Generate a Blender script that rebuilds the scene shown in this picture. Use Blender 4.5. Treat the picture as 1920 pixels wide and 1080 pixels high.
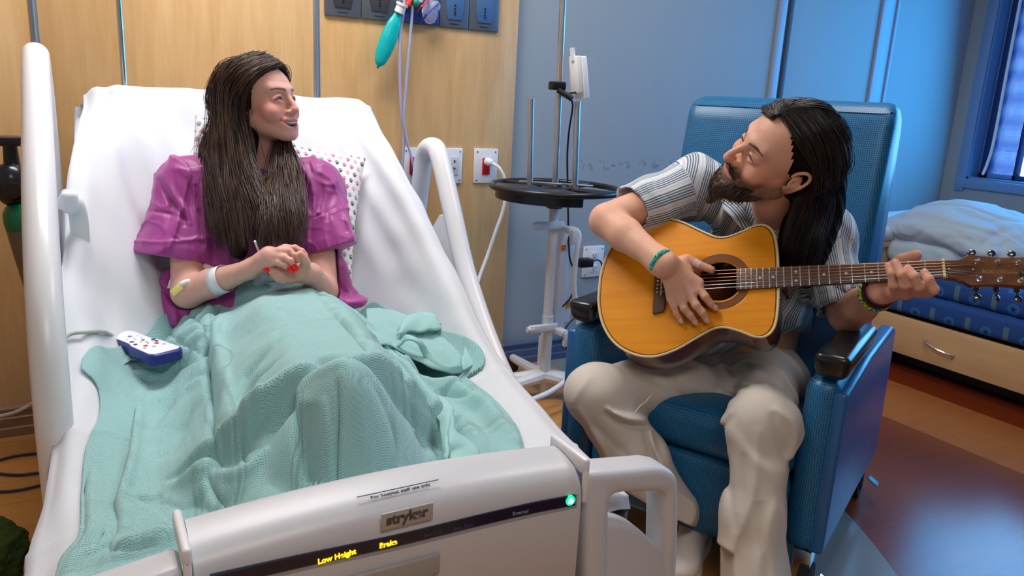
import bpy, bmesh, math, random
import numpy as np
from mathutils import Vector, Matrix
rng = np.random.default_rng(7); random.seed(7)
scn = bpy.context.scene
C = scn.collection
for o in list(bpy.data.objects): bpy.data.objects.remove(o)

# ------------------------------------------------------------ camera
FPX, CAMH = 1420.0, 1.2
def _cam_axes():
    r = lambda x, y: np.array([x-960., -(y-540.), -FPX])
    z = -r(660, 6300); z /= np.linalg.norm(z)
    x = r(3500, 320); x -= x.dot(z)*z; x /= np.linalg.norm(x)
    return np.array([x, np.cross(z, x), z])
CR = _cam_axes()                       # world = CR @ camera
cam_d = bpy.data.cameras.new('camera'); cam = bpy.data.objects.new('camera', cam_d); C.objects.link(cam)
cam_d.sensor_width = 36; cam_d.lens = FPX/1920*36; cam_d.clip_start = .02; cam_d.clip_end = 300
M4 = Matrix.Identity(4)
for i in range(3):
    for j in range(3): M4[i][j] = CR[i][j]
M4[2][3] = CAMH
cam.matrix_world = M4
scn.camera = cam
CAMP = np.array([0, 0, CAMH])
def P(px, py, d):
    """a point of the room seen at pixel px,py, d metres in front of the camera"""
    return CR @ (np.array([px-960., -(py-540.), -FPX])/FPX*d) + CAMP
def PZ(px, py, z):
    r = CR @ np.array([px-960., -(py-540.), -FPX]); return r*((z-CAMH)/r[2]) + CAMP
def PY(px, py, Y):
    r = CR @ np.array([px-960., -(py-540.), -FPX]); return r*(Y/r[1]) + CAMP
def PX(px, py, X):
    r = CR @ np.array([px-960., -(py-540.), -FPX]); return r*(X/r[0]) + CAMP

# ------------------------------------------------------------ colour management, world, lights
scn.view_settings.view_transform = 'Standard'; scn.view_settings.look = 'None'
scn.view_settings.gamma = 1; scn.view_settings.use_curve_mapping = False
scn.view_settings.exposure = 0.18
w = bpy.data.worlds.new('daylight'); scn.world = w; w.use_nodes = True
w.node_tree.nodes['Background'].inputs[0].default_value = (0.10, 0.42, 1.0, 1)
w.node_tree.nodes['Background'].inputs[1].default_value = 1.6
def area(name, loc, target, sx, sy, power, col, spread=180):
    d = bpy.data.lights.new(name, 'AREA'); d.shape = 'RECTANGLE'; d.size = sx; d.size_y = sy
    d.energy = power; d.color = col; d.spread = math.radians(spread)
    o = bpy.data.objects.new(name, d); C.objects.link(o); o.location = loc
    o.rotation_euler = (Vector(target)-Vector(loc)).to_track_quat('-Z', 'Y').to_euler()
    return o
area('ceiling_light_over_bed', (0.45, 2.25, 2.66), (0.45, 2.1, 0), 1.2, 0.5, 36, (1.0, 0.97, 0.96))
area('fill_light_near_camera', (0.2, -0.6, 2.66), (0.2, -0.6, 0), 1.2, 0.6, 22, (1.0, 0.92, 0.84))  # added fill, out of view near the camera, brightens the faces
area('fill_light_over_chair', (2.1, 1.5, 2.66), (1.9, 1.7, 0), 1.2, 0.6, 17, (1.0, 0.93, 0.86))  # added fill, out of view, lightens the blue wall and the guitarist
area('window_daylight', (4.86, 1.55, 1.55), (0.0, 1.5, 0.7), 2.2, 1.3, 43, (0.05, 0.46, 1.0))
sd = bpy.data.lights.new('sun', 'SUN'); sd.energy = 6; sd.angle = .01; sd.color = (1, .97, .92)
so = bpy.data.objects.new('sun', sd); C.objects.link(so); so.rotation_euler = (Vector((0.75, .35, -.55))).to_track_quat('-Z', 'Y').to_euler()

# ------------------------------------------------------------ object helpers
def tag(o, label=None, cat=None, group=None, kind=None):
    if label: o['label'] = label
    if cat: o['category'] = cat
    if group: o['group'] = group
    if kind: o['kind'] = kind
    return o
def thing(name, label, cat, loc=(0, 0, 0), mat=None, group=None):
    o = bpy.data.objects.new(name, None); C.objects.link(o); o.empty_display_size = .05
    if mat is not None: o.matrix_world = mat
    else: o.location = loc
    o['wb'] = 1 if mat is None else 0
    return tag(o, label, cat, group)
def link(name, me, mat=None, parent=None, local=False, smooth=True):
    """one mesh object; vertices are in room coordinates unless local"""
    me.name = name
    if mat is not None and len(me.materials) == 0: me.materials.append(mat)
    if smooth and len(me.polygons): me.polygons.foreach_set('use_smooth', [True]*len(me.polygons))
    o = bpy.data.objects.new(name, me); C.objects.link(o)
    if parent is not None:
        o.parent = parent
        if not local:
            t = Vector((0, 0, 0)); q = parent
            while q is not None: t = t + q.location; q = q.parent
            o.location = -t
    return o
def pmesh(V, F, uv=None):
    me = bpy.data.meshes.new('m')
    me.from_pydata([tuple(map(float, v)) for v in V], [], [tuple(int(i) for i in f) for f in F])
    me.update()
    return me
def fix(me):
    bm = bmesh.new(); bm.from_mesh(me); bmesh.ops.recalc_face_normals(bm, faces=bm.faces); bm.to_mesh(me); bm.free(); return me
class MB:
    """collects shapes into one mesh"""
    def __init__(s): s.bm = bmesh.new()
    def box(s, c, size, bevel=0, rot=None, seg=2):
        b = bmesh.new(); bmesh.ops.create_cube(b, size=1)
        bmesh.ops.scale(b, vec=size, verts=b.verts)
        if bevel > 0: bmesh.ops.bevel(b, geom=b.edges[:], offset=min(bevel, min(size)*.49), segments=seg, profile=.5, affect='EDGES')
        if rot is not None: bmesh.ops.transform(b, matrix=rot, verts=b.verts)
        bmesh.ops.translate(b, vec=c, verts=b.verts)
        return s.add(b)
    def add(s, b):
        me = bpy.data.meshes.new('t'); b.to_mesh(me); b.free(); s.bm.from_mesh(me); bpy.data.meshes.remove(me); return s
    def data(s, V, F):
        me = pmesh(V, F); s.bm.from_mesh(me); bpy.data.meshes.remove(me); return s
    def cyl(s, a, b, r, r2=None, n=20, caps=True):
        return s.tube([a, b], [r, r if r2 is None else r2], n, caps)
    def tube(s, pts, rad, n=10, caps=True):
        V, F = tube_vf(pts, rad, n, caps); return s.data(V, F)
    def lathe(s, c, prof, n=32, axis=(0, 0, 1)):
        """prof: list of (radius, height) along axis from c"""
        c = np.array(c, float); z = np.array(axis, float); z /= np.linalg.norm(z)
        x = np.cross(z, [1, 0, 0] if abs(z[0]) < .8 else [0, 1, 0]); x /= np.linalg.norm(x); y = np.cross(z, x)
        V = []; F = []
        for r, h in prof:
            for k in range(n):
                a = 2*math.pi*k/n; V.append(c+z*h+(x*math.cos(a)+y*math.sin(a))*r)
        for i in range(len(prof)-1):
            for k in range(n):
                F.append((i*n+k, i*n+(k+1) % n, (i+1)*n+(k+1) % n, (i+1)*n+k))
        return s.data(V, F)
    def sphere(s, c, r, seg=20, scale=None):
        b = bmesh.new(); bmesh.ops.create_uvsphere(b, u_segments=seg, v_segments=max(6, seg//2), radius=r)
        if scale is not None: bmesh.ops.scale(b, vec=scale, verts=b.verts)
        bmesh.ops.translate(b, vec=c, verts=b.verts); return s.add(b)
    def prism(s, pts, z0, z1, mat=None, bevel=0):
        """polygon pts (x,y) extruded z0..z1, then mapped by mat"""
        b = bmesh.new(); vs = [b.verts.new((p[0], p[1], z0)) for p in pts]
        f = b.faces.new(vs); r = bmesh.ops.extrude_face_region(b, geom=[f])
        bmesh.ops.translate(b, vec=(0, 0, z1-z0), verts=[v for v in r['geom'] if isinstance(v, bmesh.types.BMVert)])
        bmesh.ops.recalc_face_normals(b, faces=b.faces)
        if bevel > 0:
            ed = [e for e in b.edges if len(e.link_faces) == 2 and e.calc_face_angle(0) > .6]
            bmesh.ops.bevel(b, geom=ed, offset=bevel, segments=3, profile=.5, affect='EDGES')
        if mat is not None: bmesh.ops.transform(b, matrix=mat, verts=b.verts)
        return s.add(b)
    def build(s, name, mat=None, parent=None, local=False, smooth=False, auto=True, uv=None):
        bmesh.ops.recalc_face_normals(s.bm, faces=s.bm.faces)
        me = bpy.data.meshes.new(name); s.bm.to_mesh(me); s.bm.free()
        if uv: box_uv(me, uv)
        o = link(name, me, mat, parent, local, smooth=True)
        if not smooth and auto: sharp(me, 32)
        return o
def sharp(me, deg):
    try: me.set_sharp_from_angle(angle=math.radians(deg))
    except Exception: pass
def box_uv(me, scale):
    uvl = me.uv_layers.new(name='uv').data
    for p in me.polygons:
        n = p.normal; a = max(range(3), key=lambda i: abs(n[i]))
        i, j = [(1, 2), (0, 2), (0, 1)][a]
        for li in p.loop_indices:
            co = me.vertices[me.loops[li].vertex_index].co
            uvl[li].uv = (co[i]*scale, co[j]*scale)
def tube_vf(pts, rad, n=10, caps=True):
    pts = np.array([np.array(p, float) for p in pts]); m = len(pts)
    rad = np.full(m, rad) if np.isscalar(rad) else np.array(rad, float)
    t = np.gradient(pts, axis=0); t /= (np.linalg.norm(t, axis=1)[:, None]+1e-12)
    a = np.array([0, 0, 1.]) if abs(t[0][2]) < .9 else np.array([1., 0, 0])
    u = np.cross(t[0], a); u /= np.linalg.norm(u)
    V = []; 
    ang = np.arange(n)*2*math.pi/n
    for i in range(m):
        u = u-u.dot(t[i])*t[i]; u /= np.linalg.norm(u); v = np.cross(t[i], u)
        V.append(pts[i]+rad[i]*(np.cos(ang)[:, None]*u+np.sin(ang)[:, None]*v))
    V = np.concatenate(V); F = []
    for i in range(m-1):
        for k in range(n): F.append((i*n+k, i*n+(k+1) % n, (i+1)*n+(k+1) % n, (i+1)*n+k))
    if caps: F.append(tuple(range(n))[::-1]); F.append(tuple((m-1)*n+k for k in range(n)))
    return V, F
def spline(pts, n=12):
    """Catmull-Rom through pts"""
    p = np.array([np.array(q, float) for q in pts]); m = len(p)
    if m < 3: return np.array([p[0]+(p[-1]-p[0])*t for t in np.linspace(0, 1, n+1)])
    q = np.vstack([2*p[0]-p[1], p, 2*p[-1]-p[-2]]); out = []
    for i in range(m-1):
        a, b, c, d = q[i], q[i+1], q[i+2], q[i+3]
        for t in np.arange(n)/n:
            out.append(.5*((2*b)+(-a+c)*t+(2*a-5*b+4*c-d)*t*t+(-a+3*b-3*c+d)*t**3))
    out.append(p[-1]); return np.array(out)
def rotm(axis, deg): return Matrix.Rotation(math.radians(deg), 4, axis)
def text_mesh(txt, size, ext=.0004, bold=0):
    cu = bpy.data.curves.new('t', 'FONT'); cu.body = txt; cu.size = size; cu.extrude = ext; cu.align_x = 'CENTER'; cu.align_y = 'CENTER'
    cu.offset = bold
    ob = bpy.data.objects.new('t', cu); C.objects.link(ob)
    bpy.context.view_layer.update()
    dg = bpy.context.evaluated_depsgraph_get()
    me = bpy.data.meshes.new_from_object(ob.evaluated_get(dg)); bpy.data.objects.remove(ob); bpy.data.curves.remove(cu)
    return me
def text(name, txt, size, M, mat, parent, local=False, bold=0, ext=.0004):
    me = text_mesh(txt, size, ext, bold); me.transform(M); me.materials.clear()
    return link(name, me, mat, parent, local, smooth=False)
def frame(o, x, y):
    """matrix with origin o, x axis x, y axis near y"""
    x = Vector(x).normalized(); z = x.cross(Vector(y)).normalized(); y = z.cross(x)
    m = Matrix.Identity(4)
    for i in range(3): m[i][0] = x[i]; m[i][1] = y[i]; m[i][2] = z[i]; m[i][3] = o[i]
    return m

# ------------------------------------------------------------ value noise (numpy)
def _hash(i, j, k, s):
    h = (i*374761393 + j*668265263 + k*2147483647 + s*974634777) & 0xffffffff
    h = ((h ^ (h >> 13))*1274126177) & 0xffffffff
    return ((h ^ (h >> 16)) & 0xffff)/32767.5-1
def noise(p, seed=0):
    p = np.asarray(p, float); f = np.floor(p).astype(np.int64); t = p-f; t = t*t*(3-2*t); r = 0
    for a in (0, 1):
        for b in (0, 1):
            for c in (0, 1):
                wgt = (t[..., 0] if a else 1-t[..., 0])*(t[..., 1] if b else 1-t[..., 1])*(t[..., 2] if c else 1-t[..., 2])
                r = r+wgt*_hash(f[..., 0]+a, f[..., 1]+b, f[..., 2]+c, seed)
    return r

# ------------------------------------------------------------ materials
def srgb(r, g, b):
    f = lambda v: (v/255/12.92) if v/255 <= .04045 else ((v/255+.055)/1.055)**2.4
    return (f(r), f(g), f(b), 1)
def mk(name, col, rough=.5, metal=0, spec=.5, bump=None, sheen=0, sss=0, trans=0, emis=None, coat=0, ior=None, alpha=1):
    m = bpy.data.materials.new(name); m.use_nodes = True; nt = m.node_tree; b = nt.nodes['Principled BSDF']
    b.inputs['Base Color'].default_value = col if len(col) == 4 else (*col, 1)
    b.inputs['Roughness'].default_value = rough; b.inputs['Metallic'].default_value = metal
    b.inputs['Specular IOR Level'].default_value = spec
    if sheen: b.inputs['Sheen Weight'].default_value = sheen
    if sss:
        b.inputs['Subsurface Weight'].default_value = sss; b.inputs['Subsurface Radius'].default_value = (1, .35, .2); b.inputs['Subsurface Scale'].default_value = .006
    if trans: b.inputs['Transmission Weight'].default_value = trans
    if ior: b.inputs['IOR'].default_value = ior
    if coat: b.inputs['Coat Weight'].default_value = coat; b.inputs['Coat Roughness'].default_value = .12
    if emis: b.inputs['Emission Color'].default_value = emis[0]; b.inputs['Emission Strength'].default_value = emis[1]
    if alpha < 1: b.inputs['Alpha'].default_value = alpha
    if bump: add_bump(m, *bump)
    return m
def N(m, t, **kw):
    n = m.node_tree.nodes.new(t)
    for k, v in kw.items():
        if k in n.inputs: n.inputs[k].default_value = v
        else: setattr(n, k, v)
    return n
def L(m, a, b): m.node_tree.links.new(a, b)
def bs(m): return m.node_tree.nodes['Principled BSDF']
def coords(m, kind='Object', scale=(1, 1, 1)):
    t = N(m, 'ShaderNodeTexCoord'); mp = N(m, 'ShaderNodeMapping'); mp.inputs['Scale'].default_value = scale
    L(m, t.outputs[kind], mp.inputs['Vector']); return mp.outputs[0]
def add_bump(m, scale, strength, dist=.002, kind='Object'):
    n = N(m, 'ShaderNodeTexNoise', Scale=scale, Detail=4.0); L(m, coords(m, kind), n.inputs['Vector'])
    b = N(m, 'ShaderNodeBump', Strength=strength, Distance=dist); L(m, n.outputs[0], b.inputs['Height'])
    L(m, b.outputs[0], bs(m).inputs['Normal']); return b
def mixrgb(m, fac, a, b, blend='MIX'):
    x = m.node_tree.nodes.new('ShaderNodeMix'); x.data_type = 'RGBA'; x.blend_type = blend
    for s, v in ((0, fac), (6, a), (7, b)):
        if hasattr(v, 'links'): L(m, v, x.inputs[s])
        else: x.inputs[s].default_value = v
    return x.outputs[2]
def math_(m, op, a, b=None, c=None, clamp=False):
    x = m.node_tree.nodes.new('ShaderNodeMath'); x.operation = op; x.use_clamp = clamp
    for s, v in ((0, a), (1, b), (2, c)):
        if v is None: continue
        if hasattr(v, 'links'): L(m, v, x.inputs[s])
        else: x.inputs[s].default_value = v
    return x.outputs[0]
def ramp(m, fac, stops):
    r = m.node_tree.nodes.new('ShaderNodeValToRGB'); e = r.color_ramp.elements
    while len(e) > 1: e.remove(e[0])
    e[0].position = stops[0][0]; e[0].color = stops[0][1]
    for p, c in stops[1:]:
        q = e.new(p); q.color = c
    L(m, fac, r.inputs[0]); return r.outputs[0]
def wood(name, c1, c2, scale=(1, 1, 1), rough=.35, stretch='z', grain=1.0, coat=0):
    m = mk(name, c1, rough, coat=coat)
    s = {'z': (9, 9, .9), 'x': (.9, 9, 9), 'y': (9, .9, 9)}[stretch]
    s = tuple(a*b*grain for a, b in zip(s, scale))
    v = coords(m, 'Object', s)
    n1 = N(m, 'ShaderNodeTexNoise', Scale=1.2, Detail=5.0, Distortion=1.2); L(m, v, n1.inputs['Vector'])
    n2 = N(m, 'ShaderNodeTexNoise', Scale=9.0, Detail=3.0); L(m, v, n2.inputs['Vector'])
    f = math_(m, 'ADD', math_(m, 'MULTIPLY', n1.outputs[0], .65), math_(m, 'MULTIPLY', n2.outputs[0], .35))
    L(m, ramp(m, f, [(.32, c2), (.62, c1)]), bs(m).inputs['Base Color']); return m
M_chrome = mk('chrome', (.75, .76, .78), .18, 1)
M_steel = mk('brushed_steel', (.62, .63, .65), .33, 1)
M_whitepl = mk('white_plastic', srgb(232, 234, 236), .32)
M_black = mk('black_plastic', srgb(18, 18, 20), .35)
M_rubber = mk('black_rubber', srgb(14, 14, 15), .7)
# ============================================================ THE ROOM
WY = 2.93; WX = 4.92; CZ = 2.7; X0 = -1.7; Y0 = -2.4
def struct(name, mb, mat, **kw):
    o = mb.build(name, mat, **kw); o['kind'] = 'structure'; return o
m_floor = mk('floor_vinyl', (.5, .3, .12), .21, coat=.0)
v = coords(m_floor, 'Object')
br = N(m_floor, 'ShaderNodeTexBrick', Scale=1.0); br.offset = .37; br.inputs['Brick Width'].default_value = 1.2; br.inputs['Row Height'].default_value = .15
br.inputs['Mortar Size'].default_value = .0012; br.inputs['Color1'].default_value = srgb(196, 138, 72); br.inputs['Color2'].default_value = srgb(180, 120, 60); br.inputs['Mortar'].default_value = srgb(120, 74, 34)
L(m_floor, v, br.inputs['Vector'])
gn = N(m_floor, 'ShaderNodeTexNoise', Scale=3.0, Detail=6.0, Distortion=.8); L(m_floor, coords(m_floor, 'Object', (1, 9, 1)), gn.inputs['Vector'])
light = mixrgb(m_floor, math_(m_floor, 'MULTIPLY', gn.outputs[0], .6), br.outputs['Color'], srgb(214, 158, 92))
red = mixrgb(m_floor, gn.outputs[0], srgb(112, 48, 22), srgb(136, 66, 32))
sep = N(m_floor, 'ShaderNodeSeparateXYZ'); L(m_floor, v, sep.inputs[0])
X, Y = sep.outputs[0], sep.outputs[1]
# red field beyond the curved grey band
def circ(cx, cy, r):
    dx = math_(m_floor, 'SUBTRACT', X, cx); dy = math_(m_floor, 'SUBTRACT', Y, cy)
    d = math_(m_floor, 'SQRT', math_(m_floor, 'ADD', math_(m_floor, 'MULTIPLY', dx, dx), math_(m_floor, 'MULTIPLY', dy, dy)))
    return math_(m_floor, 'GREATER_THAN', d, r)
FLC = (0.03, 2.26, 2.2)
outer = circ(*FLC); inner = circ(FLC[0], FLC[1], FLC[2]-.28)
right = math_(m_floor, 'GREATER_THAN', X, 0.9)
band = mixrgb(m_floor, math_(m_floor, 'MULTIPLY', inner, right), light, srgb(128, 132, 132))
rr = mixrgb(m_floor, math_(m_floor, 'GREATER_THAN', math_(m_floor, 'ADD', X, math_(m_floor, 'MULTIPLY', Y, 0)), 2.86), red, mixrgb(m_floor, gn.outputs[0], srgb(150, 86, 44), srgb(176, 106, 58)))
rr = mixrgb(m_floor, math_(m_floor, 'GREATER_THAN', X, 3.3), rr, srgb(120, 48, 20))
L(m_floor, mixrgb(m_floor, math_(m_floor, 'MULTIPLY', outer, right), band, rr), bs(m_floor).inputs['Base Color'])
struct('floor', MB().box(((X0+WX)/2, (Y0+WY)/2, -.05), (WX-X0+.3, WY-Y0+.3, .1)), m_floor)
m_ceil = mk('ceiling_tile', srgb(205, 200, 192), .9)
struct('ceiling', MB().box(((X0+WX)/2, (Y0+WY)/2, CZ+.05), (WX-X0+.4, WY-Y0+.4, .1)), m_ceil)
m_blue = mk('blue_grey_paint', srgb(150, 162, 172), .55, bump=(220, .12, .001))
m_cream = mk('cream_paint', srgb(176, 164, 150), .7)
m_maple = wood('maple_laminate', srgb(222, 184, 132), srgb(204, 162, 108), rough=.33, grain=.8)
EX = 1.655
# faint scuffs where the chair has rubbed the paint
sn = N(m_blue, 'ShaderNodeTexNoise', Scale=26.0, Detail=6.0); L(m_blue, coords(m_blue, 'Object', (1, 1, 1.6)), sn.inputs['Vector'])
sx_ = N(m_blue, 'ShaderNodeSeparateXYZ'); L(m_blue, coords(m_blue), sx_.inputs[0])
mz_ = math_(m_blue, 'SUBTRACT', 1.0, math_(m_blue, 'MULTIPLY', math_(m_blue, 'ABSOLUTE', math_(m_blue, 'SUBTRACT', sx_.outputs[2], .925)), 26.0), clamp=True)
mx_ = math_(m_blue, 'SUBTRACT', 1.0, math_(m_blue, 'MULTIPLY', math_(m_blue, 'ABSOLUTE', math_(m_blue, 'SUBTRACT', sx_.outputs[0], 2.35)), 2.2), clamp=True)
sm_ = math_(m_blue, 'MULTIPLY', math_(m_blue, 'MULTIPLY', mz_, math_(m_blue, 'GREATER_THAN', mx_, .02)), math_(m_blue, 'GREATER_THAN', sn.outputs[0], .56))
L(m_blue, mixrgb(m_blue, math_(m_blue, 'MULTIPLY', sm_, .5), srgb(150, 162, 172), srgb(84, 92, 108)), bs(m_blue).inputs['Base Color'])
struct('wall_back', MB().box(((X0+WX)/2, WY+.1, CZ/2), (WX-X0+.4, .16, CZ)), m_blue)
struct('wall_front', MB().box(((X0+WX)/2, Y0-.1, CZ/2), (WX-X0+.4, .2, CZ)), m_cream)
struct('wall_left', MB().box((X0-.1, (Y0+WY)/2, CZ/2), (.2, WY-Y0+.3, CZ)), m_cream)
# laminate headwall boards between the metal strips
seams = [X0, -1.0, -.086, .802, EX]
for i in range(4):
    a, b = seams[i]+.008, seams[i+1]-(.008 if i < 3 else 0)
    struct('wall_back_panel', MB().box(((a+b)/2, WY+.005, CZ/2), (b-a, .034, CZ), .0015), m_maple)
m_alu = mk('satin_aluminium', srgb(168, 176, 188), .32, .8)
for i, x in enumerate([-1.0, -.086, .802]):
    struct('trim_%d' % (i+1), MB().box((x, WY+.004, CZ/2), (.024, .04, CZ), .003).cyl((x, WY-.016, .1), (x, WY-.016, CZ), .004), m_alu)
# corner guards on the blue wall
m_guard = mk('blue_grey_guard', srgb(150, 172, 198), .35)
m_guard_dk = mk('dark_reveal', srgb(70, 84, 104), .6)
for n, x, ww in ((4, 3.235, .05), (5, 4.075, .10)):
    struct('trim_%d' % n, MB().box((x, WY+.012, CZ/2), (ww, .02, CZ), .004), m_guard)
    struct('trim_%d' % (n+2), MB().box((x+ww/2+.012, WY+.016, CZ/2), (.02, .012, CZ)).box((x+ww/2+.034, WY+.010, CZ/2), (.022, .024, CZ), .004), m_guard_dk if n == 4 else m_guard)
# baseboards: stepped vinyl profile
def base(name, x0, x1, mat):
    mb = MB()
    prof = [(0, 0), (.022, 0), (.022, .03), (.018, .034), (.018, .066), (.013, .07), (.013, .088), (.018, .092), (.018, .1), (.006, .108), (0, .108)]
    pts = [(p[0], p[1]) for p in prof]
    M = Matrix(((0, 0, 1, x0), (-1, 0, 0, WY-.012), (0, 1, 0, 0), (0, 0, 0, 1)))
    mb.prism(pts, 0, x1-x0, M); return struct(name, mb, mat)
base('baseboard_left', X0, EX, mk('brown_vinyl_base', srgb(140, 104, 76), .35))
base('baseboard_right', EX, WX, mk('blue_vinyl_base', srgb(72, 92, 128), .3))
# window wall (right) with its opening
wy0, wy1, wz0, wz1 = .35, 2.80, .87, 2.35
m_wwall = mk('window_wall_paint', srgb(150, 158, 160), .6)
mb = MB()
mb.box((WX+.1, (Y0+WY)/2, wz0/2), (.2, WY-Y0+.3, wz0)).box((WX+.1, (Y0+WY)/2, (wz1+CZ)/2), (.2, WY-Y0+.3, CZ-wz1))
mb.box((WX+.1, (wy1+WY+.1)/2, (wz0+wz1)/2), (.2, WY+.1-wy1, wz1-wz0)).box((WX+.1, (wy0+Y0)/2, (wz0+wz1)/2), (.2, wy0-Y0, wz1-wz0))
struct('wall_right', mb, m_wwall)
m_frame = mk('blue_window_frame', srgb(116, 146, 184), .35)
m_dframe = mk('dark_blue_mullion', srgb(30, 62, 120), .4)
win = thing('window_1', None, None, (WX, 1.5, wz0)); win['kind'] = 'structure'
MB().box((WX-.004, (wy0+wy1)/2, wz0-.03), (.03, wy1-wy0+.1, .06), .004).box((WX+.0, wy1+.03, (wz0+wz1)/2-.03), (.03, .06, wz1-wz0+.1), .004).build('window_casing', m_frame, win)
MB().box((WX+.05, wy1-.006, (wz0+wz1)/2), (.1, .012, wz1-wz0)).box((WX+.05, (wy0+wy1)/2, wz0+.006), (.1, wy1-wy0, .012)).build('window_reveal', mk('window_reveal_blue', srgb(96, 140, 186), .4), win)
mb = MB()
for y in (wy1-.045, 2.572, 1.3, wy0+.03): mb.box((WX+.13, y, (wz0+wz1)/2), (.05, .06 if y > 2.7 else .022, wz1-wz0), .004)
for z in (wz0+.02, wz1-.02): mb.box((WX+.13, (wy0+wy1)/2, z), (.05, wy1-wy0, .04), .004)
mb.build('window_frame', m_dframe, win)
m_glass = mk('window_glass', (.75, .88, 1), .02, trans=1, ior=1.02)
MB().box((WX+.13, (wy0+wy1)/2, (wz0+wz1)/2), (.006, wy1-wy0-.02, wz1-wz0-.02)).build('window_pane', m_glass, win)
pts = spline([(WX+.045, 2.71, 2.3), (WX+.045, 2.705, 1.6), (WX+.045, 2.70, 1.12), (WX+.05, 2.715, .97), (WX+.05, 2.73, .90)], 8)
MB().tube(pts, .009, 10).build('blind_cord', mk('white_cord', srgb(240, 244, 248), .5), win)
# slatted roller strip by the jamb: sheer blue mesh
m_shade = mk('sheer_blue_shade', srgb(40, 110, 200), .6, trans=.5, alpha=.8)
wv = N(m_shade, 'ShaderNodeTexWave', Scale=2.3, wave_type='BANDS', bands_direction='Z'); L(m_shade, coords(m_shade), wv.inputs['Vector'])
L(m_shade, mixrgb(m_shade, wv.outputs['Fac'], srgb(50, 120, 214), srgb(130, 190, 246)), bs(m_shade).inputs['Base Color'])
MB().box((WX+.09, 2.650, (wz0+wz1)/2), (.004, .15, wz1-wz0-.03)).build('side_shade', m_shade, win)
# the building across the street
m_fac = mk('white_facade', (.8, .83, .88), .8)
bt = N(m_fac, 'ShaderNodeTexBrick', Scale=1.0); bt.offset = 0; bt.inputs['Brick Width'].default_value = .55; bt.inputs['Row Height'].default_value = 2.2; bt.inputs['Mortar Size'].default_value = .0
cc = coords(m_fac); s2 = N(m_fac, 'ShaderNodeSeparateXYZ'); L(m_fac, cc, s2.inputs[0])
fz = math_(m_fac, 'FRACT', math_(m_fac, 'MULTIPLY', s2.outputs[2], 1.3)); fy = math_(m_fac, 'FRACT', math_(m_fac, 'MULTIPLY', s2.outputs[1], 2.4))
fz2 = math_(m_fac, 'FRACT', math_(m_fac, 'MULTIPLY', fz, 6.0))
winz = math_(m_fac, 'MULTIPLY', math_(m_fac, 'LESS_THAN', fz, .5), math_(m_fac, 'GREATER_THAN', fz2, .35))
wm = math_(m_fac, 'MULTIPLY', winz, math_(m_fac, 'GREATER_THAN', fy, .35))
L(m_fac, mixrgb(m_fac, wm, (.9, .92, .95, 1), (.12, .22, .4, 1)), bs(m_fac).inputs['Base Color'])
fb = MB().box((31, 17, 6.5), (2, 30, 22)).box((31, 17, 17.8), (2.6, 30.6, .6)).box((29.8, 17, -3.8), (.5, 30, 1.2)).build('office_tower', m_fac)
tag(fb, 'white gridded tower block seen beyond the window glass', 'building')
MB_g = MB().box((26, 10, -5.2), (36, 60, .4)).build('street', mk('pavement', (.4, .45, .5), .9)); MB_g['kind'] = 'structure'
tag(MB_g, 'pale street surface below the window', 'street')
# ============================================================ BED
m_sheet = mk('white_cotton', srgb(208, 213, 221), .85, bump=(900, .12, .0006))
m_bedw = mk('bed_white_plastic', srgb(226, 228, 232), .28)
m_bedg = mk('bed_grey_plastic', srgb(150, 158, 170), .4)
m_bedlt = mk('bed_light_grey_plastic', srgb(200, 202, 208), .35)
m_blueband = mk('bumper_blue', srgb(28, 92, 200), .4)
bed = thing('hospital_bed', 'white electric hospital bed with raised backrest and lit footboard panel', 'bed', (.37, 1.7, 0))
cpath = spline([(.955, .50), (.97, .525), (1.0, .53), (1.3, .53), (1.7, .515), (1.88, .505), (1.98, .53), (2.06, .60), (2.3, .90), (2.50, 1.145), (2.55, 1.185), (2.60, 1.18), (2.635, 1.14), (2.62, 1.05)], 10)
epath = spline([(.955, .50), (.97, .525), (1.0, .53), (1.2, .545), (1.4, .575), (1.6, .64), (1.79, .745), (2.0, .865), (2.25, 1.02), (2.50, 1.145), (2.55, 1.18), (2.60, 1.17), (2.635, 1.13), (2.62, 1.05)], 10)
def resample(p, n):
    s = np.r_[0, np.cumsum(np.linalg.norm(np.diff(p, axis=0), axis=1))]; t = np.linspace(0, s[-1], n)
    return np.stack([np.interp(t, s, p[:, k]) for k in range(p.shape[1])], 1)
NU, NV = 170, 110
cp, ep = resample(cpath, NU), resample(epath, NU)
def halfw(Y): return np.interp(Y, [.95, 1.3, 1.9, 2.3, 2.55], [.475, .475, .468, .445, .43])
def midx(Y): return np.interp(Y, [.95, 1.3, 1.9, 2.5], [.365, .385, .41, .452])
def smooth(a, b, x): t = np.clip((x-a)/(b-a), 0, 1); return t*t*(3-2*t)
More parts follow.
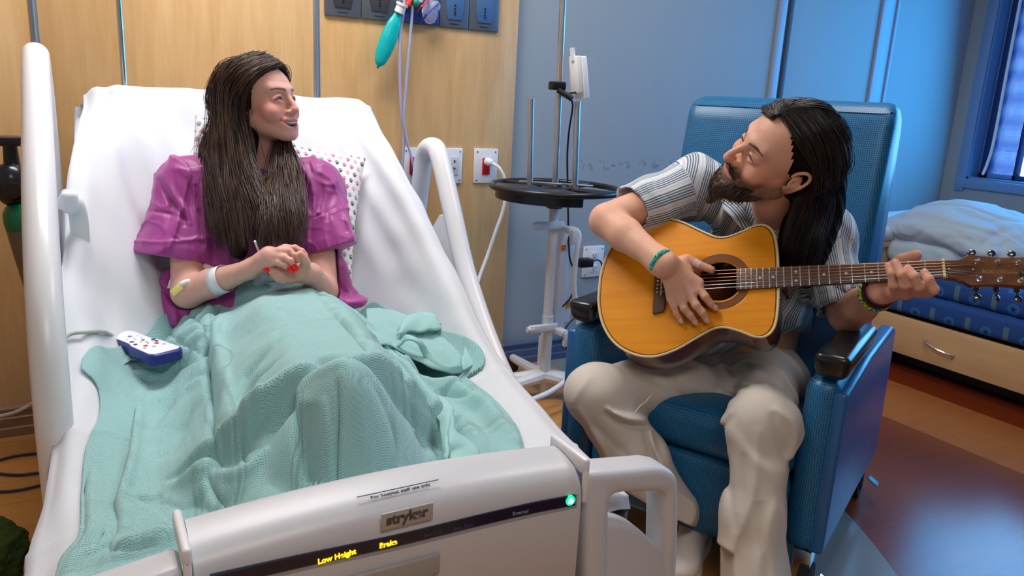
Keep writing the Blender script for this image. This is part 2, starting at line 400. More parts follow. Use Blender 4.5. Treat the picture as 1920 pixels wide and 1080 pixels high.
def mattress_pt(i, v):
    """row i (0..NU-1), v across -1.45..1.45; |v|>1 is the hanging side"""
    av = np.abs(v); w = smooth(.45, 1.0, av)**1.5
    yz = cp[i]*(1-w)[:, None]+ep[i]*w[:, None]
    j0, j1 = max(i-1, 0), min(i+1, NU-1); tg = (cp[j1]-cp[j0]); tg = tg/np.linalg.norm(tg)
    te = (ep[j1]-ep[j0]); te = te/np.linalg.norm(te); nrm = np.array([-te[1], te[0]])
    if nrm[1] < 0 and i < NU*.85: nrm = -nrm
    hw = halfw(yz[:, 0]); x = midx(yz[:, 0])+np.sign(v)*hw*np.minimum(av, 1)
    e = np.clip(av-1, 0, None)/.45           # 0..1 down the side
    rnd = smooth(.86, 1.0, av)
    drop = -.022*rnd**2-.20*e
    x = x+np.sign(v)*(.012*np.sin(np.clip(e, 0, 1)*1.6)+.01*e)
    down = np.array([0, -1.])*(.35)+(-nrm)*.65; down = down/np.linalg.norm(down)
    yz = yz-drop[:, None]*down if False else yz+(-drop)[:, None]*down
    return np.stack([x, yz[:, 0], yz[:, 1]], 1)
vv = np.concatenate([np.linspace(-1.45, -1, 16)[:-1], np.linspace(-1, 1, NV), np.linspace(1, 1.45, 16)[1:]])
G = np.stack([mattress_pt(i, vv) for i in range(NU)])
# wrinkles of the fitted sheet: diagonal pull folds plus fine crumple
def folds(G):
    x, y, z = G[..., 0], G[..., 1], G[..., 2]
    s = np.zeros_like(x)
    back = smooth(1.85, 2.1, y)
    lx = x-(midx(y)-halfw(y)); rx = (midx(y)+halfw(y))-x
    for k, (a, off, wd, am) in enumerate([(.55, .02, .022, .010), (.62, .10, .028, .011), (.50, .19, .035, .008), (.45, .29, .03, .006)]):
        d = lx-off-(1.2-z)*a*.55; s += am*np.exp(-(d/wd)**2)*smooth(1.16, .95, z)*smooth(.5, .7, z)
    for k, (a, off, wd, am) in enumerate([(.30, .03, .02, .011), (.42, .07, .022, .009), (.2, .14, .03, .007)]):
        d = rx-off-(z-.62)*a*.35+.015*np.sin(z*9+k); s += am*np.exp(-(d/wd)**2)*smooth(.55, .75, z)*smooth(1.17, 1.0, z)
    q = np.stack([x*7+y*2, y*3.2+z*3.2, z*0], -1); s += .006*noise(q, 3)*(.35+.65*back)
    q = np.stack([x*19+z*7, y*8+z*6, x*0], -1); s += .0022*noise(q, 5)
    # left edge ripples towards the foot
    s += .007*smooth(.16, .02, lx)*noise(np.stack([lx*30, y*6, 0*x], -1), 9)
    # laundry fold creases
    for yy in (1.17, 1.47): s += .0022*np.exp(-((y-yy)/.006)**2)
    s += .0022*np.exp(-((x-.62)/.006)**2)*(y < 1.9)
    return s
def displace(G, s):
    du = np.gradient(G, axis=0); dv = np.gradient(G, axis=1); n = np.cross(dv, du)
    n /= np.linalg.norm(n, axis=-1)[..., None]+1e-12
    return G+n*s[..., None]
G = displace(G, folds(G)*1.5)
def grid_mesh(G, thick=0):
    a, b = G.shape[:2]; idx = np.arange(a*b).reshape(a, b)
    F = np.stack([idx[:-1, :-1], idx[:-1, 1:], idx[1:, 1:], idx[1:, :-1]], -1).reshape(-1, 4)
    return pmesh(G.reshape(-1, 3), F)
mat_t = thing('mattress', None, None, (.37, 1.7, .35)); mat_t.parent = bed; mat_t.location = (0, 0, .35)
bpy.data.objects.remove(mat_t)
mattress = link('mattress', grid_mesh(G), m_sheet, bed)
SHEETG = G
# mattress core under the sheet so the bed is solid from the side
def slab(name, pts, x0, x1, mat, parent, bevel=.01):
    M = Matrix(((0, 0, 1, x0), (1, 0, 0, 0), (0, 1, 0, 0), (0, 0, 0, 1)))
    return MB().prism(pts, 0, x1-x0, M, bevel).build(name, mat, parent)
m_teal = mk('teal_mattress_cover', srgb(30, 120, 130), .6)
slab('mattress_core', [(.99, .36), (2.02, .36), (2.60, 1.02), (2.585, 1.10), (2.5, 1.08), (2.03, .5), (1.9, .47), (.99, .49)], .055, .80, m_teal, bed, .015)
slab('deck', [(1.0, .29), (2.05, .29), (2.72, 1.09), (2.67, 1.16), (2.62, 1.11), (2.0, .34), (1.0, .34)], .06, .84, m_bedw, bed, .008)
mb = MB()
for x in (.0, .76): mb.box((x, 1.75, .22), (.06, 1.6, .1), .008)
for y in (1.1, 2.4): mb.box((.38, y, .2), (.8, .09, .08), .008)
mb.build('base_frame', m_bedg, bed)
for x in (.0, .76):
    for y in (1.12, 2.45):
        c = MB().cyl((x-.018, y, .075), (x+.018, y, .075), .072, n=28).box((x, y, .14), (.05, .06, .06), .006)
        c.build('caster', M_rubber, bed)
MB().box((.45, 2.76, .70), (.80, .05, .5), .022, seg=4).build('headboard', m_bedw, bed)
# ---- footboard
FY = .955
def fbz(x): return .020*(1-((x-.36)/.33)**2)
prof = np.array([(.052, -.50), (.052, -.06), (.050, -.02), (.040, -.004), (.022, 0), (-.015, -.006), (-.036, -.016), (-.050, -.035), (-.055, -.06), (-.055, -.20), (-.052, -.205), (-.052, -.50)])
prof = np.vstack([spline(prof[:9], 4), prof[9:]])
xs = np.linspace(.088, .672, 40)
V = []; F = []; npf = len(prof)
for x in xs:
    for a, b in prof: V.append((x, FY+a, .632+fbz(x)+b))
for i in range(len(xs)-1):
    for k in range(npf):
        k2 = (k+1) % npf; F.append((i*npf+k, i*npf+k2, (i+1)*npf+k2, (i+1)*npf+k))
F.append(tuple(range(npf))[::-1]); F.append(tuple((len(xs)-1)*npf+k for k in range(npf)))
MB().data(V, F).build('footboard', m_bedlt, bed)
fb = bpy.data.objects['footboard']
def fbpt(px, py, Y): return PY(px, py, Y)
# side wings with the grab loop, mirrored on the far side
def wing(sx):
    f = lambda p: ((p[0] if sx > 0 else .76-p[0]), p[2])
    M = Matrix(((1, 0, 0, 0), (0, 0, 1, 0), (0, 1, 0, 0), (0, 0, 0, 1)))
    px = lambda pts: [f(PY(a_, b_, FY-.02)) for a_, b_ in pts]
    def rnd(pts, n=5): return [tuple(q_) for q_ in spline([np.array([a_, b_, 0.]) for a_, b_ in pts], n)[:, :2]]
    outer = [(1080, 874), (1120, 872), (1170, 868)]+rnd([(1215, 864), (1236, 868), (1250, 880), (1255, 898)])+[(1256, 960), (1254, 1040), (1248, 1100)]
    inner = [(1222, 1100), (1228, 1020), (1230, 940)]+rnd([(1230, 924), (1225, 914), (1214, 911)])+[(1180, 911)]+rnd([(1150, 912), (1136, 916), (1128, 926), (1126, 944)])+[(1126, 975), (1126, 1250), (1080, 1250)]
    mb = MB(); mb.prism(px(outer+inner), FY-.050, FY+.016, M, .014)
    body = [(1100, 972)]+rnd([(1130, 966), (1165, 972), (1195, 990), (1222, 1024), (1242, 1075), (1252, 1140)])+[(1258, 1400), (1100, 1400)]
    mb.prism(px(body), FY-.046, FY+.008, M, .012)
    mb.build('grab_handle', m_bedlt, bed)
    cx = f(np.array([.6795, 0, 0]))[0]
    MB().box((cx, FY-.002, .634), (.012, .108, .026), .005, seg=3).box((cx, FY-.052, .60), (.010, .008, .06), .003).build('end_cap', m_bedw, bed)
    x_, z_ = f(PY(1248, 1075, FY)); MB().tube([(x_, FY+.004, z_+.03), (x_+.004*sx, FY+.004, z_-.03), (x_, FY, z_-.14), (x_-.02*sx, FY, z_-.25)], .017, 12).build('corner_bumper', m_blueband, bed)
wing(1); wing(-1)
# curved display strip
m_disp = mk('navy_display', srgb(14, 24, 52), .15)
def strip(name, px, h, mat, y, parent, ends=True):
    p = [PY(a, b, y) for a, b in px]; p = spline(p, 8)
    up = [q+np.array([0, 0, h/2]) for q in p]; dn = [q-np.array([0, 0, h/2]) for q in p]
    V = []; F = []
    for q, r in zip(up, dn): V += [q, r, q+np.array([0, .006, 0]), r+np.array([0, .006, 0])]
    for i in range(len(p)-1):
        a, b = 4*i, 4*i+4
        F += [(a, b, b+1, a+1), (a, a+2, b+2, b), (a+1, b+1, b+3, a+3), (a+2, a+3, b+3, b+2)]
    F += [(0, 1, 3, 2), (4*len(p)-4, 4*len(p)-2, 4*len(p)-1, 4*len(p)-3)]
    return MB().data(V, F).build(name, mat, parent)
FF = FY-.057
strip('display_surround', [(395, 1097), (560, 1058), (740, 1019), (900, 980), (1000, 957), (1082, 940)], .023, m_bedg, FF+.0015, bed)
strip('display_strip', [(395, 1093), (560, 1054), (740, 1015), (900, 976), (1000, 953), (1079, 938)], .0175, m_disp, FF-.0002, bed)
m_amber = mk('amber_led', (1, .6, 0), .5, emis=((1, .50, .01, 1), 1.6))
m_dim = mk('dim_legend', srgb(70, 84, 120), .5); m_brand = mk('brand_grey', srgb(84, 78, 76), .5); m_brandbox = mk('brand_panel', srgb(172, 168, 164), .35)
m_dark = mk('dark_ink', srgb(40, 44, 60), .5)
def fbtext(txt, px, py, size, mat, y, nm='lettering', tilt=0, bold=0):
    c = PY(px, py, y); M = Matrix.Translation(c) @ rotm('X', 90) @ rotm('Z', tilt)
    return text(nm, txt, size, M, mat, bed, bold=bold)
fbtext('Low Height', 632, 1044, .0112, m_amber, FF-.001, 'status_lettering', 2, .0004)
fbtext('Brake', 728, 1020, .0112, m_amber, FF-.001, 'status_lettering', 1, .0004)
fbtext('Bed Exit', 812, 1000, .0085, m_dim, FF-.001, 'status_lettering')
fbtext('Bed Zero', 868, 988, .0085, m_dim, FF-.001, 'status_lettering', -1)
fbtext('External', 976, 961, .0085, mk('pale_legend', srgb(140, 150, 190), .5), FF-.001, 'status_lettering', -3)
c = PY(764, 968, FF); MB().box((c[0], c[1]-.0003, c[2]), (.078, .003, .026), .001).build('brand_plate', m_brandbox, bed)
fbtext('stryker', 764, 968, .0215, m_brand, FF-.0025, 'brand_lettering', 0, .0008)
c = PY(1069, 938, FF)
MB().cyl((c[0], c[1]-.002, c[2]), (c[0], c[1]+.002, c[2]), .0085, n=24).build('indicator_lamp', mk('green_led', (.0, .7, .45), .4, emis=((0.0, 1, .42, 1), .9)), bed)
MB().prism([(0, .005), (.005, -.0005), (.0035, -.0045), (.0012, -.0045), (.0012, -.001), (-.0012, -.001), (-.0012, -.0045), (-.0035, -.0045), (-.005, -.0005)], 0, .001, Matrix.Translation((c[0], c[1]-.002, c[2])) @ rotm('X', 90)).build('indicator_symbol', mk('led_white', (.8, 1, .9), .4, emis=((.7, 1, .85, 1), 2.5)), bed)
c = PZ(752, 921, .6495); M = Matrix.Translation((c[0], c[1], .6498)) @ rotm('Z', 1) @ rotm('X', 8)
text('notice_lettering', 'For hospital staff use only', .0088, M, m_dark, bed, bold=.0002)
MB().box((c[0], c[1]+.009, .6498), (.125, .0012, .001)).build('notice_line', m_dim, bed)
c = PY(800, 1065, FF); 
MB().box((c[0]-.06, FF+.0, c[2]+.004), (.16, .010, .034), .004, seg=3).build('control_cover', mk('grey_cover', srgb(160, 156, 152), .4), bed)
# ---- siderails
def railmesh(outer, x0, x1, bevel):
    M = Matrix(((0, 0, 1, x0), (1, 0, 0, 0), (0, 1, 0, 0), (0, 0, 0, 1)))
    return MB().prism(outer, 0, x1-x0, M, bevel)
# left: tall panel with thick rounded rim
rim = spline([(1.50, .44), (1.50, .62), (1.58, .80), (1.78, .965), (2.05, 1.11), (2.28, 1.235), (2.36, 1.245), (2.47, 1.17), (2.52, 1.0), (2.48, .84), (2.40, .70), (2.30, .56)], 8)
lr = thing('side_rail', None, None, (0, 0, 0)); bpy.data.objects.remove(lr)
XL = -.072
mb = railmesh([tuple(p) for p in rim], XL-.008, XL+.008, .003)
mb.tube([(XL, p[0], p[1]) for p in rim], .031, 18)
o_lr = mb.build('side_rail', m_bedw, bed, smooth=False)
for (ya, za, yb, zb) in ((1.98, .93, 2.08, .62), (1.82, .66, 1.95, .42)):
    MB().tube(spline([(XL+.035, ya, za), (XL+.062, ya+.02, za-.02), (XL+.065, (ya+yb)/2, (za+zb)/2), (XL+.07, yb, zb)], 6), .020, 14).box((XL+.05, ya, za), (.035, .07, .05), .012, seg=3).build('rail_arm', m_bedw, o_lr)
MB().box((XL+.011, 2.2, .98), (.004, .24, .12), .003).build('rail_inset', m_bedlt, o_lr)
# right: open grab handle, speaker grille
XR = 1.0
R1 = spline([(1.62, .36), (1.82, .50), (2.00, .68), (2.12, .86), (2.225, 1.015), (2.28, 1.045), (2.345, 1.02), (2.375, .92), (2.41, .74), (2.42, .60)], 8)
mb = MB().tube([(XR, p[0], p[1]) for p in R1], [.030]*len(R1), 18)
mb.prism([(1.84, .5), (1.99, .66), (2.12, .84), (2.19, .84), (2.30, .74), (2.405, .76), (2.42, .60), (2.30, .42), (1.66, .36)], XR-.012, XR+.012, Matrix(((0, 0, 1, 0), (1, 0, 0, 0), (0, 1, 0, 0), (0, 0, 0, 1))), .004)
o_rr = mb.build('side_rail', m_bedw, bed)
o_rr['label'] = 'white grab rail with speaker grille on the guitar side'
mb = MB()
for k in range(7): mb.box((XR-.0135, 2.16+k*.012, .70), (.002, .004, .075-abs(k-3)*.010))
mb.build('speaker_grille', m_bedg, o_rr)
MB().box((XR-.015, 2.08, .60), (.006, .06, .012), .002).build('rail_inset', m_bedg, o_rr)

# ---- pillow with paw prints
m_pillow = mk('paw_print_cotton', srgb(240, 240, 242), .85)
uvn = N(m_pillow, 'ShaderNodeTexCoord'); 
def paw(m):
    mp = N(m, 'ShaderNodeMapping'); L(m, uvn.outputs['UV'], mp.inputs['Vector']); mp.inputs['Scale'].default_value = (20, 20, 20)
    s = N(m, 'ShaderNodeSeparateXYZ'); L(m, mp.outputs[0], s.inputs[0])
    row = math_(m, 'FLOOR', s.outputs[1]); odd = math_(m, 'MULTIPLY', math_(m, 'FRACT', math_(m, 'MULTIPLY', row, .5)), 1.0)
    u = math_(m, 'ADD', s.outputs[0], odd); fx = math_(m, 'SUBTRACT', math_(m, 'FRACT', u), .5); fy = math_(m, 'SUBTRACT', math_(m, 'FRACT', s.outputs[1]), .5)
    tot = None
    for cx, cy, r in ((0, -.1, .2), (-.24, .08, .085), (-.09, .24, .09), (.09, .24, .09), (.24, .08, .085)):
        dx = math_(m, 'SUBTRACT', fx, cx); dy = math_(m, 'SUBTRACT', fy, cy)
        d = math_(m, 'SQRT', math_(m, 'ADD', math_(m, 'MULTIPLY', dx, dx), math_(m, 'MULTIPLY', dy, dy)))
        k = math_(m, 'LESS_THAN', d, r); tot = k if tot is None else math_(m, 'MAXIMUM', tot, k)
    cmb = N(m, 'ShaderNodeCombineXYZ'); L(m, math_(m, 'FLOOR', u), cmb.inputs[0]); L(m, row, cmb.inputs[1])
    wn = N(m, 'ShaderNodeTexWhiteNoise', noise_dimensions='2D'); L(m, cmb.outputs[0], wn.inputs['Vector'])
    col = ramp(m, wn.outputs[0], [(0, srgb(60, 74, 92)), (.36, srgb(196, 92, 140)), (.6, srgb(120, 150, 170)), (.8, srgb(214, 170, 196))])
    col.node.color_ramp.interpolation = 'CONSTANT'
    L(m, mixrgb(m, tot, srgb(240, 240, 242), col), bs(m).inputs['Base Color'])
paw(m_pillow)
def pillow(w, h, t, n=48, seed=0):
    V = np.zeros((2, n, n, 3)); s = np.linspace(-1, 1, n); X, Y = np.meshgrid(s, s, indexing='ij')
    prof = (1-np.abs(X)**3.2)**.55*(1-np.abs(Y)**3.2)**.55
    pin = 1-.06*(1-np.abs(Y)**2)*np.abs(X); pin2 = 1-.06*(1-np.abs(X)**2)*np.abs(Y)
    for k, sg in enumerate((1, -1)):
        V[k, ..., 0] = X*w/2*pin; V[k, ..., 1] = Y*h/2*pin2
        V[k, ..., 2] = sg*t/2*prof*(1+.10*noise(np.stack([X*2.5, Y*2.5, X*0+k], -1), seed))+.003*noise(np.stack([X*7, Y*7, X*0], -1), seed+1)*prof
    idx = np.arange(n*n).reshape(n, n); f = np.stack([idx[:-1, :-1], idx[1:, :-1], idx[1:, 1:], idx[:-1, 1:]], -1).reshape(-1, 4)
    me = pmesh(V.reshape(-1, 3), np.vstack([f, f[:, ::-1]+n*n]))
    uvl = me.uv_layers.new(name='uv').data
    co = np.array([v.co for v in me.vertices])
    for lp in me.loops:
        c_ = co[lp.vertex_index]; uvl[lp.index].uv = (c_[0]*2.15, c_[1]*2.15)
    bm = bmesh.new(); bm.from_mesh(me); bmesh.ops.remove_doubles(bm, verts=bm.verts, dist=.0004); bm.to_mesh(me); bm.free()
    return me
tr, tl, br_ = PY(676, 316, 2.24), PY(385, 244, 2.27), PY(642, 565, 2.05)
ctr = (tl+br_)/2
me = pillow(.49, .50, .10, 56, 4)
ux = tr-tl; uy = tr-br_; me.transform(frame(ctr, ux, uy))
pil = link('pillow', me, m_pillow); tag(pil, 'white pillow with small paw prints tucked behind the patient', 'pillow')

# ============================================================ WALL THINGS
m_plate = mk('white_wall_plate', srgb(226, 230, 238), .35); m_red = mk('emergency_red', srgb(206, 20, 24), .4); m_bluep = mk('blue_plug', srgb(36, 74, 170), .35)
m_ink = mk('plate_ink', srgb(90, 100, 120), .5)
def plate(label, x0, x1, z0, z1, name='wall_outlet', y=WY-.012, rects=(), screws=True, cat='outlet'):
    t = thing(name, label, cat, ((x0+x1)/2, y, z0), group=None)
    cx, cz = (x0+x1)/2, (z0+z1)/2
    MB().box((cx, y-.005, cz), (x1-x0, .010, z1-z0), .003, seg=2).build('plate', m_plate, t)
    for (rx, rz, rw, rh, mt, nm) in rects: MB().box((cx+rx, y-.011, cz+rz), (rw, .006, rh), .0015).build(nm, mt, t)
    for sx in (-1, 1):
        for sz in (-1, 1):
            MB().cyl((cx+sx*((x1-x0)/2-.013), y-.0085, cz+sz*((z1-z0)/2-.013)), (cx+sx*((x1-x0)/2-.013), y-.0115, cz+sz*((z1-z0)/2-.013)), .0035, n=12).build('screw', M_steel, t)
    return t
def slots(t, cx, z, y, mat=None):
    mb = MB()
    for dx in (-.008, .008): mb.box((cx+dx, y, z+.003), (.0025, .003, .009))
    mb.cyl((cx, y+.001, z-.009), (cx, y-.001, z-.009), .0032, n=10); mb.build('socket_slots', mat or M_black, t)
A = plate('white hospital wall plate with a blue plug in it, left of the rail', 1.145, 1.250, .852, .998, rects=[(0, .0, .048, .072, m_red, 'socket')])
MB().box((1.203, WY-.035, .93), (.05, .04, .052), .006).box((1.203, WY-.03, .893), (.044, .03, .02), .004).build('plug', m_bluep, A)
pts = spline([(1.215, WY-.05, .90), (1.222, WY-.06, .85), (1.21, WY-.06, .78), (1.2, WY-.04, .6), (1.15, WY-.04, .3), (1.1, WY-.1, .15)], 8)
MB().tube(pts, .006, 8).build('plug_lead', M_black, A)
B = plate('white wall plate with call station jacks, half behind the grab rail', 1.302, 1.412, .852, .998, name='call_station', rects=[(.018, .0, .034, .075, mk('jack_grey', srgb(200, 206, 214), .4), 'jack_panel')], cat='wall plate')
mb = MB()
for z in (.945, .915): mb.prism([(-.006, -.006), (.006, 0), (-.006, .006)], 0, .002, Matrix.Translation((1.375, WY-.026, z)) @ rotm('X', 90))
mb.build('jack_symbol', mk('olive_ink', srgb(90, 90, 50), .5), B)
Cc = plate('white wall plate with red emergency socket and white plug, right of the rail', 1.468, 1.581, .852, .998, rects=[(0, -.002, .036, .072, m_red, 'socket')])
slots(Cc, 1.5245, .905, WY-.0265)
MB().lathe((1.5245, WY-.026, .945), [(0, 0), (.017, 0), (.018, .012), (.015, .024), (.012, .035), (0, .038)], 20, axis=(.35, -1, -.1)).build('plug', M_whitepl, Cc)
pts = spline([(1.535, WY-.055, .94), (1.56, WY-.08, .92), (1.585, WY-.09, .86), (1.585, WY-.09, .76), (1.545, WY-.09, .64), (1.515, WY-.09, .55), (1.46, WY-.12, .45), (1.40, WY-.2, .38), (1.28, WY-.3, .22), (1.15, WY-.38, .06), (.98, WY-.42, .012), (.8, WY-.45, .012)], 8)
MB().tube(pts, .0075, 10).build('power_cord', M_whitepl, Cc)
D = plate('white double socket low on the blue wall behind the armrest', 2.094, 2.215, .385, .538, y=WY+.02, rects=[(0, .032, .034, .036, m_plate, 'socket'), (0, -.032, .034, .036, m_plate, 'socket')])
slots(D, 2.1545, .493, WY+.005, m_ink); slots(D, 2.1545, .43, WY+.005, m_ink)
# gas outlet rail
m_gas = mk('gas_panel_grey', srgb(108, 118, 132), .35, .5); m_gasd = mk('gas_recess', srgb(72, 74, 82), .4, .4); m_gasb = mk('gas_recess_blue', srgb(74, 112, 160), .4, .3)
gp = thing('gas_outlet_panel', 'row of grey metal medical gas outlets on the maple wall', 'gas outlets', (1.19, WY-.01, 1.474))
gx = [.829, .968, 1.112, 1.288, 1.418, 1.557]
for i in range(5):
    a, b = gx[i]+.0015, gx[i+1]-.0015; cx = (a+b)/2; y = WY-.012; w_ = b-a
    pl = MB().box((cx, y-.006, 1.474+.14), (w_, .012, .28), .003).build('outlet_unit', m_gas, gp)
    if i == 2: 
        continue
    M = Matrix.Translation((cx, y-.012, 1.474)) @ rotm('X', 90)
    MB().prism([(-.030, .030), (.030, .030), (.040, .075), (.040, .15), (-.040, .15), (-.040, .075)], -.001, .004, M, .001).build('recess', m_gasd if i < 2 else m_gasb, pl)
    mb = MB()
    for z in (.050, .060, .072, .084): mb.cyl((cx, y-.015, 1.474+z), (cx, y-.0185, 1.474+z), .0035, n=10)
    mb.build('keyhole', M_black, pl)
    text('outlet_lettering', 'chemetron', .0095, Matrix.Translation((cx, y-.0125, 1.488)) @ rotm('X', 90), M_black, pl)
MB().box((1.2, WY-.029, 1.53), (.165, .012, .11), .003).build('outlet_unit', mk('gas_panel_blue', srgb(56, 78, 140), .35, .3), gp)
# breathing bag, mask and tubing hanging from the outlet
m_aqua = mk('aqua_rubber', srgb(0, 178, 178), .3); m_clear = mk('clear_vinyl', (.80, .82, 1.0), .12, trans=.75, ior=1.25)
bag = thing('breathing_bag', 'aqua green breathing bag hanging at an angle from the gas outlet', 'breathing bag', tuple(PY(745, 30, WY-.09)))
a = PY(748, 24, WY-.09); b = PY(707, 128, WY-.07); dirn = (b-a)
pts = [a+dirn*t for t in np.linspace(0, 1, 26)]
rad = np.interp(np.linspace(0, 1, 26), [0, .06, .2, .45, .7, .88, .94, .955, 1], [.014, .017, .027, .033, .031, .022, .014, .006, .004])
Vb, Fb = tube_vf(pts, rad, 24); Vb = np.array(Vb); Vb[:, 1] = WY-.08+(Vb[:, 1]-(WY-.08))*.6; 
MB().data(Vb, Fb).build('bag', m_aqua, bag, smooth=True)
e = PY(757, 0, WY-.1); 
MB().cyl(tuple(a+(e-a)*.0), tuple(a+(e-a)*.6), .019, n=20).cyl(tuple(a+(e-a)*.55), tuple(a+(e-a)*.75), .023, n=20).build('collar', M_whitepl, bag)
g = PY(778, 5, WY-.09); gcc = thing('gas_valve_fittings', 'cluster of green and red valve knobs under the gas outlets', 'valves', tuple(g))
MB().sphere(g, .017).cyl(tuple(g), tuple(g+np.array([0, .04, .03])), .010).build('green_knob', mk('valve_green', srgb(0, 140, 110), .35), gcc)
g2 = PY(765, 8, WY-.1); MB().sphere(g2, .011).tube([g2, g2+np.array([.02, 0, .03])], .008).build('red_knob', mk('valve_red', srgb(220, 50, 30), .4), gcc)
MB().tube(spline([PY(783, 22, WY-.07), PY(790, 12, WY-.09), PY(800, 5, WY-.08), PY(804, -6, WY-.06)], 6), .003, 8).build('red_clip', bpy.data.materials['valve_red'], gcc)
MB().box(tuple(PY(770, -8, WY-.05)), (.09, .05, .05), .01).build('valve_body', M_whitepl, gcc)
mk_ = thing('oxygen_mask', 'clear plastic oxygen mask with blue strap beside the green knob', 'oxygen mask', tuple(PY(808, 25, WY-.06)))
mm = MB().sphere(PY(806, 22, WY-.055), .034, 24, (1.0, .6, 1.35)).sphere(PY(816, 12, WY-.06), .022, 18, (1, .8, 1)); mm.build('mask_shell', m_clear, mk_, smooth=True)
MB().tube([PY(787, 45, WY-.05), PY(800, 27, WY-.095), PY(822, 7, WY-.08)], .0035, 8).build('strap', m_bluep, mk_)
for k, (lab, pp) in enumerate((('clear oxygen tube falling behind the mattress, left of the pair', [(760, -10), (756, 25), (750, 70), (750, 150), (753, 215), (757, 250), (755, 300), (754, 330)]), ('clear oxygen tube crossing to the right in front of its twin', [(773, 10), (772, 35), (768, 80), (760, 180), (757, 225), (762, 260), (770, 290), (780, 330), (790, 365)]))):
    o = MB().tube(spline([PY(x_, y_, WY-.08-.01*k) for x_, y_ in pp], 8), .0065 if k == 0 else .0052, 10).build('oxygen_tube', mk('tube_vinyl_%s' % 'ab'[k], srgb(196, 196, 232), .2, trans=.35), None, smooth=True)
    tag(o, lab, 'tube')
# chrome pole behind the bed
o = MB().cyl((.150, WY-.12, .16), (.150, WY-.12, 2.3), .0095).box((.15, WY-.12, .15), (.05, .05, .03), .005).build('chrome_pole', M_chrome); tag(o, 'thin chrome drip pole standing upright behind the left of the bed', 'pole')

# ============================================================ IV STAND
IX, IY = 1.622, 2.5
iv = thing('equipment_stand', 'wheeled steel and white equipment pole with a round black tray', 'pole stand', (IX, IY, 0))
m_ivw = mk('white_enamel', srgb(222, 226, 232), .3)
MB().cyl((IX-.002, IY, .84), (IX-.03, IY, 1.95), .0125, n=20).build('upper_pole', M_steel, iv)
for x, y in ((IX-.083, IY+.06), (IX+.06, IY-.045)):
    MB().cyl((x, y, .885), (x-.015, y, 1.205), .0125, n=20).cyl((x-.015, y, 1.205), (x-.015, y, 1.212), .0135, n=20).build('side_post', M_steel, iv)
MB().cyl((IX+.002, IY, .05), (IX, IY, .84), .019, n=20).cyl((IX+.004, IY, .02), (IX+.003, IY, .36), .023, n=20).build('lower_pole', m_ivw, iv)
ring = MB()
ringp = [(IX+.25*math.cos(a), IY+.25*math.sin(a), .88) for a in np.linspace(0, 2*math.pi, 65)]
ring.tube(ringp, .012, 12, caps=False)
for a in (.4, 2.0, 3.5, 5.2): ring.tube([(IX, IY, .88), (IX+.25*math.cos(a), IY+.25*math.sin(a), .88)], .010, 8)
ring.lathe((IX, IY, 0), [(0, .80), (.03, .80), (.075, .865), (.075, .885), (0, .885)], 28)
aa = np.linspace(2.4, 4.6, 16); out = [(.236*math.cos(a), .236*math.sin(a)) for a in aa]; inn = [(.05*math.cos(a), .05*math.sin(a)) for a in aa[::-1]]
ring.prism(out+inn, .835, .885, Matrix.Translation((IX, IY, 0)), .004)
ring.build('tray', mk('tray_black', srgb(30, 31, 36), .3), iv)
MB().box((IX-.05, IY+.035, .897), (.17, .022, .006), .002, rot=rotm('Z', -40)).box((IX+.05, IY-.035, .897), (.17, .022, .006), .002, rot=rotm('Z', -40)).build('cross_plate', M_steel, iv)
for z, dx in ((.735, 0), (.315, 0)):
    MB().box((IX-.03, IY-.02, z), (.13, .02, .03), .004).box((IX+.04, IY-.05, z-.015), (.035, .06, .025), .005).box((IX+.05, IY-.075, z-.04), (.028, .02, .06), .004).cyl((IX-.105, IY-.02, z), (IX-.075, IY-.02, z), .012, n=16).build('clamp', m_ivw, iv)
MB().box((IX+.062, IY+.01, .50), (.045, .03, .45), .005).box((IX+.10, IY+.02, .52), (.030, .035, .40), .004).build('power_strip', m_ivw, iv)
MB().box((IX+.052, IY-.007, .64), (.02, .002, .022)).build('orange_label', mk('orange_label', srgb(220, 120, 40), .5), iv)
MB().box((IX+.092, IY-.0, .40), (.026, .008, .03)).build('orange_label', bpy.data.materials['orange_label'], iv)
mb = MB()
for a in (-.35, -.75, 2.7, 3.2, 1.45):
    mb.tube([(IX, IY, .10), (IX+.12*math.cos(a), IY+.12*math.sin(a), .085), (IX+.33*math.cos(a), IY+.33*math.sin(a), .065)], [.030, .024, .018], 10)
mb.build('base_leg', m_ivw, iv)
MB().box((IX+.05, IY+.09, .15), (.022, .06, .17), .004).build('rear_fin', m_ivw, iv)
for a in (-.35, -.75, 2.7, 3.2, 1.45):
    x, y = IX+.33*math.cos(a), IY+.33*math.sin(a)
    MB().cyl((x-.012, y, .035), (x+.012, y, .035), .034, n=22).build('caster', M_rubber, iv)
MB().box((IX-.03, IY-.012, 1.265), (.062, .035, .032), .006).cyl((IX-.03, IY-.02, 1.25), (IX+.01, IY-.06, 1.22), .011).build('pole_clamp', M_black, iv)
mon = thing('monitor', 'small white tablet-like monitor clamped to the steel pole', 'monitor', (IX+.07, IY-.03, 1.25))
R_ = rotm('Y', 7.5)
MB().box((IX+.062, IY-.03, 1.300), (.024, .07, .155), .005, rot=rotm('Y', -10)).box((IX+.038, IY-.03, 1.31), (.020, .06, .135), .004, rot=rotm('Y', -8)).build('housing', M_whitepl, mon)
MB().cyl((IX+.022, IY-.03, 1.36), (IX+.014, IY-.03, 1.405), .009).build('antenna', M_whitepl, mon)
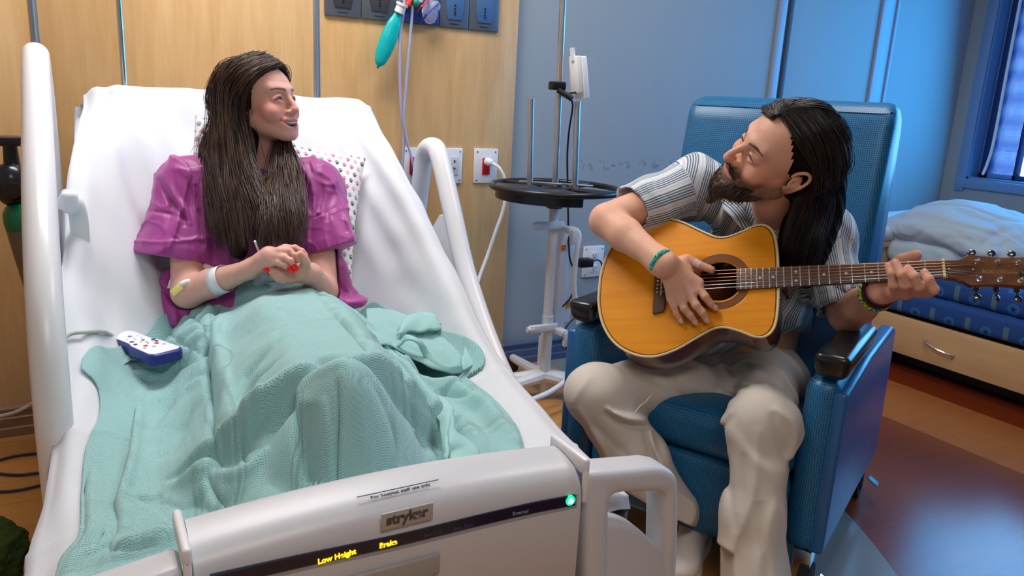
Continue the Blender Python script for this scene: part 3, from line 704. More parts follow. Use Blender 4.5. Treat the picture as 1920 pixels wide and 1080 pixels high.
MB().tube(spline([(IX+.045, IY-.04, 1.245), (IX+.0, IY-.04, 1.235), (IX+.02, IY-.05, 1.20), (IX+.025, IY-.03, 1.1), (IX+.045, IY+.0, 1.0), (IX+.06, IY+.0, .85), (IX+.075, IY, .70), (IX+.07, IY-.03, .6), (IX+.105, IY-.03, .52), (IX+.09, IY-.03, .44), (IX+.05, IY-.03, .40)], 8), .0038, 8).build('lead', M_black, mon)
o = MB().box((2.03, WY-.09, .485), (.075, .05, .04), .006).tube(spline([(2.06, WY-.09, .485), (2.12, WY-.08, .488), (2.16, WY-.06, .44), (2.15, WY-.08, .34), (2.06, WY-.1, .26), (1.93, WY-.15, .22), (1.86, WY-.2, .16), (1.9, WY-.25, .11), (2.1, WY-.2, .14)], 8), .004, 8).build('power_adapter', M_black); tag(o, 'black power adapter and lead hanging by the low wall socket', 'power adapter')
pw = spline([(IX+.085, IY-.03, .72), (IX+.10, IY-.04, .69), (IX+.085, IY-.05, .60), (IX+.08, IY-.06, .48), (IX+.105, IY-.07, .36), (IX+.10, IY-.08, .24), (IX+.05, IY-.12, .14), (IX-.06, IY-.16, .10), (IX-.2, IY-.2, .09)], 8)
MB().tube(pw, .0105, 12).build('hanging_cord', M_whitepl, iv)

# ============================================================ OXYGEN CYLINDER, FLOOR CABLES
ox = thing('oxygen_cylinder', 'oxygen cylinder with green shoulder and black regulator behind the left rail', 'oxygen cylinder', (-.155, 2.66, 0))
m_cylb = mk('cylinder_steel', srgb(120, 116, 112), .4, .7); m_cylg = mk('cylinder_green', srgb(0, 110, 72), .35)
ax = np.array([-.17, 0, 1.0])
MB().lathe((-.020, 2.66, .02), [(0, 0), (.05, 0), (.056, .01), (.056, .72), (.0555, .75)], 32, ax).build('body', m_cylb, ox, smooth=True)
MB().lathe((-.020, 2.66, .02), [(.0558, .75), (.056, .775), (.050, .805), (.034, .825), (.018, .83), (0, .83)], 32, ax).build('shoulder', m_cylg, ox, smooth=True)
c0 = np.array([-.020, 2.66, .02])+ax*.87
mb = MB().sphere(c0+np.array([-.005, -.01, .0]), .052, 24, (.95, .8, 1.25)).cyl(tuple(c0+np.array([0, 0, .04])), tuple(c0+np.array([-.0, 0, .115])), .022, .018)
mb.lathe(c0+np.array([-.002, 0, .112]), [(0, 0), (.040, 0), (.044, .012), (.043, .024), (.036, .027), (0, .027)], 28)
mb.cyl(tuple(c0+np.array([0, -.045, -.01])), tuple(c0+np.array([.0, -.06, -.012])), .022, n=20).build('regulator', mk('regulator_black', srgb(28, 32, 42), .22), ox)
MB().cyl((-.01, 2.66, 0), (-.01, 2.66, .03), .09, n=30).build('stand', M_steel, ox)
m_navy = mk('navy_cable', srgb(36, 44, 72), .5)
def fcable(pp, lab, mat, r, nm='floor_cable', z=.006):
    o = MB().tube(spline([PZ(x_, y_, z) for x_, y_ in pp], 10), r, 8).build(nm, mat, None, smooth=True); return tag(o, lab, 'cable')
fcable([(-60, 885), (0, 862), (40, 853), (90, 850), (120, 862), (110, 880), (60, 888), (20, 890), (-60, 880)], 'looped dark blue cable on the floor left of the bed, upper loop', m_navy, .0045)
fcable([(-60, 922), (0, 922), (40, 918), (90, 908), (140, 912)], 'dark blue cable on the floor left of the bed, nearest strand', m_navy, .0045)
o = MB().tube(spline([PY(-60, 790, 2.80), PY(0, 780, 2.80), PY(35, 770, 2.80), PY(66, 753, 2.80), PY(100, 735, 2.7)], 8), .006, 8).build('wall_cable', mk('grey_white_cable', srgb(214, 210, 200), .5), None); tag(o, 'off-white cable slanting along the brown baseboard', 'cable')
# a green fuzzy toy at the very left edge
gpos = PZ(-18, 1062, .05)
V = None
b = bmesh.new(); bmesh.ops.create_icosphere(b, subdivisions=5, radius=.085)
for v_ in b.verts:
    p_ = np.array(v_.co); n_ = float(noise(p_[None]*40, 2)[0]); n2 = float(noise(p_[None]*110, 5)[0]); v_.co = Vector(p_*(1+.14*n_+.10*n2)); v_.co.z *= .95
bmesh.ops.translate(b, vec=(gpos[0], gpos[1], .08), verts=b.verts)
mg = mk('mossy_green_fuzz', srgb(60, 84, 24), .95, bump=(160, 1.0, .01))
o = MB().add(b).build('green_bundle', mg, None, smooth=True); tag(o, 'dark green fuzzy bundle on the floor at the left edge', 'bundle')
# ============================================================ SMOOTH-SURFACE MODELLER (distance field -> one continuous mesh)
def smin(a, b, k):
    if k <= 0: return np.minimum(a, b)
    h = np.clip(.5+.5*(b-a)/k, 0, 1); return b*(1-h)+a*h-k*h*(1-h)
def smax(a, b, k): return -smin(-a, -b, k)
A3 = lambda v: np.array(v, float)
class SD:
    def __init__(s): s.ops = []
    def _add(s, f, c, r, op, k): s.ops.append((f, A3(c), float(r), op, k)); return s
    def cone(s, a, b, r1, r2=None, k=.01, op='u', flat=None):
        """tapered capsule; flat=(axis, factor) squeezes it along a direction"""
        a, b = A3(a), A3(b); r2 = r1 if r2 is None else r2; ba = b-a; L2 = max(ba.dot(ba), 1e-12)
        if flat is None:
            def f(p):
                q = p-a; t = np.clip(q@ba/L2, 0, 1); return np.linalg.norm(q-t[..., None]*ba, axis=-1)-(r1+(r2-r1)*t)
        else:
            n = A3(flat[0]); n /= np.linalg.norm(n); g = flat[1]
            def f(p):
                q = p-a; t = np.clip(q@ba/L2, 0, 1); d = q-t[..., None]*ba; h = d@n; d = d+(h*(1/g-1))[..., None]*n
                return (np.linalg.norm(d, axis=-1)-(r1+(r2-r1)*t))*(g if g < 1 else 1)
        return s._add(f, (a+b)/2, math.sqrt(L2)/2+max(r1, r2)*max(1, flat[1] if flat else 1), op, k)
    def chain(s, pts, rad, k=.01, op='u', kk=None):
        for i in range(len(pts)-1): s.cone(pts[i], pts[i+1], rad[i], rad[i+1], k if i == 0 or kk is None else kk, op)
        return s
    def curve(s, pts, rad, k=.01, op='u', n=6):
        """one primitive following a spline"""
        pts = spline(pts, n); rr = np.interp(np.linspace(0, 1, len(pts)), np.linspace(0, 1, len(rad)), rad) if not np.isscalar(rad) else np.full(len(pts), rad)
        def f(p):
            d = np.full(p.shape[:-1], 1e3)
            for i in range(len(pts)-1):
                a, ba = pts[i], pts[i+1]-pts[i]; q = p-a; t = np.clip(q@ba/max(ba.dot(ba), 1e-12), 0, 1)
                d = np.minimum(d, np.linalg.norm(q-t[..., None]*ba, axis=-1)-(rr[i]+(rr[i+1]-rr[i])*t))
            return d
        c = pts.mean(0); return s._add(f, c, np.linalg.norm(pts-c, axis=1).max()+rr.max(), op, k)
    def ell(s, c, r, R=None, k=.01, op='u'):
        c, r = A3(c), A3(r); R = np.eye(3) if R is None else R
        def f(p):
            q = (p-c)@R.T; k0 = np.linalg.norm(q/r, axis=-1); k1 = np.linalg.norm(q/(r*r), axis=-1)+1e-9
            return np.where(k0 < 1e-6, -r.min(), k0*(k0-1)/k1)
        return s._add(f, c, r.max(), op, k)
    def box(s, c, h, R=None, rnd=.01, k=.005, op='u'):
        c, h = A3(c), A3(h); R = np.eye(3) if R is None else R
        def f(p):
            q = np.abs((p-c)@R.T)-(h-rnd); return np.linalg.norm(np.maximum(q, 0), axis=-1)+np.minimum(q.max(-1), 0)-rnd
        return s._add(f, c, np.linalg.norm(h), op, k)
    def plane(s, c, n, k=.003, op='s'):
        c, n = A3(c), A3(n); n = n/np.linalg.norm(n)
        return s._add(lambda p: -((p-c)@n), c, 1e3, op, k)
    def disp(s, f, mag=.02): s.ops.append((f, A3((0, 0, 0)), 1e3, 'd', mag)); return s
    def func(s, f, c, r, k=.01, op='u'): return s._add(f, c, r, op, k)
    def eval_(s, p, ctr=None, rad=0):
        """p (nb, m, 3)"""
        d = np.full(p.shape[:-1], 1.0)
        for f, c, r, op, k in s.ops:
            if ctr is not None and r < 100:
                m = np.linalg.norm(ctr-c, axis=1) < r+rad+k*1.2+.012
                if not m.any(): continue
            else: m = None
            pp = p if m is None else p[m]; dd = d if m is None else d[m]
            v = f(pp)
            if op == 'u': v = smin(dd, v, k)
            elif op == 's': v = smax(dd, -v, k)
            elif op == 'i': v = smax(dd, v, k)
            elif op == 'd': v = dd+v
            if m is None: d = v
            else: d[m] = v
        return d
    def bounds(s):
        lo = np.full(3, 1e9); hi = -lo
        for f, c, r, op, k in s.ops:
            if op == 'u' and r < 100: lo = np.minimum(lo, c-r-.01); hi = np.maximum(hi, c+r+.01)
        return lo, hi
    def mesh(s, h, lo=None, hi=None):
        l2, h2 = s.bounds(); lo = l2 if lo is None else np.maximum(A3(lo), l2); hi = h2 if hi is None else np.minimum(A3(hi), h2)
        B = 12; nb = np.ceil((hi-lo)/h/B).astype(int)+1
        bi = np.stack(np.meshgrid(*[np.arange(n) for n in nb], indexing='ij'), -1).reshape(-1, 3)
        ctr = lo+(bi*B+B/2-.5)*h; rad = B*h*.5*1.733
        dc = np.concatenate([s.eval_(ctr[i:i+2000, None, :])[:, 0] for i in range(0, len(ctr), 2000)])
        act = np.abs(dc) < rad*1.35+.012
        D = np.empty(nb*B, np.float32).reshape(nb[0], B, nb[1], B, nb[2], B)
        D[:] = 1; t = dc.reshape(nb); D[:] = t[:, None, :, None, :, None]
        loc = np.stack(np.meshgrid(*[np.arange(B)]*3, indexing='ij'), -1).reshape(-1, 3)*h
        ids = np.nonzero(act)[0]
        for i in range(0, len(ids), 300):
            j = ids[i:i+300]; base = lo+bi[j]*B*h
            v = s.eval_(base[:, None, :]+loc[None], ctr[j], rad).astype(np.float32)
            b = bi[j]; D[b[:, 0], :, b[:, 1], :, b[:, 2], :] = v.reshape(-1, B, B, B)
        D = D.reshape(nb*B)
        return nets(D, lo, h)
def nets(D, lo, h):
    ins = D < 0; n = np.array(D.shape)-1
    cnt = np.zeros(tuple(n), np.uint8)
    cor = [(a, b, c) for a in (0, 1) for b in (0, 1) for c in (0, 1)]
    for a, b, c in cor: cnt += ins[a:a+n[0], b:b+n[1], c:c+n[2]]
    ci = np.stack(np.nonzero((cnt > 0) & (cnt < 8)), -1)
    idx = np.full(tuple(n), -1, np.int32); idx[ci[:, 0], ci[:, 1], ci[:, 2]] = np.arange(len(ci))
    acc = np.zeros((len(ci), 3)); num = np.zeros(len(ci))
    for ax in range(3):
        o = [k for k in range(3) if k != ax]
        for u in (0, 1):
            for w_ in (0, 1):
                c0 = np.zeros(3, int); c0[o[0]] = u; c0[o[1]] = w_; c1 = c0.copy(); c1[ax] = 1
                p0 = ci+c0; p1 = ci+c1
                d0 = D[p0[:, 0], p0[:, 1], p0[:, 2]]; d1 = D[p1[:, 0], p1[:, 1], p1[:, 2]]
                m = (d0 < 0) != (d1 < 0); t = np.where(m, d0/(d0-d1+1e-12*(~m)), 0)
                q = np.tile(c0.astype(float), (len(ci), 1)); q[:, ax] += t
                acc[m] += q[m]; num[m] += 1
    V = lo+(ci+acc/num[:, None])*h
    Fs = []
    for ax in range(3):
        o = [(ax+1) % 3, (ax+2) % 3]
        s0 = [slice(1, None)]*3; s0[ax] = slice(0, -1); s1 = [slice(1, None)]*3; s1[ax] = slice(1, None)
        A_, B_ = ins[tuple(s0)], ins[tuple(s1)]
        e = np.stack(np.nonzero(A_ != B_), -1); flip = ~A_[e[:, 0], e[:, 1], e[:, 2]]
        e = e+1; e[:, ax] -= 1
        ok = (e < n).all(1); e = e[ok]; flip = flip[ok]
        g = lambda du, dw: idx[tuple((e-np.eye(3, dtype=int)[o[0]]*du-np.eye(3, dtype=int)[o[1]]*dw).T)]
        q = np.stack([g(1, 1), g(0, 1), g(0, 0), g(1, 0)], -1); q[flip] = q[flip][:, ::-1]
        Fs.append(q[(q >= 0).all(1)])
    return V, np.concatenate(Fs)
def fast_mesh(V, F, attrs=None):
    """big quad mesh with optional point attributes {name: (n,3|4 array)}"""
    me = bpy.data.meshes.new('m'); V = np.asarray(V, np.float32); F = np.asarray(F, np.int32); k = F.shape[1]
    me.vertices.add(len(V)); me.vertices.foreach_set('co', V.ravel())
    me.loops.add(F.size); me.loops.foreach_set('vertex_index', F.ravel())
    me.polygons.add(len(F)); me.polygons.foreach_set('loop_start', np.arange(0, F.size, k, dtype=np.int32))
    try: me.polygons.foreach_set('loop_total', np.full(len(F), k, np.int32))
    except Exception: pass
    for nm, a in (attrs or {}).items():
        if a.shape[1] == 4:
            at = me.attributes.new(nm, 'FLOAT_COLOR', 'POINT'); at.data.foreach_set('color', a.astype(np.float32).ravel())
        else:
            at = me.attributes.new(nm, 'FLOAT_VECTOR', 'POINT'); at.data.foreach_set('vector', a.astype(np.float32).ravel())
    me.update(calc_edges=True); return me
def attr_node(m, nm):
    n = m.node_tree.nodes.new('ShaderNodeAttribute'); n.attribute_name = nm; return n
def cv(x, y, z): return CR @ A3((x, y, z))       # a direction given as right, up, towards the viewer
def to_px(p):
    c = (p-CAMP)@CR; return 960+FPX*c[..., 0]/-c[..., 2], 540-FPX*c[..., 1]/-c[..., 2]
def folds2(p, lst):
    """cloth folds: each (polyline as seen in the photo, height, width in px, mode) raises one flank and sinks the other"""
    X, Y = to_px(p); a = 0
    for pts, amp, wd, mode in lst:
        pts = spline([np.array([q_[0], q_[1], 0.]) for q_ in pts], 4)[:, :2]
        lo_, hi_ = pts.min(0)-4*wd, pts.max(0)+4*wd
        m = (X > lo_[0]) & (X < hi_[0]) & (Y > lo_[1]) & (Y < hi_[1])
        if not m.any(): continue
        d, s_, al = dseg(X[m], Y[m], pts); t = s_*d/wd; f = np.sin(np.clip(al, 0, 1)*math.pi)**.5*(al > .001)*(al < .999)
        v = {'r': -np.exp(-t*t), 'v': np.exp(-t*t), 'p': np.exp(-2*(t-.6)**2)-np.exp(-2*(t+.6)**2), 'n': np.exp(-2*(t+.6)**2)-np.exp(-2*(t-.6)**2)}[mode]
        r_ = np.zeros(X.shape); r_[m] = amp*f*v; a = a+r_
    return a
def dseg(X, Y, pts):
    best = np.full(X.shape, 1e3); sd = np.zeros(X.shape); along = np.zeros(X.shape)
    for i in range(len(pts)-1):
        a, b = pts[i], pts[i+1]; ba = b-a; l2 = ba@ba+1e-12; t = np.clip(((X-a[0])*ba[0]+(Y-a[1])*ba[1])/l2, 0, 1)
        dx, dy = X-a[0]-t*ba[0], Y-a[1]-t*ba[1]; d = np.hypot(dx, dy); m = d < best; best = np.where(m, d, best)
        sd = np.where(m, np.sign(ba[0]*dy-ba[1]*dx), sd); along = np.where(m, (i+t)/(len(pts)-1), along)
    return best, sd, along
def basis(F, U):
    F = A3(F)/np.linalg.norm(F); S = np.cross(F, A3(U)); S /= np.linalg.norm(S); return S, F, np.cross(S, F)   # right-hand side, forward, up
# ============================================================ RECLINER
UX = Vector((.44, -.898, 0)).normalized(); UB = Vector((.898, .44, 0)).normalized()
CM = frame((1.345, 1.372, 0), UX, UB)
chair = thing('recliner', 'blue checked vinyl hospital recliner on casters under the guitarist', 'armchair', mat=CM)
m_fab = mk('blue_check_vinyl', (.05, .2, .3), .38, spec=.45)
def grid_fab(m, base, line, sc=1.0):
    uv = N(m, 'ShaderNodeTexCoord').outputs['UV']; s = N(m, 'ShaderNodeSeparateXYZ'); 
    nz = N(m, 'ShaderNodeTexNoise', Scale=28.0, Detail=2.0); L(m, uv, nz.inputs['Vector'])
    mx = mixrgb(m, .004, uv, nz.outputs['Color'], 'ADD'); L(m, mx, s.inputs[0])
    tot = None
    for k, (o, fr, th) in enumerate(((0, 170, .36), (1, 170, .36), (0, 42.5, .10), (1, 42.5, .10))):
        f = math_(m, 'LESS_THAN', math_(m, 'FRACT', math_(m, 'MULTIPLY', s.outputs[o], fr*sc)), th)
        if k > 1: f = math_(m, 'MULTIPLY', f, .6)
        tot = f if tot is None else math_(m, 'MAXIMUM', tot, f)
    n2 = N(m, 'ShaderNodeTexNoise', Scale=9.0, Detail=3.0); L(m, uv, n2.inputs['Vector'])
    b2 = mixrgb(m, n2.outputs[0], base, tuple(min(1, c*1.35) for c in base[:3])+(1,))
    L(m, mixrgb(m, math_(m, 'MULTIPLY', tot, .75), b2, line), bs(m).inputs['Base Color'])
grid_fab(m_fab, srgb(34, 116, 168), srgb(8, 42, 74))
m_side = mk('blue_vinyl_side', srgb(40, 98, 156), .32)
def cpart(name, mb, mat=m_fab, parent=None): return mb.build(name, mat, parent or chair, local=True, uv=1.0)
def prismYZ(pts, x0, x1, bevel):
    M = Matrix(((0, 0, 1, x0), (1, 0, 0, 0), (0, 1, 0, 0), (0, 0, 0, 1)))
    return MB().prism(pts, 0, x1-x0, M, bevel)
HW = .390
for sx in (1, -1):
    x0, x1 = (HW-.112, HW-.030) if sx > 0 else (-HW+.022, -HW+.112)
    cpart('arm', prismYZ([(.0, .145), (.0, .60), (.36, .615), (.56, .59), (.70, .30), (.74, .145)], x0, x1, .035))
    xs_ = (HW-.052, HW-.014) if sx > 0 else (-HW+.006, -HW+.044)
    cpart('side_panel', prismYZ([(.012, .15), (.012, .575), (.30, .60), (.66, .60), (.72, .58), (.76, .30), (.77, .15)], xs_[0], xs_[1], .01), m_side)
    xc = sx*(HW-.058)
    b = bmesh.new(); bmesh.ops.create_cube(b, size=1)
    for v_ in b.verts:
        w_ = .088 if v_.co.z > 0 else .072; v_.co = Vector((xc+v_.co.x*w_, .17+v_.co.y*(.38 if v_.co.z > 0 else .345), .638+v_.co.z*.064))
    bmesh.ops.bevel(b, geom=b.edges[:], offset=.02, segments=4, profile=.5, affect='EDGES')
    mb = MB().add(b); cpart('arm_cap', mb, mk('arm_black_%d' % (sx+1), srgb(24, 26, 30), .25))
cpart('seat_cushion', MB().box((0, .29, .385), (.56, .60, .13), .045, seg=5))
cpart('leg_rest', MB().box((0, .045, .205), (.56, .09, .23), .035, seg=5))
cpart('lower_body', MB().box((0, .42, .21), (.5, .62, .2), .02), m_side)
def backshape(x0, x1, pts, bev, name, mat=m_fab):
    return cpart(name, prismYZ(pts, x0, x1, bev), mat)
bk = [(.42, .44), (.50, .95), (.55, 1.21), (.585, 1.243), (.64, 1.250), (.69, 1.235), (.72, 1.19), (.80, .5), (.70, .35)]
backshape(-.310, .300, bk, .035, 'backrest')
cpart('handle_bracket', MB().box((HW-.14, .05, .12), (.012, .03, .16), .003), M_steel)
for sx in (1, -1):
    for y in (.05, .72):
        cpart('caster_bracket', MB().prism([(-.040, 0), (.040, 0), (.024, -.045), (.012, -.095), (-.012, -.095), (-.024, -.045)], -.022, .022, Matrix.Translation((sx*(HW-.06), y, .150)) @ rotm('Z', 90) @ rotm('X', 90), .002), M_chrome)
        cpart('caster', MB().cyl((sx*(HW-.05)-.014, y, .05), (sx*(HW-.05)+.014, y, .05), .05, n=28).cyl((sx*(HW-.05)-.018, y, .05), (sx*(HW-.05)+.018, y, .05), .022, n=20), M_rubber)
        cpart('brake_pedal', MB().box((sx*(HW+.0), y-.015, .075), (.035, .03, .006), .002, rot=rotm('Y', 30)), mk('pedal_blue', srgb(80, 150, 200), .4) if y > .5 else M_chrome)
# ============================================================ COUCH
m_maple2 = wood('maple_drawer', srgb(206, 170, 124), srgb(190, 150, 104), rough=.4, stretch='y', grain=.7)
m_couch = mk('blue_ring_fabric', srgb(18, 66, 140), .8)
def couchpat(m):
    v = coords(m, 'UV', (8, 8, 8)); s = N(m, 'ShaderNodeSeparateXYZ'); L(m, v, s.inputs[0])
    row = math_(m, 'FLOOR', s.outputs[1]); u = math_(m, 'ADD', math_(m, 'MULTIPLY', s.outputs[0], .75), math_(m, 'MULTIPLY', row, .5))
    fx = math_(m, 'MULTIPLY', math_(m, 'SUBTRACT', math_(m, 'FRACT', u), .5), 1.33); fy = math_(m, 'SUBTRACT', math_(m, 'FRACT', s.outputs[1]), .5)
    d = math_(m, 'SQRT', math_(m, 'ADD', math_(m, 'MULTIPLY', fx, fx), math_(m, 'MULTIPLY', fy, fy)))
    r1 = math_(m, 'LESS_THAN', d, .20); r2 = math_(m, 'LESS_THAN', d, .13); r3 = math_(m, 'LESS_THAN', d, .065)
    c = mixrgb(m, r1, srgb(16, 66, 134), srgb(34, 104, 160)); c = mixrgb(m, r2, c, srgb(20, 84, 160)); c = mixrgb(m, r3, c, srgb(10, 30, 84))
    sx = math_(m, 'LESS_THAN', math_(m, 'ABSOLUTE', math_(m, 'SUBTRACT', math_(m, 'FRACT', math_(m, 'ADD', u, .5)), .5)), .07)
    sy = math_(m, 'LESS_THAN', math_(m, 'ABSOLUTE', fy), .36)
    c = mixrgb(m, math_(m, 'MULTIPLY', math_(m, 'MULTIPLY', sx, sy), .22), c, srgb(150, 190, 90))
    L(m, c, bs(m).inputs['Base Color'])
couchpat(m_couch)
couch = thing('sleeper_couch', 'blue ring patterned couch with maple drawer front along the window wall', 'couch', (4.1, 1.2, 0))
cy0, cy1 = -.2, 2.36
MB().box((4.12, (cy0+cy1)/2, .18), (1.28, cy1-cy0, .16)).build('base', m_maple2, couch)
for a, b in ((1.08, 2.35), (-.19, 1.07)):
    dr = MB().box((3.452, (a+b)/2, .187), (.02, b-a, .184), .003).build('drawer', m_maple2, couch)
    yc = 1.93 if a > 1 else .45
    MB().tube(spline([(3.438, yc+.07, .205), (3.418, yc+.06, .197), (3.408, yc, .183), (3.418, yc-.06, .172), (3.438, yc-.07, .170)], 8), .0055, 10).build('handle', M_chrome, dr)
MB().box((4.15, (cy0+cy1)/2, .06), (1.1, cy1-cy0-.2, .10)).build('plinth', M_black, couch)
for y in (2.28, .3): MB().cyl((3.52, y-.012, .04), (3.52, y+.012, .04), .04, n=22).build('caster', M_rubber, couch)
MB().box((4.12, (cy0+cy1)/2, .345), (1.34, cy1-cy0, .11), .03, seg=4).build('lower_cushion', m_couch, couch, uv=1)
MB().box((4.13, (cy0+cy1)/2, .455), (1.32, cy1-cy0, .115), .04, seg=4).build('upper_cushion', m_couch, couch, uv=1)
m_navyv = mk('navy_vinyl', srgb(14, 40, 110), .5)
MB().box((4.74, .98, .67), (.2, 1.5, .36), .05, seg=4).build('back_cushion', m_navyv, couch)
cab = thing('bedside_cabinet', 'low maple cabinet in the corner behind the recliner', 'cabinet', (4.0, 2.66, 0))
MB().box((4.0, 2.64, .29), (1.0, .50, .56), .004).build('body', m_maple2, cab)
MB().box((4.0, 2.64, .585), (1.03, .53, .03), .004).build('top', m_maple2, cab)
MB().box((3.495, 2.64, .43), (.012, .44, .20), .002).build('drawer', m_maple2, cab)
MB().box((3.484, 2.6, .545), (.012, .12, .012), .004).build('handle', M_steel, cab)
m_linen = mk('pale_linen', srgb(204, 214, 222), .9, bump=(700, .2, .0006))
m_blanket_b = mk('soft_blue_white_cotton', srgb(176, 196, 210), .9, bump=(500, .3, .0008))
q = SD(); q.box((3.98, 2.62, .635), (.50, .25, .035), rnd=.03); q.disp(lambda p: .008*noise(p*np.array([6, 6, 22]), 4)); V, F = q.mesh(.012)
o = link('folded_linen', fast_mesh(V, F), m_linen); tag(o, 'folded pale sheet lying on the corner cabinet', 'linen')
# heap of pillow and blanket on the couch
q = SD()
for px_, py_, r_ in ((1722, 436, (.22, .16, .06)), (1755, 430, (.28, .22, .09)), (1800, 428, (.30, .26, .13)), (1850, 440, (.30, .24, .12)), (1900, 465, (.30, .20, .10)), (1760, 470, (.24, .30, .07)), (1850, 490, (.2, .3, .08))): q.ell(PX(px_, py_, 3.86), r_, k=.06)
def heapf(p):
    a = .012*noise(p*np.array([5., 5., 7.]), 8)
    for fr, am, wd, sd_ in (((6, 3.5, 9), .020, .12, 31), ((11, 7, 14), .010, .12, 32), ((24, 18, 26), .004, .2, 33)): a = a+am*.5*np.exp(-(noise(p*np.array(fr), sd_)/wd)**2)
    return a-.006
q.disp(heapf)
HF = [([(1668, 418), (1705, 420), (1730, 432), (1775, 458), (1800, 472)], .005, 7, 'r'), ([(1712, 402), (1752, 420), (1800, 440), (1830, 462)], .006, 6, 'v'), ([(1780, 392), (1830, 410), (1880, 425)], .010, 8, 'v'), ([(1830, 470), (1870, 440), (1915, 425)], .012, 8, 'v'), ([(1835, 455), (1860, 465), (1905, 455)], .010, 7, 'v')]
q.disp(lambda p: folds2(p, HF)); q.plane((0, 0, .515), (0, 0, -1), k=.02)
V, F = q.mesh(.009)
o = link('duvet', fast_mesh(V, F), m_blanket_b); tag(o, 'crumpled white bedding heap lying on the blue couch', 'bedding')
q = SD()
lay = [PX(1632, 470, 3.62), PX(1665, 455, 3.66), PX(1700, 447, 3.75), PX(1760, 468, 3.7)]
q.curve([PX(1634, 476, 3.66), PX(1668, 462, 3.68), PX(1715, 472, 3.66), PX(1780, 492, 3.64)], [.045, .07, .075, .08], k=.03)
q.curve([PX(1676, 432, 3.9), PX(1712, 444, 3.8), PX(1755, 462, 3.72), PX(1800, 478, 3.66)], [.02, .05, .055, .05], k=.03)
q.disp(lambda p: .012*noise(p*np.array([9, 9, 16]), 6)+.004*noise(p*34, 2))
V, F = q.mesh(.009)
o = link('blanket', fast_mesh(V, F), m_blanket_b); tag(o, 'pale blue blanket flap spilling off the couch edge behind the fretting hand', 'blanket')
# ============================================================ GUITAR
GS = P(1239, 533, 1.975); GN = P(1769, 506, 1.712)
gxv = GN-GS; SCALE = .645; kf = np.linalg.norm(gxv); gxv /= kf
zc = (CAMP-GS)/np.linalg.norm(CAMP-GS); zc = zc-zc.dot(gxv)*gxv; zc /= np.linalg.norm(zc); yc = np.cross(zc, gxv)
ga = math.radians(25); gz = math.cos(ga)*zc+math.sin(ga)*yc; gy = np.cross(gz, gxv)
GM = Matrix.Identity(4)
for i in range(3): GM[i][0] = gxv[i]; GM[i][1] = gy[i]; GM[i][2] = gz[i]; GM[i][3] = GS[i]
GSC = kf/SCALE
GM = GM @ Matrix.Scale(GSC, 4)
def gpt(x, y, z): return np.array(GM @ Vector((x, y, z)))
gtr = thing('acoustic_guitar', 'amber topped acoustic guitar with dark neck held across the lap', 'guitar', mat=GM)
m_top = mk('amber_spruce', (.7, .35, .05), .45, spec=.25)
v = coords(m_top, 'Object', (1.2, 26, 8)); n1 = N(m_top, 'ShaderNodeTexNoise', Scale=3.0, Detail=5.0); L(m_top, v, n1.inputs['Vector'])
n2 = N(m_top, 'ShaderNodeTexNoise', Scale=7.0, Detail=3.0); L(m_top, coords(m_top, 'Object', (1, 1, 1)), n2.inputs['Vector'])
L(m_top, mixrgb(m_top, n2.outputs[0], ramp(m_top, n1.outputs[0], [(.3, srgb(204, 124, 6)), (.7, srgb(228, 154, 14))]), srgb(214, 134, 6)), bs(m_top).inputs['Base Color'])
m_rose = wood('rosewood_side', srgb(128, 70, 36), srgb(74, 36, 18), rough=.2, stretch='x', grain=1.4, coat=.7)
m_board = wood('fingerboard_wood', srgb(92, 66, 58), srgb(66, 46, 42), rough=.45, stretch='x', grain=3)
m_head = wood('headstock_walnut', srgb(118, 76, 36), srgb(72, 42, 20), rough=.35, stretch='x', grain=3)
m_cream2 = mk('cream_binding', srgb(214, 196, 150), .35); m_bone = mk('bone', srgb(214, 206, 160), .4)
m_bronze = mk('bronze_string', srgb(190, 140, 100), .35, .9); m_plain = mk('plain_steel_string', srgb(190, 190, 190), .25, 1)
half = [(-.168, 0), (-.166, .045), (-.150, .105), (-.115, .158), (-.065, .190), (-.01, .199), (.045, .182), (.095, .152), (.135, .129), (.165, .125), (.20, .136), (.235, .151), (.262, .150), (.281, .126), (.289, .075), (.291, 0)]
hs = spline(half, 7)[:, :2] if False else spline([(a, b, 0) for a, b in half], 7)[:, :2]
outl = np.vstack([hs, hs[::-1][1:-1]*[1, -1]])          # closed outline
HC = np.array([.150, 0.]); HR = .054; DEP = .105
def ringpts(s, z):  # s=0 hole, s=1 outline
    d = outl-HC; ang = np.arctan2(d[:, 1], d[:, 0]); h = HC+HR*np.stack([np.cos(ang), np.sin(ang)], 1)
    q = h*(1-s)+outl*s; return np.c_[q, np.full(len(q), z)]
def rings_mesh(R_, closed=True):
    n = len(R_[0]); V = np.concatenate(R_); F = []
    for i in range(len(R_)-1):
        for k in range(n): F.append((i*n+k, i*n+(k+1) % n, (i+1)*n+(k+1) % n, (i+1)*n+k))
    return V, F
V, F = rings_mesh([ringpts(0, -.003)]+[ringpts(t, 0) for t in (0, .25, .5, .75, .97, 1.0)])
MB().data(V, F).build('soundboard', m_top, gtr, local=True, auto=False)
sc = lambda q, s: np.c_[(q[:, :2]-[.06, 0])*s+[.06, 0], q[:, 2]]
o_ = np.c_[outl, np.zeros(len(outl))]
V, F = rings_mesh([sc(o_, 1.0)+[0, 0, -.0], sc(o_, 1.0)+[0, 0, -DEP*.5], sc(o_, 1.0)+[0, 0, -DEP], sc(o_, .985)+[0, 0, -DEP-.006], sc(o_, .5)+[0, 0, -DEP-.012], sc(o_, .02)+[0, 0, -DEP-.014]])
MB().data(V, F).build('back_and_sides', m_rose, gtr, local=True, auto=False)
bp = np.vstack([o_, o_[:1]]); 
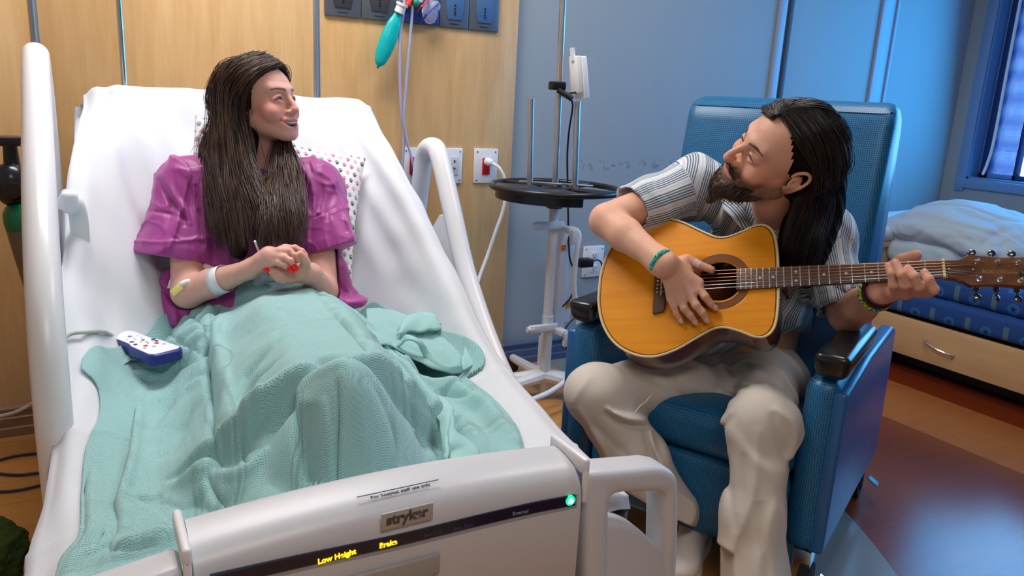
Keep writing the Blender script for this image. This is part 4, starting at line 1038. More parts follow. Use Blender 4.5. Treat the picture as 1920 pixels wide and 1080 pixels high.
MB().tube(bp+[0, 0, -.001], .0032, 8, caps=False).build('binding', m_cream2, gtr, local=True, smooth=True)
MB().tube(np.vstack([sc(o_, .976), sc(o_, .976)[:1]])+[0, 0, .0002], .0010, 6, caps=False).build('purfling', M_black, gtr, local=True)
def annulus(name, r0, r1, z, mat):
    a = np.linspace(0, 2*math.pi, 72, endpoint=False); c = np.stack([np.cos(a), np.sin(a)], 1)
    R_ = [np.c_[HC+c*r0, np.full(72, 0.)], np.c_[HC+c*r0, np.full(72, z)], np.c_[HC+c*r1, np.full(72, z)], np.c_[HC+c*r1, np.full(72, 0.)]]
    V, F = rings_mesh(R_); MB().data(V, F).build(name, mat, gtr, local=True)
annulus('rosette', .0595, .0750, .0006, mk('rosette_brown', srgb(120, 66, 18), .3))
annulus('rosette_line', .058, .0596, .0009, mk('rosette_line_dark', srgb(60, 60, 50), .4)); annulus('rosette_line', .0748, .0766, .0009, bpy.data.materials['rosette_line_dark'])
# bridge
MB().prism([(-.016, -.085), (-.010, -.085), (.013, -.080), (.016, -.05), (.016, .05), (.013, .080), (-.010, .085), (-.016, .085)], 0, .008, None, .002).build('bridge', mk('bridge_wood', srgb(84, 58, 38), .5), gtr, local=True)
MB().box((.004, 0, .0095), (.003, .072, .005), .001, rot=None).build('saddle', m_bone, gtr, local=True)
sy0 = [.026, .0156, .0052, -.0052, -.0156, -.026]; syn = [.0175, .0105, .0035, -.0035, -.0105, -.0175]
for y in sy0: MB().sphere((-.006, y*1.02, .0095), .0027, 10).build('bridge_pin', m_bone, gtr, local=True)
# neck and board
def fw(x): return np.interp(x, [.19, .645], [.0285, .0222])
MB().prism([(.192, -fw(.192)), (.642, -.0222), (.642, .0222), (.192, fw(.192))], .001, .0075, None, .0008).build('fingerboard', m_board, gtr, local=True)
V = []; F = []
for i, x in enumerate(np.linspace(.285, .66, 16)):
    w_ = fw(x)*.98; dp = .020+.004*(x < .32)
    for a in np.linspace(0, math.pi, 10): V.append((x, w_*math.cos(a), .001-dp*math.sin(a)))
for i in range(15):
    for k in range(9): F.append((i*10+k, i*10+k+1, i*10+11+k, i*10+10+k))
    F.append((i*10, i*10+10, i*10+19, i*10+9))
MB().data(V, F).prism([(.275, -.025), (.31, -.022), (.31, .022), (.275, .025)], -.09, .0, None, .008).build('neck', m_rose, gtr, local=True)
for n_ in range(1, 21):
    x = SCALE*2**(-n_/12)
    MB().box((x, 0, .0078), (.0022, 2*fw(x), .0016), .0003).build('fret', mk('fret_silver', srgb(196, 200, 196), .3, .7) if n_ == 1 else bpy.data.materials['fret_silver'], gtr, local=True)
for n_ in (5, 7, 9, 12, 15, 17):
    x = SCALE*(2**(-n_/12)+2**(-(n_-1)/12))/2
    for y in ((0,) if n_ != 12 else (.012, -.012)):
        MB().cyl((x, y, .0070), (x, y, .0079), .0034, n=18).build('inlay_dot', mk('pearl_dot', srgb(214, 218, 214), .3) if n_ == 5 else bpy.data.materials['pearl_dot'], gtr, local=True)
MB().box((.645, 0, .006), (.006, .0455, .011), .001).build('nut', m_bone, gtr, local=True)
# headstock, tilted back
HT = Matrix.Translation((.649, 0, .003)) @ rotm('Y', 13)
hp = spline([(0, -.022, 0), (.018, -.0225, 0), (.034, -.028, 0), (.050, -.0385, 0)], 6).tolist()
side = hp+[(.054, -.0385, 0)]+spline([(.060, -.037, 0), (.11, -.0335, 0), (.16, -.036, 0), (.20, -.040, 0)], 6).tolist()
side = [(a, b) for a, b, _ in side]; pol = side+[(.205, 0)]+[(a, -b) for a, b in side[::-1]]
HS_ = MB().prism(pol, -.016, 0, HT, .0008).build('headstock', m_rose, gtr, local=True)
MB().prism([(.002+a*.995, b*.985) for a, b in pol], -.0005, .0012, HT).build('headstock_veneer', m_head, HS_, local=True)
MB().prism([(.002, -.012), (.045, -.011), (.058, -.006), (.060, 0), (.058, .006), (.045, .011), (.002, .012)], .001, .0030, HT, .0006).build('truss_rod_cover', mk('cover_brown', srgb(82, 54, 40), .35), HS_, local=True)
for x in (.006, .055): MB().sphere(HT @ Vector((x, 0, .003)), .0022, 10).build('cover_screw', M_chrome, HS_, local=True)
m_logo = mk('logo_gold', srgb(150, 116, 74), .4)
text('brand_lettering', 'ROCCO', .013, HT @ Matrix.Translation((.097, -.003, .0012)), m_logo, HS_, local=True)
text('brand_lettering', 'UNIVERSAL', .007, HT @ Matrix.Translation((.140, -.0045, .0012)), m_logo, HS_, local=True)
posts = []
for k, x in enumerate((.066, .107, .148)):
    for sgn in (1, -1):
        y = sgn*.0215; pst = HT @ Vector((x, y, .0)); posts.append((k, sgn, x, y))
        t = MB()
        c0 = np.array(HT @ Vector((x, y, 0))); ax_ = np.array(HT.to_3x3() @ Vector((0, 0, 1)))
        t.lathe(c0, [(0, 0), (.0065, 0), (.0065, .002), (.0035, .0025), (.0030, .010), (.0042, .011), (.0035, .013), (0, .0135)], 18, ax_)
        t.build('tuner_post', M_chrome, HS_, local=True)
        t = MB(); a0 = HT @ Vector((x, sgn*.030, -.022)); a1 = HT @ Vector((x, sgn*.049, -.022)); a2 = HT @ Vector((x, sgn*.056, -.022))
        t.cyl(tuple(a0), tuple(a1), .0028, n=12).cyl(tuple(HT @ Vector((x, sgn*.028, -.022))), tuple(HT @ Vector((x, sgn*.038, -.022))), .0065, n=14)
        bb = bmesh.new(); bmesh.ops.create_uvsphere(bb, u_segments=18, v_segments=12, radius=1)
        rot_ = [0.2, .9, .35][k]*(1 if sgn < 0 else .2)
        bmesh.ops.transform(bb, matrix=Matrix.Translation(a2) @ rotm('Y', 60*rot_) @ Matrix.Diagonal((.0095, .0085, .0035, 1)), verts=bb.verts)
        t.add(bb); t.build('tuning_peg', mk('dark_chrome', (.16, .17, .19), .2, 1) if (k == 0 and sgn == 1) else bpy.data.materials['dark_chrome'], HS_, local=True)
tgt = {0: (0, 1), 1: (1, 1), 2: (2, 1), 3: (2, -1), 4: (1, -1), 5: (0, -1)}
for i in range(6):
    k, sgn = tgt[i]; q = HT @ Vector(((.066, .107, .148)[k], sgn*.0195, .006))
    r_ = [.0011, .0010, .0009, .0008, .0007, .0006][i]
    MB().tube([(-.005, sy0[i], .008), (.004, sy0[i], .0125), (.645, syn[i], .0122), tuple(q)], r_, 6).build('string', m_bronze if i < 4 else m_plain, gtr, local=True, smooth=True)
cp_ = HT @ Vector((.163, -.004, .012))
MB().box(tuple(cp_), (.034, .014, .016), .003, rot=rotm('Z', 28)).box(tuple(cp_+Vector((-.001, .0085, .008))), (.034, .002, .003), rot=rotm('Z', 28)).build('clip_tuner', mk('tuner_grey', srgb(52, 52, 50), .4), gtr, local=True)
MB().sphere((.2875, -.045, -.02), .006, 12).build('strap_button', M_chrome, gtr, local=True)
# ============================================================ PEOPLE
def skin_mat(name):
    m = mk(name, (.5, .3, .2), .52, spec=.35, sss=.12)
    a = attr_node(m, 'col'); nz = N(m, 'ShaderNodeTexNoise', Scale=60.0, Detail=3.0); L(m, coords(m), nz.inputs['Vector'])
    L(m, mixrgb(m, .10, a.outputs['Color'], nz.outputs['Color'], 'OVERLAY'), bs(m).inputs['Base Color'])
    add_bump(m, 420, .12, .0006); return m
def lin(r, g, b): return np.array(srgb(r, g, b)[:3])
def local(V, c, B): 
    d = V-c; return np.stack([d@B[0], d@B[1], d@B[2]], -1)       # side, forward, up
def head_sdf(q, c, B, s=1.0, fem=False, smile=0.0, neck=None, male_nose=1.0):
    """adds a head to q. c centre between the ears, B = (side, forward, up)"""
    S, Fw, U = B; g = lambda x, y, z: c+(S*x+Fw*y+U*z)*s
    R = np.array([S, Fw, U])
    jw = .050 if fem else .056
    q.ell(g(0, -.022, .034), A3((.074, .094, .080))*s, R, k=.01)
    q.ell(g(0, .030, .030), A3((.062, .058, .060))*s, R, k=.03*s)
    q.ell(g(0, .028, -.030), A3((.058, .060, .062))*s, R, k=.03*s)
    for x in (1, -1):
        q.cone(g(x*jw, .002, -.055), g(x*.020, .068, -.094), .020*s, .017*s, k=.028*s)
        q.ell(g(x*.040, .060, -.030), A3((.022, .020, .018))*s, R, k=.02*s)
        q.cone(g(x*.040, .070, .026), g(x*.012, .084, .022), .010*s, .011*s, k=.016*s)
    q.ell(g(0, .078, -.096), A3((.020, .016, .015))*s, R, k=.016*s)
    q.ell(g(0, .074, -.068), A3((.030, .022, .024))*s, R, k=.02*s)
    for x in (1, -1):
        q.ell(g(x*.031, .096, .002), A3((.019, .017, .0115))*s, R, k=.012*s, op='s')
        q.ell(g(x*.0305, .0715, -.001), A3((.0165, .0145, .0125))*s, R, k=.004*s)
        # upper lid and the pouch of a smiling eye
        q.curve([g(x*.0165, .082, -.001), g(x*.024, .0875, .0055), g(x*.034, .0865, .0062), g(x*.0445, .078, -.001)], .0028*s, k=.005*s)
        q.curve([g(x*.018, .081, -.006), g(x*.028, .085, -.0095), g(x*.042, .077, -.006)], .0028*s, k=.006*s)
    nl = .112 if fem else .117
    q.curve([g(0, .082, .022), g(0, .090, .006), g(0, (.104 if fem else .110), -.018), g(0, nl-.004, -.032)], [.0085*s, .007*s, .0078*s, .0095*s], k=.012*s)
    q.ell(g(0, nl-.008, -.036), A3((.0105, .0105, .0095))*s, R, k=.008*s)
    for x in (1, -1):
        q.ell(g(x*.0125, .092, -.039), A3((.0075, .011, .0078))*s, R, k=.006*s)
        q.ell(g(x*.0065, .097, -.0475), A3((.0036, .005, .003))*s, R, k=.002*s, op='s')
    # mouth
    mw = .026+.008*smile; mz = -.067; up_ = .008*smile
    q.ell(g(0, .076, mz+.002), A3((.030, .020, .022))*s, R, k=.014*s)
    if smile > .5:
        q.curve([g(-mw, .074, mz+up_+.002), g(-mw*.5, .088, mz-.002), g(0, .092, mz-.004), g(mw*.5, .088, mz-.002), g(mw, .074, mz+up_+.002)], [.003*s, .0082*s, .0092*s, .0082*s, .003*s], k=.004*s, op='s')
        q.curve([g(-mw*.86, .076, mz+up_+.002), g(0, .0885, mz+.0030), g(mw*.86, .076, mz+up_+.002)], .0046*s, k=.001)
    lo = -.0135 if smile > .5 else -.0045
    q.curve([g(-mw*1.02, .0765, mz+up_+.003), g(-mw*.5, .0935, mz+.0080), g(-.005, .0975, mz+.0090), g(0, .0965, mz+.0080), g(.005, .0975, mz+.0090), g(mw*.5, .0935, mz+.0080), g(mw*1.02, .0765, mz+up_+.003)], [.0022*s, .0036*s, .0038*s, .0036*s, .0022*s], k=.0035*s)
    q.curve([g(-mw*.98, .0765, mz+up_-.001), g(-mw*.55, .089, mz+lo*.75-.001), g(0, .0940, mz+lo-.002), g(mw*.55, .089, mz+lo*.75-.001), g(mw*.98, .0765, mz+up_-.001)], [.0022*s, .0040*s, .0046*s, .0040*s, .0022*s], k=.004*s)
    if smile > .2:
        for x in (1, -1):
            q.curve([g(x*.016, .094, -.044), g(x*.031, .085, -.052), g(x*.040, .074, -.068)], [.0012*s, .0022*s, .001*s], k=.006*s, op='s')
            q.ell(g(x*.043, .063, -.040), A3((.019, .018, .018))*s, R, k=.014*s)
    # ears
    for x in (1, -1):
        e = lambda y, z, o=0: g(x*(.073+o), y, z)
        q.ell(e(-.012, -.012, .003), A3((.007, .014, .024))*s, R, k=.005*s)
        q.curve([e(.002, .004, .0), e(-.002, .018, .006), e(-.016, .026, .012), e(-.029, .016, .014), e(-.028, -.004, .013), e(-.018, -.026, .007), e(-.006, -.036, .003), e(.002, -.028, .0)], [.003*s, .004*s, .004*s, .004*s, .0038*s, .0045*s, .006*s, .004*s], k=.003*s)
        q.ell(e(-.006, -.010, .013), A3((.008, .007, .011))*s, R, k=.004*s, op='s')
    return g
def lashes(parent, c, B, s, mat, r=.0013):
    for sx in (1, -1):
        pts = [(.0165, .0830, -.0035), (.023, .0872, -.0004), (.0305, .0880, .0006), (.038, .0852, -.0010), (.0465, .0785, -.0052)]
        pts = spline([c+(B[0]*sx*x+B[1]*y+B[2]*z)*s for x, y, z in pts], 5)
        MB().tube(pts, np.interp(np.linspace(0, 1, len(pts)), [0, .5, 1], [.5, 1, .6])*r*s, 8).build('eyelashes', mat, parent, smooth=True)
def head_color(V, c, B, s, base, fem=False, smile=0, brow=None, stubble=None):
    L_ = local(V, c, B)/s; x, y, z = np.abs(L_[:, 0]), L_[:, 1], L_[:, 2]
    C_ = np.tile(base, (len(V), 1))
    def blend(w, col): nonlocal C_; C_ = C_*(1-w[:, None])+col*w[:, None]
    near = (np.linalg.norm(L_, axis=1) < .16)
    gs = lambda d, r: np.exp(-(d/r)**2)
    blend(near*(.70 if fem else .5)*gs(np.sqrt((x-.045)**2+(z+.032)**2+((y-.05)*.5)**2), .032), base*np.array([1.08, .64, .60]))
    blend(near*.45*gs(np.sqrt(x**2+(y-.108)**2+(z+.036)**2), .016), base*np.array([1.1, .62, .58]))
    mw = .026+.008*smile; mz = -.067; up_ = .008*smile
    t = np.clip(x/mw, 0, 1.2); zc_ = mz+(up_+.003)*t**2
    zc_ = zc_-(.003*(1-t**2) if smile > .5 else 0); hh = .0165 if smile > .5 else .010
    lip = (y > .07)*(x < mw*1.04)*smooth(hh, hh*.72, np.abs(z-zc_)*1.0/(1.02-.60*np.clip(t, 0, 1)))
    blend(near*lip*.75, (lin(188, 96, 98) if fem else lin(176, 100, 98)))
    if smile > .5:
        lowz = mz-.0115*(1-t**2)+up_*t**2; upz = mz+.0058*(1-t**2)+(up_+.003)*t**2
        ins = (y > .045)*(y < .0915-.017*t**2)*(x < mw*.99)*(z > lowz)*(z < upz+.001)
        blend(near*ins*1.0, lin(64, 24, 26))
        teeth = (y > .07)*(y < .0945-.016*t**2)*(x < mw*.90)*(z > mz-.0035+up_*t**2*.6)*(z < upz+.0006)
        fr = np.abs((x/.0076) % 1-.5)
        blend(near*teeth*(1-.35*(fr > .44)), lin(240, 236, 230))
    # lash line, brows
    ez = -.0012-.0035*((x-.0305)/.014)**2
    lash = (y > .066)*(np.abs(x-.0305) < .0155)*smooth(.0030, .0014, np.abs(z-ez))
    blend(near*lash*.55, lin(34, 20, 18))
    blend(near*(y > .066)*.35*gs(np.sqrt(((x-.031)/1.5)**2+(z-.004)**2), .010), base*np.array([.72, .55, .56]))
    bz = .0205+.004*np.sin(np.clip((x-.012)/.038, 0, 1)*2.6)
    br_ = (y > .05)*(x > .011)*(x < .050)*smooth(.0042, .0022, np.abs(z-bz)*(1+.6*np.clip((x-.03)/.02, 0, 1)))
    if brow is not None: blend(near*br_*.85, brow)
    if stubble is not None:
        col, = stubble
        w_ = smooth(-.030, -.052, z-.35*(.045-y)*(y < .045))*smooth(-.03, .0, y)*near
        lipm = (np.abs(z-zc_) < .0055)*(x < mw)*(y > .08)
        w_ = w_*(1-lipm); mus = near*(y > .075)*smooth(.0075, .004, np.abs(z+.0545+.16*np.clip(x-.012, 0, 1)))*(x < .032)
        n_ = .5+.5*noise(V*420, 3)
        blend(np.clip(w_*(.62+.38*n_), 0, 1)*.9, col); blend(mus*.85, col)
    return C_
# ---- hands ----------------------------------------------------------------
def finger(q, base_, pts, r, k=.0035):
    pp = [base_]+pts
    for i in range(len(pp)-1):
        r0 = r*(1.10-.10*i); r1 = r*(1.10-.10*(i+1))
        q.cone(pp[i], pp[i+1], r0, r1, k=(.009 if i == 0 else .0012))
        if i in (1, 2): q.ell(pp[i], (r0*1.04,)*3, k=.003)
def hair_strands(guides, n, seed, r0=.0011, seg=16, jitter=.006, clump=.35, curl=0, taper=True, blend_k=2):
    """guides: list of polylines (root..tip) with radius of the lock: strands are scattered round them"""
    rg = np.random.default_rng(seed); Vs = []; Fs = []; off = 0
    gp = [resample(spline(g_, 6), seg) for g_ in guides]; gp = np.array(gp); t = np.linspace(0, 1, seg)
    for i in range(n):
        j = rg.integers(0, len(gp)); j2 = min(j+1, len(gp)-1) if rg.random() < .8 else max(j-1, 0)
        w_ = rg.random()
        p = gp[j]*(1-w_)+gp[j2]*w_
        o_ = rg.normal(size=3)*jitter; o2 = rg.normal(size=3)*jitter*1.3
        p = p+o_*(.35+.65*t[:, None])*(1-clump*t[:, None])+o2*np.sin(t*math.pi*rg.uniform(.7, 2.2))[:, None]*.5
        if curl: 
            ph = rg.uniform(0, 6.28); p = p+curl*np.stack([np.sin(t*18+ph), np.cos(t*15+ph), np.sin(t*13+ph*2)], 1)*t[:, None]
        L_ = rg.uniform(.72, 1.0) if taper else 1.0; m = max(4, int(seg*L_)); p = p[:m]
        rad = r0*rg.uniform(.6, 1.25)*np.interp(np.linspace(0, 1, m), [0, .1, .75, 1], [.7, 1, .8, .1])
        v, f = tube_vf(p, rad, 4, False); Vs.append(v); Fs.append(np.array(f)+off); off += len(v)
    return np.concatenate(Vs), np.concatenate(Fs)
def hair_mat(name, c1, c2, rough=.35, spec=.5, stretch=(60, 60, 4)):
    m = mk(name, c1, rough, spec=spec); n1 = N(m, 'ShaderNodeTexNoise', Scale=1.0, Detail=4.0); L(m, coords(m, 'Object', stretch), n1.inputs['Vector'])
    L(m, ramp(m, n1.outputs[0], [(.35, c1), (.65, c2)]), bs(m).inputs['Base Color'])
    bs(m).inputs['Anisotropic'].default_value = .3; return m
m_skin = skin_mat('skin')
# ============================================================ THE GUITARIST
man = thing('person', 'seated person with long dark hair and beard playing the amber guitar', 'person', tuple(P(1400, 690, 2.2)))
MHS = 1.12
mF = cv(-.95, .12, .28); mU = cv(.25, .62, .74); mB = basis(mF, mU)
mC = P(1465, 290, 1.83)
q = SD()
g = head_sdf(q, mC, mB, MHS, False, .3)
nb = P(1462, 410, 2.05); chest = P(1432, 480, 2.18); pel = P(1400, 650, 2.30)
q.cone(mC+(-mB[1]*.015-mB[2]*.06), nb, .060, .066, k=.02)
q.cone(nb, chest, .07, .13, k=.05).cone(chest, pel, .14, .14, k=.05)
shR, shL = P(1305, 352, 2.12), P(1546, 440, 2.08)
q.cone(shR, shL, .062, .062, k=.05)
elR, wrR = P(1137, 413, 2.05), P(1243, 494, 1.89)
q.cone(shR, elR, .055, .046, k=.03).cone(elR+(wrR-elR)*.02, elR+(wrR-elR)*.35, .045, .044, k=.012).cone(elR+(wrR-elR)*.35, wrR, .043, .0285, k=.015)
elL, wrL = P(1588, 590, 1.98), P(1652, 546, 1.78)
q.cone(shL, elL, .055, .046, k=.03).cone(elL, elL+(wrL-elL)*.4, .045, .043, k=.012).cone(elL+(wrL-elL)*.4, wrL, .042, .029, k=.012)
# right hand flat over the strings (guitar space -> room)
def hg(x, y, z): return gpt(x, y, z)
def onface(px, py, h):
    """the point h above the guitar top seen at that pixel"""
    r = P(px, py, 1)-CAMP; n = np.array(gz); t = ((GS+n*h*GSC)-CAMP).dot(n)/r.dot(n); return CAMP+r*t
hW = wrR
knR = [onface(1322-12, 532-2, .044), onface(1296, 548, .046), onface(1277, 556, .044), onface(1260, 560, .038)]
pR = onface(1275, 512, .040)
q.cone(hW, pR, .0285, .033, k=.03, flat=(gz, .62)).ell(onface(1277, 527, .030), (.040, .034, .019), np.array([gxv*.8-gy*.6, gxv*.6+gy*.8, gz]), k=.012)
for kpt in knR: q.cone(hW+(pR-hW)*.35, kpt, .022, .0135, k=.010, flat=(gz, .75))
fR = [([onface(1322, 556, .036), onface(1332, 569, .022), onface(1340, 577, .011)], .0100),
      ([onface(1305, 572, .040), onface(1317, 586, .028), onface(1324, 599, .012)], .0104),
      ([onface(1283, 578, .038), onface(1294, 591, .026), onface(1303, 604, .011)], .0098),
      ([onface(1264, 574, .032), onface(1269, 588, .022), onface(1277, 602, .010)], .0088)]
knb = [onface(1303, 530, .042), onface(1288, 543, .044), onface(1272, 549, .042), onface(1259, 550, .036)]
for (pp, r_), kb in zip(fR, knb): finger(q, kb, pp, r_)
q.chain([onface(1262, 497, .036), onface(1288, 487, .038), onface(1310, 497, .030), onface(1334, 506, .020)], [.018, .0145, .0118, .0098], k=.012, kk=.002)
# left hand round the neck
NKn = lambda px, py, d: P(px, py, d)
fb_ = lambda x, y, h: gpt(x, y, h)
knL = [P(1739, 546, 1.695), P(1714, 545, 1.70), P(1697, 550, 1.715), P(1675, 548, 1.73)]
palmL = P(1700, 535, 1.765)
q.cone(wrL, palmL, .030, .030, k=.012, flat=(cv(0, .4, 1), .75))
for kp in knL: q.cone(wrL+(palmL-wrL)*.3, kp+(palmL-kp)*.25, .020, .014, k=.010)
fl = [(P(1742, 548, 1.700), [P(1750, 543, 1.675), P(1741, 524, 1.672), P(1733, 512, 1.683)], .0118),
      (P(1722, 548, 1.715), [P(1722, 537, 1.672), P(1713, 518, 1.664), P(1702, 504, 1.676)], .0115),
      (P(1700, 552, 1.725), [P(1697, 534, 1.682), P(1690, 514, 1.674), P(1679, 493, 1.688)], .0110),
      (P(1679, 550, 1.738), [P(1675, 534, 1.700), P(1671, 512, 1.692), P(1665, 498, 1.702)], .0102)]
for b_, pp, r_ in fl: finger(q, b_, pp, r_)
q.chain([P(1668, 535, 1.79), P(1668, 505, 1.80), P(1690, 487, 1.79), P(1717, 479, 1.775)], [.020, .0155, .0145, .0135], k=.012, kk=.003)
V, F = q.mesh(.0026, hi=None)
mbase = lin(214, 164, 140)
col = head_color(V, mC, mB, MHS, mbase, False, .3, lin(46, 32, 26), (lin(66, 46, 34),))
def tips(col, V, pts, r, c): 
    for p_ in pts:
        w_ = np.exp(-(np.linalg.norm(V-p_, axis=1)/r)**2)[:, None]*.5; col = col*(1-w_)+c*w_
    return col
col = tips(col, V, [f_[0][-1] for f_ in fR]+[f_[1][-1] for f_ in fl]+[P(1717, 479, 1.775), onface(1334, 506, .02)], .014, mbase*np.array([1.1, .68, .66]))
col = np.c_[col, np.ones(len(col))]
body = link('body', fast_mesh(V, F, {'col': col}), m_skin, man)
# nails
def nail(parent, c, d, n, r, mat, nm='fingernail'):
    d = d/np.linalg.norm(d); n = n-n.dot(d)*d; n /= np.linalg.norm(n)
    b = bmesh.new(); bmesh.ops.create_uvsphere(b, u_segments=14, v_segments=8, radius=1)
    bmesh.ops.transform(b, matrix=frame(c+n*r*.72, d, np.cross(n, d)) @ Matrix.Diagonal((r*.85, r*.62, r*.34, 1)), verts=b.verts)
    return MB().add(b).build(nm, mat, parent, smooth=True)
m_nail = mk('nail', srgb(214, 170, 156), .3)
for pp, r_ in fR: nail(man, pp[-1], pp[-1]-pp[-2], gz, r_, m_nail)
nail(man, fl[0][1][-1], fl[0][1][-1]-fl[0][1][-2], cv(.1, .2, 1), .0095, m_nail)
# ---- shirt with woven stripes: attribute st.x runs across the stripes
m_shirt = mk('striped_cotton', (.6, .6, .6), .85)
a_ = attr_node(m_shirt, 'st'); s_ = N(m_shirt, 'ShaderNodeSeparateXYZ'); L(m_shirt, a_.outputs['Vector'], s_.inputs[0])
u = s_.outputs[0]; per = math_(m_shirt, 'FRACT', math_(m_shirt, 'MULTIPLY', u, 1/.046))
fine = math_(m_shirt, 'LESS_THAN', math_(m_shirt, 'FRACT', math_(m_shirt, 'MULTIPLY', u, 1/.0062)), .56)
navy = math_(m_shirt, 'MULTIPLY', math_(m_shirt, 'LESS_THAN', per, .68), fine)
pale = math_(m_shirt, 'MULTIPLY', math_(m_shirt, 'GREATER_THAN', per, .80), math_(m_shirt, 'LESS_THAN', per, .90))
wv_ = N(m_shirt, 'ShaderNodeTexNoise', Scale=160.0, Detail=2.0); L(m_shirt, coords(m_shirt), wv_.inputs['Vector'])
nv = mixrgb(m_shirt, wv_.outputs[0], srgb(30, 56, 88), srgb(112, 136, 160))
cc_ = mixrgb(m_shirt, navy, srgb(206, 212, 218), nv); cc_ = mixrgb(m_shirt, math_(m_shirt, 'MULTIPLY', pale, .3), cc_, srgb(120, 150, 180))
L(m_shirt, cc_, bs(m_shirt).inputs['Base Color'])
q = SD()
q.cone(chest, pel, .162, .165, k=.05).cone(nb+(chest-nb)*.45, chest, .11, .15, k=.06)
q.cone(shR, shL, .078, .078, k=.05).cone(nb, shL, .065, .07, k=.05).cone(nb, shR, .065, .07, k=.05)
hemR = P(1178, 398, 2.09); hemL = P(1580, 578, 2.0)
q.cone(shR, hemR+(hemR-shR)*.15, .080, .074, k=.04).cone(shL, hemL+(hemL-shL)*.2, .080, .066, k=.04)
q.ell(P(1385, 640, 2.20), (.19, .15, .10), k=.05).cone(P(1345, 630, 2.14), P(1455, 628, 2.13), .055, .06, k=.04)
# shirt tail in front
q.cone(P(1318, 655, 2.09), P(1322, 700, 2.055), .034, .014, k=.02).cone(P(1300, 660, 2.09), P(1470, 655, 2.07), .03, .03, k=.03)
dR = (hemR-shR)/np.linalg.norm(hemR-shR); dL = (hemL-shL)/np.linalg.norm(hemL-shL)
def fold(p):
    tor = noise(p*np.array([9, 9, 5]), 12)*.010+noise(p*np.array([20, 20, 14]), 13)*.0045
    rid = np.sin((p@cv(1, .5, 0))*46+6*noise(p*5, 3))*.0035*(noise(p*4, 9)+.6)
    return tor+rid
q.disp(fold)
SF = [([(1352, 320), (1330, 370), (1318, 425)], .007, 8, 'v'), ([(1375, 345), (1350, 400), (1345, 440)], .006, 8, 'p'), ([(1290, 375), (1310, 395), (1330, 430)], .006, 8, 'v'), ([(1240, 350), (1262, 385), (1272, 410)], .005, 8, 'v'), ([(1205, 350), (1225, 380), (1232, 408)], .004, 7, 'v'),
      ([(1560, 400), (1590, 450), (1602, 510)], .006, 8, 'v'), ([(1530, 470), (1560, 520), (1590, 545)], .007, 9, 'p'), ([(1500, 560), (1530, 575), (1570, 560)], .007, 9, 'p'), ([(1480, 640), (1440, 655), (1380, 660)], .006, 7, 'v'), ([(1520, 590), (1500, 640), (1490, 670)], .007, 8, 'v')]
q.disp(lambda p: folds2(p, SF))
q.plane(hemR, dR, k=.004).plane(hemL, dL+cv(.25, -.2, 0), k=.004)
q.cone(hemR-dR*.05, elR, .062, .075, k=.004, op='s').cone(hemL-dL*.06, elL, .056, .064, k=.004, op='s')
# open neckline
q.ell(mC+(nb-mC)*.62+mB[1]*.0, (.058, .058, .07), k=.01, op='s').cone(nb+cv(-.03, .02, .06), P(1428, 470, 2.03), .040, .012, k=.012, op='s')
V, F = q.mesh(.0038)
def seg_t(V, a, b): ba = b-a; t = np.clip((V-a)@ba/ba.dot(ba), 0, 1); return np.linalg.norm(V-a-t[:, None]*ba, axis=1), t
dRr, tR = seg_t(V, shR+dR*.04, hemR); dLl, tL = seg_t(V, shL+dL*.04, hemL)
def around(V, a, d, up):
    e1 = up-up.dot(d)*d; e1 /= np.linalg.norm(e1); e2 = np.cross(d, e1); w_ = V-a; return np.arctan2(w_@e2, w_@e1)*.078
sR = around(V, shR, dR, cv(0, 1, 0)); sL = around(V, shL, dL, cv(1, 0, 0))
tor = (V-chest)@cv(.93, -.30, -.1)+.02*noise(V*5, 4)+.22*np.clip((V-nb)@cv(0, 1, 0), -.3, .1)*np.sign((V-nb)@cv(1, 0, 0))*-.3
m1 = (tR > .0)*(dRr < .12)*((V-shR)@dR > .045); m2 = (tL > .05)*(dLl < .098)*((V-shL)@dL > .05)
st = np.where(m1, sR, np.where(m2, sL, tor))
shirt = link('shirt', fast_mesh(V, F, {'st': np.c_[st, st*0, st*0]}), m_shirt, man)
# collar: two leaves
def leaf(pts_in, pts_out, lift, nm, nrm=cv(0, .1, 1)):
    a, b = resample(spline(pts_in, 6), 16), resample(spline(pts_out, 6), 16); Vq = []; 
    for w_ in np.linspace(0, 1, 6): Vq.append(a*(1-w_)+b*w_+nrm*lift*math.sin(w_*math.pi*.9))
    Vq = np.array(Vq); n_ = 6*16
    idx = np.arange(n_).reshape(6, 16); f = np.stack([idx[:-1, :-1], idx[:-1, 1:], idx[1:, 1:], idx[1:, :-1]], -1).reshape(-1, 4)
    stv = (Vq.reshape(-1, 3)@cv(.75, .5, 0))
    me = fast_mesh(Vq.reshape(-1, 3), f, {'st': np.c_[stv, stv*0, stv*0]}); o = link(nm, me, m_shirt, man)
    md = o.modifiers.new('thick', 'SOLIDIFY'); md.thickness = .003; return o
leaf([P(1372, 352, 2.02), P(1382, 372, 1.99), P(1396, 398, 1.97), P(1412, 428, 1.975)], [P(1352, 368, 2.02), P(1357, 392, 1.98), P(1372, 408, 1.96), P(1392, 432, 1.97)], .006, 'collar')
leaf([P(1478, 405, 2.03), P(1462, 420, 1.99), P(1445, 432, 1.97), P(1430, 445, 1.975)], [P(1510, 415, 2.03), P(1490, 440, 1.98), P(1468, 452, 1.96), P(1440, 456, 1.97)], .006, 'collar')
